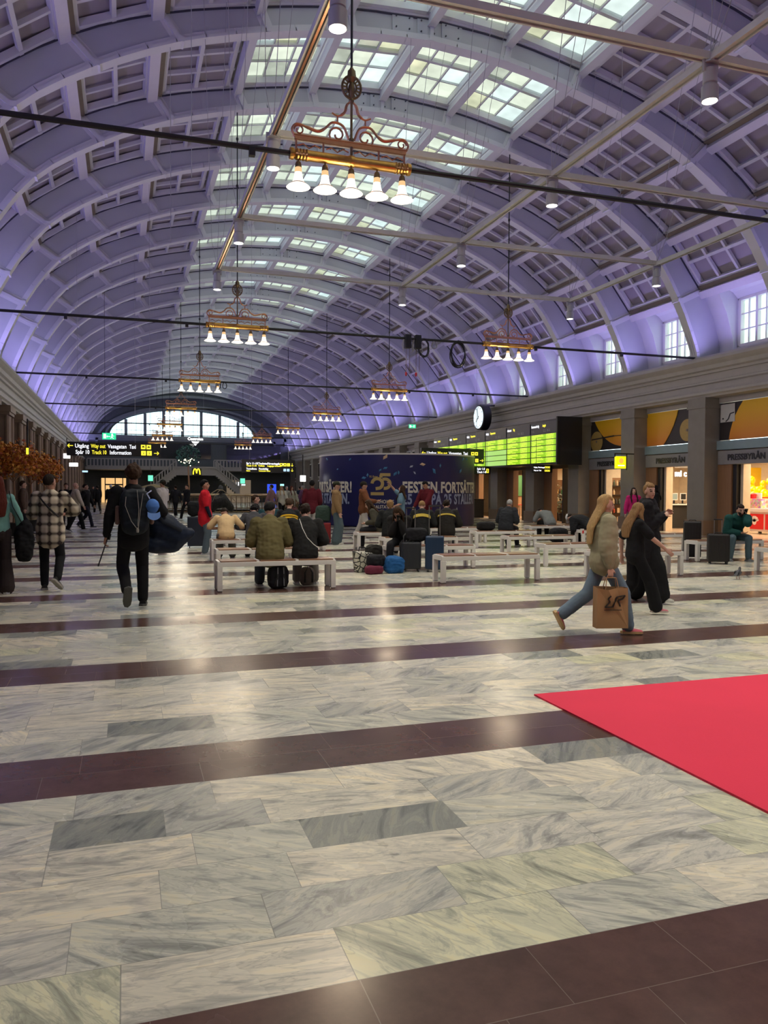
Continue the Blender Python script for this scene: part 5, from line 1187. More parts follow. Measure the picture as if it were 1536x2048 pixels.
def person(lab, x, y, head, h=1.72, top=((.1, .1, .1), 'long', .03), legs=((.02, .02, .025), .075), hair=('short', 'brown'), skin='fair', pose=None, vox=.014, shoes=(.03, .03, .03), sole=(.5, .5, .5), extra=(), group=None, fem=False):
    """head: heading in degrees, 0 faces along +y, positive turns to the left"""
    s = h / 1.75; p = dict(lean=0, side=0, twist=0, hp=0, hy=0, fpL=0, fpR=0, fyL=8, fyR=-8, curl=.5, hdz=None); p.update(pose or {})
    P = V(p.get('P', (0, 0, .925 * s))); sit = p.get('sit', False)
    ln, sd = radians(p['lean']), radians(p['side']); U = V((sin(sd), sin(ln) * cos(sd), cos(ln) * cos(sd))).normalized(); R_ = Matrix.Rotation(radians(p['twist']), 3, U) @ V((1, 0, 0)); R_ = (R_ - U * R_.dot(U)).normalized(); F_ = U.cross(R_)
    bend_ = p.get('round', 0)     # rounded back: upper torso leans more
    U2 = (U + F_ * bend_).normalized(); C = P + U * .24 * s
    def T(k): return P + U * k * s if k <= .24 else C + U2 * (k - .24) * s
    sw = (.165 if fem else .19) * s
    N_ = T(.53); S = {-1: T(.485) - R_ * sw, 1: T(.485) + R_ * sw}
    Hu = (U2 * .45 + V((0, 0, .55))).normalized(); R2 = Matrix.Rotation(radians(p['hy']), 3, 'Z') @ R_; F2 = Hu.cross(R2).normalized(); R2 = F2.cross(Hu).normalized()
    rp_ = Matrix.Rotation(-radians(p['hp']), 3, R2); Hu = rp_ @ Hu; F2 = rp_ @ F2
    Hc = N_ + (U2 * .05 + Hu * .115) * s
    hips = {-1: P - V((.088 * s, 0, .0)), 1: P + V((.088 * s, 0, 0))}
    A = {-1: V(p.get('fl', (-.10, 0, .085))), 1: V(p.get('fr', (.10, 0, .085)))}
    Kn = {}; An = {}
    for q in (-1, 1): Kn[q], An[q] = ik(hips[q], A[q], .43 * s, .42 * s, p.get('kh', (q * .12, 1, .1)))
    def wt(k, q):
        v = p.get(k, (q * .27, .05, .83 * s))
        return Hc + R2 * q * .135 * s - Hu * .12 * s + F2 * .0 * s if v == 'ear' else V(v)
    Wd = {-1: wt('hl', -1), 1: wt('hr', 1)}
    El = {}; Wr = {}
    for q in (-1, 1): El[q], Wr[q] = ik(S[q], Wd[q], .285 * s, .25 * s, p.get('ehL' if q < 0 else 'ehR', (q * .3, -.1, -1) if sit else (q * .5, -.8, -.35)))
    b = MB()
    b.etube([T(-.02), T(.08), T(.2), T(.34), T(.44), T(.50)], [(.15 * s, .10 * s), (.145 * s, .10 * s), (.125 * s, .09 * s), (.15 * s, .10 * s), (.155 * s, .088 * s), (.08 * s, .065 * s)], R_, 16)
    b.etube([T(.48), N_ + U2 * .03 * s, Hc - Hu * .03 * s], [.058 * s, .05 * s, .052 * s], R_, 12)
    MH = Matrix((R2, F2, Hu)).transposed()
    b.ball(Hc + Hu * .022 * s - F2 * .008 * s, (.072 * s, .090 * s, .094 * s), 18, mat_=MH)
    b.etube([Hc + Hu * .005 * s + F2 * .030 * s, Hc - Hu * .045 * s + F2 * .040 * s, Hc - Hu * .085 * s + F2 * .052 * s], [(.061 * s, .052 * s), (.053 * s, .046 * s), (.028 * s, .026 * s)], R2, 14)
    b.etube([Hc + Hu * .022 * s + F2 * .082 * s, Hc - Hu * .012 * s + F2 * .101 * s], [(.009 * s, .010 * s), (.014 * s, .013 * s)], R2, 8)
    b.etube([Hc - Hu * .044 * s + F2 * .088 * s - R2 * .014 * s, Hc - Hu * .044 * s + F2 * .088 * s + R2 * .014 * s], [(.008 * s, .008 * s)] * 2, Hu, 8)
    for q in (-1, 1): b.ball(Hc + R2 * q * .074 * s - F2 * .004 * s - Hu * .004 * s, (.012 * s, .02 * s, .031 * s), 10, mat_=MH)
    for q in (-1, 1):
        sl = [S[q], S[q].lerp(El[q], .5), El[q]]
        b.etube(sl, [.052 * s, .045 * s, .038 * s], (1, 0, 0), 10, cap=True); b.etube([El[q], El[q].lerp(Wr[q], .35), Wr[q]], [.039 * s, .038 * s, .025 * s], (1, 0, 0), 10)
        d = (Wr[q] - El[q]).normalized(); hd = p.get('hdL' if q < 0 else 'hdR'); d = V(hd).normalized() if hd else d
        hand(b, Wr[q] + d * .02 * s, d, V(p.get('nL' if q < 0 else 'nR', (-q, 0, 0))), V(p.get('tL' if q < 0 else 'tR', (0, 1, .15))), s, p['curl'])
        b.etube([hips[q], hips[q].lerp(Kn[q], .5), Kn[q]], [.085 * s, .072 * s, .055 * s], (1, 0, 0), 12); b.etube([Kn[q], Kn[q].lerp(An[q], .35), An[q]], [.054 * s, .053 * s, .036 * s], (1, 0, 0), 10)
    ex, ez = .031 * s, .016 * s; hb_ = 'bald' == hair[0]
    eyes = [Hc + R2 * q * ex + Hu * ez + F2 * .085 * s for q in (-1, 1)]; brw = [Hc + R2 * q * ex + Hu * (ez + .021 * s) + F2 * .088 * s for q in (-1, 1)]; lp_ = Hc - Hu * .044 * s + F2 * .095 * s
    def pick(c):
        v = c - Hc
        if v.length > .13 * s or v.dot(F2) < .05 * s: return 0
        for e_ in eyes:
            w_ = c - e_
            if abs(w_.dot(R2)) < .014 * s and abs(w_.dot(Hu)) < .0065 * s: return 1
        for e_ in brw:
            w_ = c - e_
            if abs(w_.dot(R2)) < .017 * s and abs(w_.dot(Hu)) < .005 * s: return 3
        w_ = c - lp_
        if abs(w_.dot(R2)) < .02 * s and abs(w_.dot(Hu)) < .008 * s: return 2
        return 0
    body = link('person', remesh(b, vox * .8, [SKIN[skin], EYE, LIP, BROW], 'person', 2, pick=pick), loc=(x, y, 0), rz=radians(head))
    tag(body, lab, 'person', group)
    # upper garment
    col, sleeve, th = top[:3]; opt = top[3] if len(top) > 3 else {}; t = th * s; hem = opt.get('hem', -.06)
    g = MB(); fl_ = opt.get('flare', 0)
    pts = [T(hem)] if hem < .0 else []
    zs = ([hem] if hem < .02 else []) + [max(hem, .04), .12, .22, .34, .44, .50]
    rad = {.12: (.145, .10), .22: (.135, .098), .34: (.158, .108), .44: (.168, .096), .50: (.10, .07)}
    rr = [rad.get(z, (.155 + fl_, .112 + fl_ * .7)) for z in zs]
    if sit and zs[0] < -.05: zs[0] = -.05
    g.etube([T(z) if z > 0 else P + V((0, 0, z * s)) if not sit else T(z) for z in zs], [((a + th) * s if a > .11 else a * s + t * .5, c * s + t * .9) for a, c in rr], R_, 18)
    for q in (-1, 1):
        e_ = El[q]; w_ = Wr[q]; k = opt.get('sleeve_w', 1)
        g.etube([T(.455) + R_ * q * (sw - .05 * s), S[q] - U2 * .005, S[q].lerp(e_, .5), e_ if sleeve == 'long' else S[q].lerp(e_, .8)], [.065 * s, .058 * s + t * .7, (.052 * s + t * .8) * k, (.047 * s + t * .8) * k], (1, 0, 0), 12)
        if sleeve == 'long': g.etube([e_, e_.lerp(w_, .5), w_.lerp(e_, .04)], [(.047 * s + t * .8) * k, (.043 * s + t * .7) * k, (.031 * s + t * .45)], (1, 0, 0), 12)
    for q in (-1, 1): g.ball(S[q], .060 * s + t * .75, 12)
    if opt.get('hood'): g.ball(T(.52) - F_ * .085 * s, (.115 * s, .062 * s, .085 * s), 14, mat_=Matrix((R_, F_, U2)).transposed())
    if opt.get('collar'): g.etube([T(.50), T(.565)], [(.078 * s, .07 * s), (.07 * s, .066 * s)], R_, 14, cap=False)
    if opt.get('hoodup'): g.ball(Hc + Hu * .02 * s - F2 * .03 * s, (.098 * s, .105 * s, .125 * s), 14, mat_=MH)
    jk = link(opt.get('name', 'jacket' if sleeve == 'long' else 'shirt'), remesh(g, vox, [cloth(col, .85, opt.get('pat'))], 'jacket', 3, wob=.007 * opt.get('wr', 1), seed=len(lab)), body)
    if opt.get('band'):
        for z in opt['band'][1]:
            g = MB(); g.etube([T(z - .018), T(z + .018)], [((.158 + th) * s + .012, .108 * s + t + .012)] * 2, R_, 20, cap=False); ob('chest_band', g, cloth(opt['band'][0]), jk, smooth=60)
    # trousers
    col, wdt = legs[:2]; lo = legs[2] if len(legs) > 2 else {}; hw = lo.get('hem', wdt * .9) * s; kw_ = wdt * s; g = MB()
    g.etube([T(-.03), T(.06), T(.11)], [(.158 * s, .118 * s), (.15 * s, .112 * s), (.138 * s, .10 * s)], (1, 0, 0), 16)
    for q in (-1, 1):
        end = An[q].lerp(Kn[q], lo.get('crop', .02))
        g.etube([hips[q], hips[q].lerp(Kn[q], .45), Kn[q]], [.098 * s, (.080 * s + kw_) / 2 + .008, kw_], (1, 0, 0), 14); g.etube([Kn[q], Kn[q].lerp(end, .5), end], [kw_, (kw_ + hw) / 2, hw], (1, 0, 0), 14)
    link('trousers' if not lo.get('name') else lo['name'], remesh(g, vox, [cloth(col, .9)], 'trousers', 2, wob=.005, seed=3 + len(lab)), body)
    # shoes
    for q, nm, fp, fy in ((-1, 'left', p['fpL'], p['fyL']), (1, 'right', p['fpR'], p['fyR'])):
        mt = Matrix.Translation(An[q]) @ Matrix.Rotation(radians(fy), 4, 'Z') @ Matrix.Rotation(-radians(fp), 4, 'X')
        def tr(v): return mt @ V(v)
        g = MB(); z0 = -.085 * s
        pts = [(-.055, .052, .040), (-.02, .056, .042), (.04, .046, .042), (.10, .036, .046), (.15, .026, .042), (.175, .018, .026)]
        vs = []; n_ = 12
        for yy, hh, ww in pts:
            for k in range(n_):
                a = 2 * pi * k / n_; vs.append(tr((ww * s * cos(a), yy * s, z0 + .022 * s + hh * s * max(0, sin(a)) + (.0 if sin(a) >= 0 else -.004))))
        g.add(vs, [(i * n_ + k, i * n_ + (k + 1) % n_, (i + 1) * n_ + (k + 1) % n_, (i + 1) * n_ + k) for i in range(5) for k in range(n_)] + [tuple(range(n_)), tuple(range(5 * n_, 6 * n_))])
        g.etube([tr((0, -.01 * s, -.03 * s)), tr((0, -.012 * s, .03 * s))], [(.038 * s, .045 * s), (.036 * s, .042 * s)], (1, 0, 0), 10, cap=False)
        sh = ob('shoe', g, cloth(shoes, .6), body, smooth=50)
        g = MB(); o_ = [(-.047, -.03), (-.045, -.07), (0, -.09), (.045, -.07), (.045, -.0), (.05, .09), (.04, .155), (.01, .185), (-.03, .175), (-.05, .11)]
        vs = [tr((a * s, c * s, z0)) for a, c in o_] + [tr((a * s, c * s, z0 + .028 * s)) for a, c in o_]; k_ = len(o_)
        g.add(vs, [(i, (i + 1) % k_, k_ + (i + 1) % k_, k_ + i) for i in range(k_)] + [tuple(range(k_))[::-1], tuple(range(k_, 2 * k_))]); ob('sole', g, cloth(sole, .7), sh)
    # hair
    st, hc = hair[:2]; hm = HAIR[hc]
    if st != 'bald':
        def hf(d):
            f_ = d.y; z = d.z; k = 1.0
            if f_ > .05 and z < .42 + .25 * (1 - f_): k = .80
            elif (z < -.35 and f_ > -.45 or z < -.66) and st in ('short', 'curly', 'cap'): k = .86
            return k * (1 + (.17 * noise.noise(V((d.x * 5, d.y * 5, d.z * 5))) if st == 'curly' else .03 * noise.noise(V((d.x * 7, d.y * 7, d.z * 2)))))
        g = MB(); ex_ = 1.16 if st == 'curly' else 1.07
        g.ball(Hc + Hu * .030 * s - F2 * .012 * s, (.080 * s * ex_, .098 * s * ex_, .100 * s * ex_), 24, mat_=MH, fn=hf)
        if st in ('long', 'pony', 'half'):
            L = hair[2] if len(hair) > 2 else .30; bk = Hc - F2 * .075 * s; dn = V((0, 0, -1)) * .9 - F2 * .1
            if st == 'pony': g.etube([Hc - F2 * .10 * s + Hu * .03 * s, Hc - F2 * .145 * s + Hu * .01 * s, Hc - F2 * .15 * s - V((0, 0, .10)) * s, Hc - F2 * .12 * s - V((0, 0, L)) * s], [(.028 * s, .028 * s), (.036 * s, .03 * s), (.034 * s, .026 * s), (.012 * s, .012 * s)], R2, 12)
            else:
                g.etube([Hc + Hu * .03 * s - F2 * .045 * s, Hc - Hu * .06 * s - F2 * .06 * s, T(.50) - F_ * (.085 * s + t * .8), T(.42) - F_ * (.110 * s + t), T(.53 - max(L - .12, .14)) - F_ * (.125 * s + t)], [(.085 * s, .055 * s), (.100 * s, .055 * s), (.115 * s, .042 * s), (.12 * s, .032 * s), (.09 * s, .018 * s)], R2, 16)
                for q in ((-1, 1) if st == 'long' else ()): g.etube([Hc + Hu * .05 * s + R2 * q * .062 * s + F2 * .02 * s, Hc - Hu * .05 * s + R2 * q * .082 * s + F2 * .012 * s, T(.48) + R_ * q * .10 * s + F_ * (.055 * s + t * .6), T(.40) + R_ * q * .10 * s + F_ * (.108 * s + t), T(.53 - (min(L, .30) - .08)) + R_ * q * .095 * s + F_ * (.112 * s + t)], [(.022 * s, .04 * s), (.022 * s, .045 * s), (.026 * s, .03 * s), (.03 * s, .02 * s), (.012 * s, .010 * s)], R2, 10)
        if st == 'bun': g.ball(Hc + Hu * .11 * s - F2 * .06 * s, .036 * s, 12)
        ho = link('hair', remesh(g, max(.008, vox * .7), [hm], 'hair', 1, wob=.004 if st != 'curly' else .018, seed=5), body)
        if st == 'cap':
            cc = hair[2]; g = MB(); g.ball(Hc + Hu * .045 * s - F2 * .008 * s, (.088 * s, .104 * s, .092 * s), 18, mat_=MH, fn=lambda d: 1 if d.z > -.02 else .84)
            vs = []; 
            for k in range(9): a = radians(-60 + 15 * k); vs += [Hc + Hu * .048 * s + F2 * (.095 * cos(a) ) * s + R2 * .085 * sin(a) * s, Hc + Hu * .035 * s + F2 * (.10 + .075 * cos(a)) * s + R2 * .088 * sin(a) * s]
            vs += [v + Hu * .006 for v in vs]; g.add(vs, [(2 * i, 2 * i + 1, 2 * i + 3, 2 * i + 2) for i in range(8)] + [(18 + 2 * i, 18 + 2 * i + 1, 18 + 2 * i + 3, 18 + 2 * i + 2) for i in range(8)]); ob('cap', g, cloth(cc), body, smooth=60)
    if p.get('beard'):
        g = MB(); g.etube([Hc - Hu * .035 * s + F2 * .036 * s, Hc - Hu * .065 * s + F2 * .046 * s, Hc - Hu * .092 * s + F2 * .054 * s], [(.060 * s, .050 * s), (.054 * s, .048 * s), (.034 * s, .032 * s)], R2, 14); link('beard', remesh(g, .008, [hm], 'beard', 1, wob=.004), body)
    J = dict(P=P, T=T, S=S, El=El, Wr=Wr, Hc=Hc, Hu=Hu, F=F_, F2=F2, R=R_, Kn=Kn, An=An, s=s)
    body['heading'] = float(head); return body, J
def away(x, y): return math.degrees(-math.atan2(x, y))
RIGHT, LEFT = -108, 72
def walk(s=1, ph=1, up=.16, pitch=50, arms=.2):
    """ph=1: right foot in front"""
    a, b = (.28 * s, -.30 * s)
    d = dict(P=(0, 0, .905 * s), fl=(-.08, b if ph > 0 else a, (up if ph > 0 else .085)), fr=(.08, a if ph > 0 else b, (.085 if ph > 0 else up)), hl=(-.27, arms * ph, .86 * s), hr=(.27, -arms * ph, .86 * s))
    d['fpL' if ph > 0 else 'fpR'] = pitch; return d
def sitp(lean=15, z=.53, kx=.14, fy=.42, round_=.35, **k):
    d = dict(sit=True, P=(0, 0, z), lean=lean, round=round_, fl=(-kx, fy, .085), fr=(kx, fy, .085), hl=(-.13, .30, .66), hr=(.13, .30, .66), kh=(0, .6, 1), hp=15); d.update(k); return d
WRD = lambda body, v: body.matrix_basis @ V(v)
def wpos(body, v):
    a = radians(body['heading']); v = V(v); return V((body.location.x + v.x * cos(a) - v.y * sin(a), body.location.y + v.x * sin(a) + v.y * cos(a), v.z))
BLK = (.010, .010, .012)
# --- near left : three walkers seen from behind
b1, J1 = person('person in black walking away with dark backpack and blue cap hanging from it', .10, 10.45, away(.1, 10.45) + 4, 1.84, top=(BLK, 'long', .03, dict(hem=-.10)), legs=(BLK, .075, dict(hem=.062)), hair=('curly', 'brown'), skin='mid', vox=.010, shoes=(.015, .015, .015), sole=(.10, .10, .09),
   pose=dict(P=(0, 0, .95), fl=(-.10, -.22, .24), fr=(.12, .12, .085), fpL=68, hl=(-.34, .06, .86), hr=(.20, .22, 1.10), ehR=(.9, -.5, -.2), nL=(1, 0, 0), curl=.9))
b2, J2 = person('person in cream and black plaid overshirt and black trousers walking away', -1.05, 12.55, away(-1.05, 12.55) - 6, 1.72, top=((.62, .54, .42), 'long', .045, dict(pat='plaid', hem=-.14, collar=True, name='plaid_overshirt', flare=.01)), legs=(BLK, .070, dict(hem=.058)), hair=('short', 'dark'), skin='mid', vox=.010, shoes=(.03, .03, .03), sole=(.35, .33, .3),
   pose=dict(P=(0, 0, .90), fl=(-.09, .05, .085), fr=(.12, -.28, .20), fpR=40, fyR=-35, hl=(-.20, .30, 1.10), hr=(.22, .30, 1.12), ehR=(.9, -.2, -.6), ehL=(-.4, -.2, -1), hy=-35, twist=-6))
b3, J3 = person('person with long dark red hair and pale teal jumper at the left edge', -1.72, 12.3, away(-1.7, 12.3) + 6, 1.68, top=((.16, .34, .31), 'long', .02, dict(hem=.03, name='jumper')), legs=((.035, .025, .025), .085, dict(hem=.115)), hair=('long', 'red', .42), vox=.010, shoes=(.3, .28, .26), pose=dict(fl=(-.10, .1, .085), fr=(.10, -.06, .085), hr=(.30, .02, .88)), fem=True)
# --- walkers farther on the left
person('bald person in cream shirt and black trousers beyond the plaid shirt', -1.65, 29.6, RIGHT + 35, 1.74, top=((.62, .56, .46), 'long', .035, dict(name='shirt')), legs=(BLK, .085, {}), hair=('bald', 'grey'), pose=walk(1, -1, .1, 20))
person('person in black coat striding right beyond the cream shirt', -1.38, 31.0, RIGHT, 1.66, top=(BLK, 'long', .04, dict(hem=-.2)), legs=((.02, .022, .04), .07, {}), hair=('short', 'dark'), pose=walk(1, 1, .2, 45), vox=.016)
person('person in dark coat with pale hair and scarf walking far away toward the lit doorway', -.80, 49.0, away(-.8, 49), 1.78, top=((.02, .022, .02), 'long', .05, dict(hem=-.25)), hair=('short', 'white'), pose=walk(), vox=.022)
person('person with a bright blue backpack far away on the left', -1.6, 50.5, away(-1.6, 50) + 20, 1.70, top=(BLK, 'long', .04, {}), hair=('short', 'black'), pose=walk(1, -1), vox=.022)
person('person in pale brown coat far away between the left walkers', -2.2, 47, away(-2, 47), 1.72, top=((.12, .10, .08), 'long', .04, dict(hem=-.2)), pose=walk(), vox=.022)
person('person in brown jacket standing behind the plaid shirt by the autumn trees', -3.0, 26.6, RIGHT + 20, 1.74, top=((.10, .065, .05), 'long', .04, dict(hem=-.12)), hair=('short', 'brown'), pose={}, vox=.018)
person('person in dark coat right behind the bald walker', -2.1, 31.6, 180, 1.7, top=(BLK, 'long', .04, dict(hem=-.2)), pose=walk(), vox=.018)
b9, J9 = person('person in dark cap and white shirt with arms raised right of the backpacker', 1.15, 26.3, LEFT - 20, 1.80, top=((.66, .62, .62), 'long', .03, dict(name='shirt')), legs=((.03, .03, .04), .08, {}), hair=('cap', 'dark', (.03, .035, .03)), skin='mid', pose=dict(hl=(-.10, .24, 1.32), hr=(.14, .22, 1.30)), vox=.016)
# --- red shirt
b10, J10 = person('person in bright red short-sleeved shirt over dark sleeves, standing in jeans', 1.74, 18.4, RIGHT + 8, 1.72, top=((.60, .015, .03), 'short', .045, dict(hem=-.12, flare=.015)), legs=((.10, .135, .17), .080, dict(hem=.075)), hair=('short', 'black'), skin='mid', pose=dict(hl=(-.2, .10, .80), hr=(.21, .16, .80), hy=-4), vox=.012, shoes=(.3, .3, .3), sole=(.6, .6, .6))
g = MB()
for q in (-1, 1): g.etube([J10['S'][q].lerp(J10['El'][q], .6), J10['El'][q], J10['El'][q].lerp(J10['Wr'][q], .95)], [.050, .048, .036], (1, 0, 0), 10)
ob('dark_sleeves', g, cloth((.015, .02, .04)), b10, smooth=60)
# --- seated couple on the front bench (backs to the viewer)
person('person in olive green jacket seated on the front bench, back turned', 2.08, 11.80, away(2, 12) + 3, 1.80, top=((.125, .105, .045), 'long', .055, dict(hem=-.05, wr=1.6, collar=True)), legs=((.05, .06, .075), .085, {}), hair=('short', 'black'), vox=.010, pose=sitp(14, round_=.30, hy=-35, hl=(-.12, .36, .66), hr=(.14, .36, .64), ehL=(-.5, -.5, -.5), ehR=(.5, -.5, -.5)))
person('person in black jacket with a thin white strap seated right on the front bench', 2.62, 11.82, away(2.6, 12) - 2, 1.74, top=((.014, .014, .015), 'long', .05, dict(hem=-.05, hood=True, wr=1.3)), legs=((.22, .20, .19), .08, {}), hair=('curly', 'dark'), vox=.010, pose=sitp(14, round_=.30, hy=10, hp=22), shoes=(.5, .45, .4), sole=(.6, .6, .6))
# --- group on and around the left benches
person('person in plain tan T-shirt and grey trousers seated on the left bench end', 2.02, 16.80, away(2, 16.8), 1.70, top=((.66, .46, .25), 'short', .035, dict(hem=.0, name='t_shirt')), legs=((.16, .155, .15), .09, {}), hair=('short', 'dark'), skin='mid', pose=sitp(28, round_=.5, hp=40, hy=25), vox=.012)
person('person in dark grey fleece seated beside the tan T-shirt', 2.62, 16.82, away(2.6, 16.8), 1.72, top=((.055, .055, .065), 'long', .04, dict(hem=-.03, hood=True)), hair=('curly', 'black'), pose=sitp(22, round_=.45, hp=35), vox=.012)
person('person in dark suit jacket and white shirt seated facing right behind the fleece', 3.3, 21.15, RIGHT, 1.76, top=((.015, .015, .018), 'long', .035, {}), hair=('short', 'brown'), pose=sitp(2, round_=.05, hp=0), vox=.013)
person('person in cap and black jacket with yellow lettering band seated, seen from behind', 3.45, 17.2, away(3.5, 17), 1.74, top=((.012, .013, .016), 'long', .04, dict(hem=-.03, band=((.62, .38, .02), (.36, .30)))), hair=('cap', 'brown', (.05, .03, .02)), pose=sitp(14, round_=.3, hy=-10), vox=.012)
person('person in dark teal jacket seated behind the olive jacket', 3.35, 18.95, away(3.3, 18.4) + 10, 1.72, top=((.01, .045, .06), 'long', .04, {}), hair=('short', 'brown'), pose=sitp(18, round_=.4, hp=30), vox=.013)
person('person in dark maroon hoodie seated and turned to the left', 4.1, 18.95, LEFT + 15, 1.74, top=((.045, .010, .013), 'long', .045, dict(hem=-.04, hood=True)), hair=('curly', 'brown'), pose=sitp(16, round_=.3, hy=10, hp=0), vox=.012)
person('standing person in plain maroon jumper with white collar, seen from behind', 5.50, 23.8, away(5.5, 24) - 5, 1.80, top=((.11, .012, .022), 'long', .035, dict(name='jumper')), legs=((.55, .52, .48), .085, {}), hair=('short', 'black'), skin='dark', pose=dict(hl=(-.22, .12, .95), hr=(.22, .12, .95)), vox=.013)
person('standing person in tan hooded jacket and wide blue jeans facing right', 5.52, 20.9, RIGHT - 6, 1.74, top=((.25, .155, .075), 'long', .04, dict(hem=-.04, hood=True)), legs=((.075, .105, .125), .125, dict(hem=.135)), hair=('cap', 'dark', (.03, .035, .02)), pose=dict(hr=(.24, .12, .84), hl=(-.22, .05, .85)), vox=.012, shoes=(.5, .47, .42), sole=(.6, .58, .5))
person('standing person in rust brown hoodie, black cap and white trousers facing right', 6.72, 22.3, RIGHT - 2, 1.76, top=((.16, .06, .028), 'long', .05, dict(hem=-.04, hood=True, flare=.01)), legs=((.48, .45, .43), .095, dict(hem=.08)), hair=('cap', 'dark', (.02, .018, .015)), pose=dict(hr=(.18, .36, 1.18), hl=(-.16, .34, 1.16), fl=(-.1, -.25, .12), fpL=25), vox=.012, shoes=(.6, .58, .55), sole=(.6, .6, .6))
person('standing person in blue top holding a phone up at the blue kiosk', 8.0, 22.6, LEFT - 8, 1.66, top=((.14, .24, .32), 'short', .03, {}), legs=((.08, .035, .04), .09, {}), hair=('long', 'brown', .28), pose=dict(hr=(.06, .34, 1.66), ehR=(1, .3, -.3), hl=(-.2, .2, 1.0), hp=-12), vox=.012, fem=True)
person('standing person in maroon jumper looking down, before the kiosk text', 8.75, 22.4, LEFT + 45, 1.80, top=((.10, .008, .015), 'long', .035, dict(name='jumper')), legs=((.02, .02, .03), .08, {}), hair=('short', 'black'), skin='mid', pose=dict(hl=(-.2, .35, 1.02), hr=(.22, .3, 1.0), hp=30), vox=.012)
person('person in plain black jacket seated, back turned, left of the phone woman', 5.72, 16.9, away(5.7, 17), 1.70, top=((.012, .013, .014), 'long', .045, dict(hem=-.04)), hair=('pony', 'fair', .16), pose=sitp(12, round_=.28), vox=.012)
b24, J24 = person('person with long dark hair in black reading a phone among the suitcases', 5.02, 14.10, 180 + away(5, 14) - 15, 1.68, top=((.012, .011, .012), 'long', .045, dict(hem=-.05)), hair=('long', 'brown', .40), skin='mid', fem=True, vox=.010, pose=sitp(18, fy=.40, round_=.3, hp=38, hl=(-.06, .36, .92), hr=(.04, .34, .90), nL=(0, -.6, .6), nR=(0, -.6, .6)), shoes=(.20, .20, .18), sole=(.4, .4, .4))
person('person with fair hair in black jacket with yellow back bands seated left of its twin', 6.55, 17.05, away(6.5, 17), 1.70, top=((.012, .013, .014), 'long', .05, dict(hem=-.04, hood=True, band=((.58, .44, .08), (.37, .33)))), hair=('short', 'fair'), pose=sitp(14, round_=.3, hp=25), vox=.012)
person('person with dark hair in dark jacket with yellow back bands seated right of its twin', 7.15, 17.0, away(7.1, 17), 1.74, top=((.018, .016, .014), 'long', .055, dict(hem=-.04, hood=True, band=((.58, .44, .08), (.36,)))), hair=('curly', 'dark'), pose=sitp(14, round_=.3, hp=25, hy=10), vox=.012)
person('person with long brown hair seated facing left, behind the phone woman', 6.1, 18.95, LEFT, 1.66, top=((.06, .055, .04), 'long', .04, {}), hair=('long', 'brown', .3), pose=sitp(10), vox=.013, fem=True)
# --- right half
person('grey haired person in quilted dark coat seated on a bench, back turned', 9.62, 18.82, away(9.6, 18.8) - 25, 1.66, top=((.022, .024, .03), 'long', .065, dict(hem=-.05, wr=1.5, collar=True)), hair=('short', 'grey'), pose=sitp(8, round_=.35, hp=15), vox=.012, shoes=(.02, .02, .02))
person('person in grey T-shirt hunched forward on the far bench', 12.4, 21.3, away(12, 21) + 30, 1.76, top=((.17, .185, .185), 'short', .045, dict(hem=-.02, name='t_shirt')), legs=(BLK, .08, {}), hair=('short', 'dark'), pose=sitp(38, round_=.7, hp=45), vox=.013)
person('person in black jacket and white cap hunched over at the bench end', 12.05, 18.6, away(12.1, 18.6) + 60, 1.72, top=((.014, .015, .018), 'long', .06, dict(wr=1.5)), legs=(BLK, .08, {}), hair=('cap', 'dark', (.6, .6, .6)), pose=sitp(48, round_=.7, hp=40), vox=.013)
b35, J35 = person('bearded person in dark green jacket seated holding a phone to the ear', 12.72, 14.02, 180 + away(12.7, 14) + 22, 1.80, top=((.010, .06, .055), 'long', .05, dict(hem=-.03, hood=True)), legs=((.09, .14, .17), .075, dict(hem=.065)), hair=('short', 'dark'), vox=.010, pose=sitp(26, fy=.36, kx=.20, round_=.4, hp=-4, hy=6, hl='ear', hr=(.02, .42, .62), ehL=(-.15, .5, -1), hdL=(.25, -.1, 1), nL=(1, 0, 0), beard=1, tL=(0, 1, .1)), shoes=(.12, .13, .14), sole=(.3, .3, .3))
# --- the three girls walking right
b30, J30 = person('girl with fair ponytail in khaki jacket and jeans walking with a paper bag', 4.80, 7.10, RIGHT + 4, 1.50, top=((.30, .27, .175), 'long', .060, dict(hem=.00, collar=True, wr=1.5, flare=.02, sleeve_w=1.15)), legs=((.14, .19, .25), .085, dict(hem=.080)), hair=('half', 'blond', .42), vox=.009, fem=True,
   pose=dict(P=(0, -.02, .76), fl=(-.07, -.44, .20), fr=(.07, .22, .085), fpL=62, hr=(.24, -.04, .68), hl=(-.20, .12, .80), hp=10, nR=(-1, 0, 0), curl=1.2), shoes=(.50, .10, .14), sole=(.55, .36, .18))
b31, J31 = person('girl with long straight brown hair in black T-shirt walking in the middle', 5.93, 8.15, RIGHT + 2, 1.38, top=((.010, .010, .012), 'short', .035, dict(hem=-.02, name='t_shirt')), legs=(BLK, .095, dict(hem=.105)), hair=('long', 'fair', .36), vox=.009, fem=True,
   pose=dict(P=(0, 0, .72), fl=(-.07, -.20, .12), fr=(.08, .24, .085), fpL=35, hr=(.21, .30, .80), hl=(-.2, -.1, .72), hp=22, hy=18), shoes=(.55, .16, .20), sole=(.6, .5, .45))
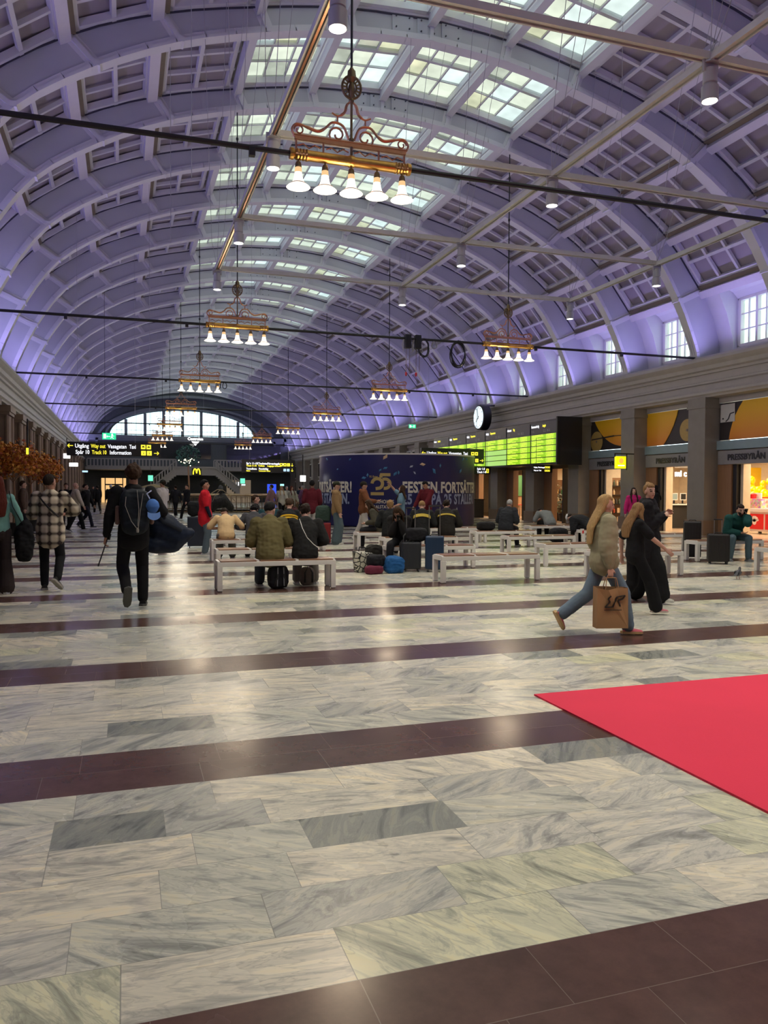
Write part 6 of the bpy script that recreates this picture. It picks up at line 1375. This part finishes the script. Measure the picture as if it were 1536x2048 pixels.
b32, J32 = person('girl in long black hooded coat with hair tied back, farthest of the three walkers', 6.72, 8.95, RIGHT - 30, 1.60, top=((.013, .012, .016), 'long', .055, dict(hem=-.28, hood=True, flare=.02, wr=1.3)), legs=(BLK, .12, dict(hem=.125)), hair=('bun', 'fair'), vox=.009, fem=True,
   pose=dict(P=(0, 0, .86), fl=(-.09, -.18, .10), fr=(.09, .20, .085), fpL=20, hr=(.05, .19, 1.17), hl=(-.05, .20, 1.19), hy=-40, hp=6), shoes=(.45, .43, .40), sole=(.6, .6, .58))
person('person in bright magenta jacket with long dark hair outside the newsagent', 14.9, 20.6, 180 + away(15, 20.5) + 15, 1.62, top=((.42, .015, .13), 'long', .035, {}), hair=('long', 'dark', .34), pose=dict(), vox=.013, fem=True)
person('dark clothed person standing just left of the till doorway', 16.3, 21.4, LEFT, 1.70, top=(BLK, 'long', .05, dict(hem=-.2)), hair=('long', 'black', .3), pose=dict(hl=(-.1, .25, 1.1), hr=(.1, .25, 1.1)), vox=.014, fem=True)
# --- distance
for lab, x, y, hd, h, col, hr_, lg in (('person in pink shirt and glasses beyond the benches', 6.75, 38.0, 60, 1.78, (.30, .17, .19), ('short', 'brown'), BLK),
    ('person with long blond hair in white top beyond the benches', 7.32, 38.3, 180, 1.66, (.62, .60, .54), ('long', 'blond', .3), BLK),
    ('person with auburn hair and white sleeves right of the blond one', 7.95, 38.9, 200, 1.66, (.45, .44, .38), ('long', 'red', .3), (.1, .08, .06)),
    ('person in purple top and black skirt beyond the benches', 8.95, 41.0, 60, 1.74, (.14, .06, .14), ('short', 'grey'), BLK),
    ('person in dark clothes by the railing, far left of the stair', 2.6, 44, 20, 1.7, (.02, .02, .025), ('short', 'dark'), BLK),
    ('person with tied pale hair in grey near the railing', 9.2, 46.5, 200, 1.68, (.3, .3, .3), ('short', 'grey'), BLK),
    ('person in brown coat standing beyond the railing', 0.4, 50, 160, 1.7, (.12, .08, .06), ('short', 'brown'), BLK),
    ('person in black coat standing beyond the red shirt', 2.9, 40, 120, 1.76, (.015, .015, .02), ('short', 'dark'), BLK),
    ('person in dark blue coat far away behind the stair foot', 11.8, 55, 40, 1.72, (.02, .03, .06), ('short', 'black'), BLK),
    ('person in grey hood walking far away near the left piers', -2.6, 58, 10, 1.7, (.2, .2, .2), ('short', 'brown'), BLK),
    ('dark coated person far away left of the lit doorway', -2.4, 66, 190, 1.7, (.03, .03, .03), ('short', 'dark'), BLK)):
    person(lab, x, y, hd, h, top=(col, 'long', .04, {}), legs=(lg, .08, {}), hair=hr_, pose=walk(1, 1, .1, 15), vox=.02)
# ------------------------------------------------------------------ luggage and small things
def suitcase(x, y, rz, w_, d_, h_, col, lab, handle=.35, hw=.2):
    t = empty('suitcase', (x, y, 0), radians(rz)); tag(t, lab, 'suitcase'); m = mat('suitcase_%d' % len(bpy.data.materials), col, .45, var=.08, bump=.1)
    b = MB(); b.box(-w_ / 2, w_ / 2, -d_ / 2, d_ / 2, .05, h_); ob('shell', b, m, t, bevel=.03)
    b = MB()
    for k in range(-2, 3): b.box(k * w_ / 6 - .008, k * w_ / 6 + .008, -d_ / 2 - .006, -d_ / 2 + .01, .10, h_ - .06)
    b.box(-w_ / 2 - .004, w_ / 2 + .004, -.006, .006, .05, h_ + .004); ob('ribs', b, m, t)
    for sx in (-1, 1):
        for sy in (-1, 1): b = MB(); b.lathe([(0, -.012), (.028, -.012), (.028, .012), (0, .012)], (sx * (w_ / 2 - .05), sy * (d_ / 2 - .04), .028), 10, axis='x'); ob('wheel', b, M['black'], t)
    if handle:
        b = MB(); b.tube([(-hw / 2, d_ / 4, h_), (-hw / 2, d_ / 4, h_ + handle)], .009, 6); b.tube([(hw / 2, d_ / 4, h_), (hw / 2, d_ / 4, h_ + handle)], .009, 6); th = ob('pull_handle', b, M['steel'], t); b = MB(); b.beam((-hw / 2 - .01, d_ / 4, h_ + handle), (hw / 2 + .01, d_ / 4, h_ + handle), .025, .025); ob('grip', b, M['black'], th, bevel=.006)
    b = MB(); b.tube([(-.08, -.02, h_), (-.06, -.02, h_ + .03), (.06, -.02, h_ + .03), (.08, -.02, h_)], .010, 6); ob('carry_handle', b, M['black'], t)
    return t
suitcase(5.42, 13.45, -20, .34, .26, .66, (.008, .03, .08), 'upright royal blue hard suitcase with raised handle', .55)
suitcase(5.02, 13.62, -15, .36, .26, .55, (.018, .020, .028), 'upright black suitcase left of the royal blue one', .62, .16)
suitcase(5.18, 21.0, -10, .38, .28, .60, (.22, .008, .012), 'upright dark red hard suitcase with a green bag on top', 0)
suitcase(1.75, 20.6, -5, .48, .30, .80, (.012, .018, .035), 'big navy suitcase standing left of the red shirt', .2)
suitcase(11.75, 13.35, -35, .42, .32, .62, (.013, .011, .011), 'near black suitcase with raised steel handle beside the green jacket', .30, .15)
suitcase(12.0, 14.45, -35, .36, .30, .84, (.012, .010, .010), 'taller black suitcase just behind the near black one', 0)
def bag(name, lab, x, y, z, rz, r, col, straps=(), cat='bag', sc_=1, vox=.012, wob=.012, seed=1, tilt=0, rough=.8):
    t = empty(name, (x, y, z), radians(rz)); tag(t, lab, cat); b = MB(); b.ball((0, 0, r[2] * .94), r, 20, fn=lambda d: (abs(d.x) ** 4 + abs(d.y) ** 4 + abs(d.z) ** 4) ** -.25 * .96)
    me = remesh(b, vox, [cloth(col, rough)], 'bag_body', 2, wob, seed); link('bag_body', me, t)
    for s_ in straps: g = MB(); g.etube(s_, [(.016, .005)] * len(s_), (1, 0, 0), 8); ob('strap', g, M['black'], t, smooth=60)
    return t
t = bag('rucksack', 'black rucksack with grey stripes lying under the front bench', 2.20, 11.80, 0, 10, (.16, .12, .19), (.018, .018, .022), ([(-.09, -.12, .06), (-.05, -.14, .2), (-.03, -.10, .36)], [(.09, -.12, .06), (.05, -.14, .2), (.05, -.10, .36)]))
for sx in (-.06, .05): g = MB(); g.beam((sx, -.128, .05), (sx * .8, -.125, .33), .012, .02, (0, 1, 0)); ob('grey_stripe', g, cloth((.25, .25, .27)), t)
bag('tote_bag', 'grey brown bag with dark straps standing under the right end of front bench', 2.72, 12.10, 0, 5, (.12, .08, .15), (.20, .16, .145), ([(-.06, -.08, .05), (-.06, -.085, .2), (0, -.06, .32), (.06, -.085, .2), (.06, -.08, .05)],))
bag('green_rucksack', 'dark green rucksack sitting on the dark red suitcase', 5.16, 21.0, .62, 0, (.22, .14, .24), (.035, .06, .05), ([(-.07, -.05, .46), (0, -.05, .53), (.07, -.05, .46)],))
bag('duffel_bag', 'bright blue soft bag on the floor before the benches', 4.62, 13.42, 0, 0, (.19, .14, .16), (.015, .09, .27), (), seed=4, wob=.02)
bag('duffel_bag', 'maroon rolled bag lowest of the floor pile', 4.22, 13.35, 0, 8, (.18, .10, .08), (.13, .02, .045), (), seed=6)
bag('rucksack', 'black bag lying on top of the maroon rolled bag', 4.30, 13.50, .13, 15, (.18, .13, .11), (.015, .015, .02), (), seed=9, wob=.02)
bag('rucksack', 'dark bag slumped on the floor before the phone woman', 4.55, 14.35, 0, 0, (.20, .15, .24), (.022, .020, .018), (), seed=12, wob=.02)
bag('duffel_bag', 'black soft bag resting on the upright black suitcase', 5.12, 13.62, .56, -10, (.22, .13, .13), (.012, .012, .016), ([(-.12, 0, .22), (-.25, -.1, .1), (-.25, -.12, -.2), (-.1, -.1, .1)],), seed=14)
bag('handbag', 'dark bag on the bench beside the grey quilted coat', 9.05, 18.85, .455, 0, (.25, .16, .12), (.014, .013, .015), (), seed=15)
bag('rucksack', 'black bag lying on the hunched grey shirt bench', 12.1, 20.3, 0, 0, (.28, .2, .22), (.012, .012, .014), (), seed=16)
bag('rucksack', 'dark round bag at the right edge, on the front-row bench', 11.95, 11.85, .455, 0, (.20, .15, .17), (.015, .016, .014), (), seed=17)
bag('rucksack', 'black rucksack on the big navy suitcase left of the red shirt', 1.70, 20.6, .82, 0, (.20, .16, .20), (.013, .014, .016), (), seed=18)
# patterned white tote
m, n, l, bb = newmat('white_and_black_print'); vo = n.new('ShaderNodeTexVoronoi'); vo.feature = 'DISTANCE_TO_EDGE'; vo.inputs['Scale'].default_value = 11; tc = n.new('ShaderNodeTexCoord'); l.new(tc.outputs['Object'], vo.inputs[0]); cr = n.new('ShaderNodeValToRGB'); cr.color_ramp.interpolation = 'CONSTANT'; cr.color_ramp.elements[0].color = (.02, .02, .02, 1); cr.color_ramp.elements[1].position = .09; cr.color_ramp.elements[1].color = (.62, .60, .50, 1); l.new(vo.outputs[0], cr.inputs[0]); l.new(cr.outputs[0], bb.inputs['Base Color'])
t = empty('tote_bag', (4.12, 13.72, 0), radians(20)); tag(t, 'white tote bag with black pattern leaning behind the maroon bag', 'bag'); b = MB(); b.prism([(-.17, 0), (.17, 0), (.22, .34), (-.22, .40)], -.06, .06, 'y'); ob('bag_body', b, m, t, bevel=.03); b = MB(); b.tube([(-.1, 0, .36), (-.06, .02, .46), (.06, .02, .45), (.1, 0, .34)], .012, 6); ob('handle', b, M['black'], t)
# backpack of the near left walker
def world(body, v): return wpos(body, v)
t = empty('backpack', wpos(b1, (0, 0, 0)), b1.rotation_euler.z); tag(t, 'dark navy backpack with pale cords on the back of the black clothed walker', 'backpack'); J = J1
g = MB(); c = J['T'](.28) - J['F'] * .20; g.ball(c, (.19, .12, .27), 22, fn=lambda d: (abs(d.x) ** 4 + abs(d.y) ** 4 + abs(d.z) ** 4) ** -.25 * .95); g.ball(c + V((0, -.04, -.20)), (.17, .10, .12), 16); link('pack_body', remesh(g, .012, [cloth((.008, .012, .018), .6)], 'pack_body', 2, .010, 7), t)
for q in (-1, 1):
    g = MB(); g.etube([J['T'](.50) + J['R'] * q * .10 + J['F'] * (-.10), J['T'](.535) + J['R'] * q * .115, J['T'](.44) + J['R'] * q * .12 + J['F'] * .14, J['T'](.2) + J['R'] * q * .17 + J['F'] * .10, J['T'](.12) + J['R'] * q * .18 - J['F'] * .08], [(.03, .008)] * 5, J['R'], 10); ob('shoulder_strap', g, M['black'], t, smooth=60)
    g = MB(); g.etube([c + V((q * .20, .02, .02)), c + V((q * .205, .02, -.16))], [(.03, .045)] * 2, (1, 0, 0), 10); ob('side_panel', g, cloth((.16, .10, .085)), t, smooth=60)
g = MB(); g.tube([c + V((-.11, -.125, .16)), c + V((-.12, -.13, .05)), c + V((-.05, -.14, -.14)), c + V((.02, -.15, -.24))], .004, 5); g.tube([c + V((.09, -.125, .2)), c + V((.06, -.13, 0)), c + V((.03, -.15, -.23))], .004, 5); g.tube([c + V((.02, -.125, .24)), c + V((.04, -.13, 0)), c + V((.025, -.14, -.2))], .004, 5); ob('cord', g, cloth((.35, .33, .3)), t)
g = MB(); g.lathe([(.014, -.03), (.018, 0), (.01, .03)], c + V((.022, -.15, -.25)), 8); ob('tassel', g, cloth((.3, .28, .25)), t)
t = empty('baseball_cap', wpos(b1, (.205, -.30, 1.28)), b1.rotation_euler.z + .2); tag(t, 'light blue baseball cap hanging on the walker\'s backpack strap', 'cap')
g = MB(); g.ball((0, 0, 0), (.085, .07, .10), 18, fn=lambda d: 1 if d.z > -.2 else .86); link('crown', remesh(g, .009, [cloth((.07, .18, .50))], 'crown', 2, .004), t)
g = MB(); vs = []
for k in range(9): a = radians(-70 + 17.5 * k); vs += [(.08 * sin(a), -.05, -.05 - .03 * cos(a)), (.085 * sin(a), -.065, -.09 - .075 * cos(a))]
vs += [(x_, y_ + .006, z_) for x_, y_, z_ in vs]; g.add(vs, [(2 * i, 2 * i + 1, 2 * i + 3, 2 * i + 2) for i in range(8)] + [(18 + 2 * i, 18 + 2 * i + 1, 18 + 2 * i + 3, 18 + 2 * i + 2) for i in range(8)]); ob('peak', g, cloth((.16, .30, .66)), t, smooth=60)
g = MB(); g.tube([(-.03, .02, .10), (-.06, .04, .16), (0, .05, .2)], .008, 5); ob('strap', g, cloth((.5, .55, .8)), t)
t = empty('sports_bag', wpos(b1, (.36, .16, .78)), b1.rotation_euler.z - .1); tag(t, 'big dark navy sports bag carried at the right side of the backpacker', 'bag')
g = MB(); g.etube([(-.14, 0, .36), (.0, .02, .22), (.20, .04, .08), (.36, .05, .14)], [(.13, .13), (.21, .17), (.20, .17), (.07, .08)], (.7, 0, .7), 16); g.etube([(-.12, 0, .0), (.14, .03, .02)], [(.12, .14), (.14, .13)], (0, 0, 1), 14); link('bag_body', remesh(g, .014, [cloth((.006, .012, .030), .6)], 'bag_body', 3, .010, 3), t)
g = MB(); g.etube([(-.12, -.12, .48), (.02, -.16, .30), (.25, -.13, .18)], [(.022, .006)] * 3, (0, 0, 1), 8); ob('strap', g, cloth((.02, .025, .035)), t, smooth=60)
q = wpos(b1, J1['Wr'][-1]); t = empty('thin_stick', (q.x, q.y, q.z - .09), b1.rotation_euler.z); tag(t, 'thin dark stick held in the left hand of the backpacker', 'stick'); g = MB(); g.tube([(.06, .02, .16), (0, 0, 0), (-.10, -.04, -.30)], .008, 6); ob('shaft', g, M['black'], t); g = MB(); g.tube([(.05, .02, .1), (.03, .0, .03)], .016, 6); ob('grip', g, M['black'], t)
# black shoulder bag of the woman at the left edge
q = wpos(b3, (.34, -.02, .52)); t = empty('shoulder_bag', (q.x, q.y, q.z), b3.rotation_euler.z); tag(t, 'black shoulder bag and coat hanging at the side of the teal jumper', 'bag'); g = MB(); g.ball((0, 0, .22), (.13, .13, .30), 18, fn=lambda d: (abs(d.x) ** 3 + abs(d.y) ** 3 + abs(d.z) ** 3) ** -.33); link('bag_body', remesh(g, .012, [cloth((.010, .010, .012))], 'bag_body', 2, .02, 5), t)
g = MB(); g.etube([(-.02, -.08, .45), (-.16, -.10, .72), (-.19, .0, .93), (-.16, .12, .75), (-.02, .1, .45)], [(.018, .006)] * 5, (0, 1, 0), 8); ob('strap', g, M['black'], t, smooth=60)
# diagonal strap on the plaid shirt
t = empty('crossbody_strap', wpos(b2, (0, 0, 0)), b2.rotation_euler.z); tag(t, 'thin dark crossbody strap over the plaid overshirt', 'strap'); J = J2; g = MB(); pts = []
for k in range(13): a = 2 * pi * k / 12; pts.append(J['T'](.34 + .17 * cos(a)) - J['R'] * (.15 * cos(a)) + (J['F'] * -.175 * sin(a) if 1 else 0) + J['R'] * .0)
g.etube(pts, [(.014, .006)] * 13, (0, 0, 1), 8, cap=False); ob('strap', g, M['black'], t, smooth=60)
# white strap on black seated jacket
g = MB(); p0 = V((2.66, 11.60, 1.0)); g.tube([(2.50, 11.66, 1.06), (2.53, 11.585, .92), (2.60, 11.575, .78), (2.70, 11.59, .68), (2.80, 11.64, .61)], .006, 5); tag(ob('bag_chain', g, M['white']), 'thin white strap across the black jacket on the front bench', 'strap')
# paper bag
q = wpos(b30, J30['Wr'][1] + V((.03, .0, -.10))); t = empty('paper_carrier_bag', (q.x + .0, q.y, 0), b30.rotation_euler.z + pi / 2); tag(t, 'brown paper carrier bag with a black angular logo in the hand of the khaki girl', 'carrier bag')
KR_ = mat('kraft_paper', (.34, .185, .085), .7, var=.10, scale=5, bump=.2); zb = q.z - .62
b = MB(); W2, D2, H2 = .165, .06, .41; zb = .11
vs = [(-W2, -D2, 0), (W2, -D2, 0), (W2, D2, 0), (-W2, D2, 0), (-W2 + .01, -D2 * .8, H2), (W2 - .005, -D2 * .9, H2 + .0), (W2 - .01, D2 * .8, H2), (-W2, D2 * .9, H2 + .01), (-W2 * .3, -D2 * 1.15, H2 - .02), (W2 * .3, -D2 * .7, H2)]
b.add([(x_, y_, z_ + zb) for x_, y_, z_ in vs], [(0, 3, 2, 1), (0, 1, 5, 9, 8, 4), (1, 2, 6, 5), (2, 3, 7, 6), (3, 0, 4, 7)]); ob('bag_body', b, KR_, t)
b = MB()
for sy in (-D2 * .75, D2 * .75): b.tube([(-.07, sy, zb + H2 - .03), (-.05, sy * .4, q.z - .01), (.05, sy * .4, q.z - .01), (.07, sy, zb + H2 - .03)], .005, 5)
ob('handle', b, KR_, t)
b = MB(); yl = -D2 * 1.12
def lg(a, c): b.beam((a[0], yl, a[1] + zb), (c[0], yl, c[1] + zb), .010, .018, (0, 1, 0))
for a, c in (((-.02, .33), (-.05, .30)), ((-.05, .30), (-.03, .27)), ((-.03, .27), (-.08, .215)), ((-.08, .215), (.0, .22)), ((.0, .22), (.04, .32)), ((.04, .32), (.125, .335)), ((.125, .335), (.10, .30)), ((.10, .30), (.055, .285)), ((.055, .285), (.075, .225)), ((.03, .31), (.02, .27))): lg(a, c)
b.box(-.09, .09, yl - .004, yl, zb + .185, zb + .192); ob('logo', b, M['black'], t)
# phones
for bb_, J, sgn, lab in ((b24, J24, -1, 'black phone in the hand of the long haired woman'), (b35, J35, -1, 'black phone at the ear of the green jacket')):
    h_ = wpos(bb_, J['Wr'][sgn] + V((.02, .06, .06)) if bb_ is b24 else J['Hc'] - J['R'] * .115 - J['Hu'] * .02); t = empty('mobile_phone', tuple(h_), bb_.rotation_euler.z); tag(t, lab, 'phone'); g = MB(); g.box(-.036, .036, -.004, .004, -.07, .07); o = ob('case', g, M['black'], t, bevel=.003); g = MB(); g.box(-.032, .032, .004, .0055, -.064, .064); ob('display', g, M['blackgloss'], t); t.rotation_euler = (-.6, 0, bb_.rotation_euler.z)
# pigeon
t = empty('pigeon', (10.02, 10.9, 0), radians(-60)); tag(t, 'small dark pigeon walking on the marble at the right', 'pigeon')
g = MB(); g.ball((0, 0, .105), (.045, .085, .05), 16, mat_=Matrix.Rotation(radians(12), 3, 'X')); g.etube([(0, .05, .125), (0, .085, .16), (0, .095, .185)], [.034, .022, .021], (1, 0, 0), 10); g.etube([(0, .10, .185), (0, .13, .178)], [.010, .004], (1, 0, 0), 6); g.etube([(0, -.07, .095), (0, -.15, .075)], [(.03, .014), (.035, .006)], (1, 0, 0), 8)
bird = link('body', remesh(g, .006, [mat('slate_feathers', (.03, .032, .045), .5, var=.3, scale=30)], 'body', 2), t)
for q in (-1, 1): g = MB(); g.ball((q * .042, -.01, .11), (.010, .075, .034), 12); ob('wing', g, mat('wing_grey', (.05, .052, .06), .5, var=.3, scale=40), t); g = MB(); g.tube([(q * .02, .0, .07), (q * .02, .005, .03), (q * .02, 0, .004), (q * .02, .035, .003)], .004, 5); ob('leg', g, mat('bird_leg', (.35, .08, .06), .5), t)
# litter
t = empty('paper_wrapper', (9.05, 14.0, 0)); tag(t, 'crumpled brown paper lying on the floor under the benches', 'litter'); g = MB(); g.ball((0, 0, .05), (.12, .07, .045), 14, fn=lambda d: 1 + .25 * noise.noise(d * 3)); ob('paper', g, KR_, t, smooth=30)
t = empty('drink_cup', (11.98, 18.5, 0)); tag(t, 'red paper cup standing under a right-hand bench', 'cup'); g = MB(); g.lathe([(.045, 0), (.065, .26), (.06, .26)], n=14); ob('cup_body', g, M['red'], t); g = MB(); g.lathe([(.07, .255), (.07, .275), (0, .28)], n=14); ob('lid', g, cloth((.6, .2, .15)), t)
t = empty('drink_cup', (10.42, 16.4, .455)); tag(t, 'white cup with red mark standing on the third-row bench', 'cup'); g = MB(); g.lathe([(.03, 0), (.045, .14), (.04, .14)], n=14); ob('cup_body', g, M['white'], t); g = MB(); g.box(-.02, .02, -.046, -.04, .03, .1); ob('mark', g, M['red'], t)
t = empty('water_bottle', (3.35, 13.3, 0)); tag(t, 'tiny clear bottle on the floor right of the front bench', 'bottle'); g = MB(); g.lathe([(.025, 0), (.028, .02), (.028, .1), (.012, .13), (.012, .15)], n=12); ob('bottle_body', g, M['black'], t); g = MB(); g.lathe([(.014, .14), (.014, .16), (0, .16)], n=10); ob('cap', g, M['white'], t)
# autumn trees on the left
LV = [mat('leaf_orange', (.62, .20, .02), .6, var=.3), mat('leaf_amber', (.70, .34, .05), .6, var=.3), mat('leaf_russet', (.34, .07, .02), .6, var=.3)]
def autumn(x, y, h, R_, lab, seed, n_=900):
    t = empty('autumn_tree', (x, y, 0)); tag(t, lab, 'tree', 'orange artificial trees by the left piers'); r = random.Random(seed)
    g = MB(); g.tube([(0, 0, .3), (.03, 0, h * .5), (0, 0, h)], [.035, .03, .02], 7)
    for k in range(7): a = k * 2.4; g.tube([(0, 0, h * .62), (R_ * .5 * cos(a), R_ * .5 * sin(a), h * .8), (R_ * .8 * cos(a), R_ * .8 * sin(a), h * (.8 + .12 * sin(k)))], [.015, .01, .005], 5)
    ob('trunk', g, M['brownwood'], t); g = MB(); g.lathe([(.2, 0), (.26, .40), (.22, .42), (.2, .36), (0, .36)], n=16); ob('pot', g, M['black'], t)
    g = MB(); bl_ = [(r.uniform(-.55, .55) * R_, r.uniform(-.55, .55) * R_, h * .88 + r.uniform(-.35, .35) * R_, r.uniform(.35, .6) * R_) for k in range(12)]
    for k in range(n_):
        bx, by, bz, br = r.choice(bl_); d = V((r.gauss(0, 1), r.gauss(0, 1), r.gauss(0, .8))).normalized(); c = V((bx, by, bz)) + d * br * r.uniform(.5, 1.05); u = V((r.gauss(0, 1), r.gauss(0, 1), r.gauss(0, .7))).normalized(); w_ = u.cross(d).normalized(); L = r.uniform(.05, .085)
        g.add([c - u * L, c - u * L * .2 + w_ * L * .7, c + u * L, c - u * L * .2 - w_ * L * .7, c + d * .02], [(0, 1, 4), (1, 2, 4), (2, 3, 4), (3, 0, 4)], r.choice((0, 0, 1, 2)))
    ob('foliage', g, LV, t)
autumn(-3.35, 27.2, 2.75, .95, 'nearest orange autumn tree beside the left piers', 1, 1300); autumn(-3.15, 30.0, 2.6, .8, 'middle orange autumn tree by the left piers', 2); autumn(-3.0, 33.2, 2.55, .85, 'farthest orange autumn tree by the left piers', 3)
# round railing round the floor opening
RC, RR = (6.2, 54.2), 5.2
t = empty('round_railing', (RC[0], RC[1], 0)); tag(t, 'round balustrade with pale brass handrail round the opening in the floor', 'railing')
g = MB(); g.tube([(RR * cos(2 * pi * k / 48), RR * sin(2 * pi * k / 48), 1.14) for k in range(48)], .045, 8, closed=True); ob('handrail', g, mat('pale_brass', (.55, .40, .25), .3, metal=.8), t, smooth=60)
g = MB(); g.tube([(RR * cos(2 * pi * k / 48), RR * sin(2 * pi * k / 48), .12) for k in range(48)], .04, 6, closed=True); g.tube([(RR * cos(2 * pi * k / 48), RR * sin(2 * pi * k / 48), 1.0) for k in range(48)], .02, 6, closed=True); ob('rail', g, M['bronze'], t)
bm3 = MB(); bm3.lathe([(.03, 0), (.03, .1), (.014, .18), (.026, .4), (.012, .6), (.02, .85), (.012, 1.08)], n=6); bme = bm3.mesh('baluster', M['bronze'])
for k in range(96): a = 2 * pi * k / 96; link('baluster', bme, t, (RR * cos(a), RR * sin(a), 0))
g = MB(); g.lathe([(RR - .15, .0), (RR - .15, .06), (RR + .15, .06), (RR + .15, 0)], n=48); ob('kerb', g, M['stone'], t)
# dark sculpture with arched brass hoops inside the railing
t = empty('hoop_sculpture', (5.3, 46.6, 0)); t.scale = (.55, .55, .85); tag(t, 'dark sculpture with curved brass hoops inside the round railing', 'sculpture')
g = MB(); g.etube([(-1.0, 0, .4), (-.5, 0, .9), (.3, 0, 1.0), (1.1, 0, .5)], [(.5, .3), (.7, .5), (.7, .5), (.4, .3)], (0, 1, 0), 14); link('dark_body', remesh(g, .03, [M['black']], 'dark_body', 2, .03), t)
g = MB(); g.tube([(-1.5, -.4, .9), (-1.1, -.4, 1.45), (-.4, -.4, 1.75), (.2, -.4, 1.7), (.9, -.4, 1.35), (1.5, -.4, .95)], .03, 6); g.tube([(-.9, -.45, .9), (-.6, -.45, 1.4), (-.1, -.45, 1.72)], .025, 6); ob('hoop', g, mat('hoop_brass', (.45, .36, .22), .35, metal=.7), t)
g = MB(); g.ball((.0, 0, 1.75), (.28, .28, .32), 14); g.etube([(0, 0, 1.0), (0, 0, 1.5)], [.25, .14], (1, 0, 0), 10); link('figure', remesh(g, .025, [M['boardgrey']], 'figure', 2), t)
t = empty('pale_parasol', (2.2, 66, 0)); t.scale = (.7, .7, .72); tag(t, 'low wide cafe parasol with a yellow top far beyond the railing', 'parasol'); g = MB(); g.lathe([(1.7, 2.25), (.9, 2.5), (0, 2.65)], n=16); ob('canopy', g, mat('parasol_cloth', (.22, .17, .06), .7), t, smooth=60); g = MB(); g.tube([(0, 0, 0), (0, 0, 2.5)], .04, 6); ob('pole', g, M['white'], t)
bpy.data.scenes.remove(TMP)
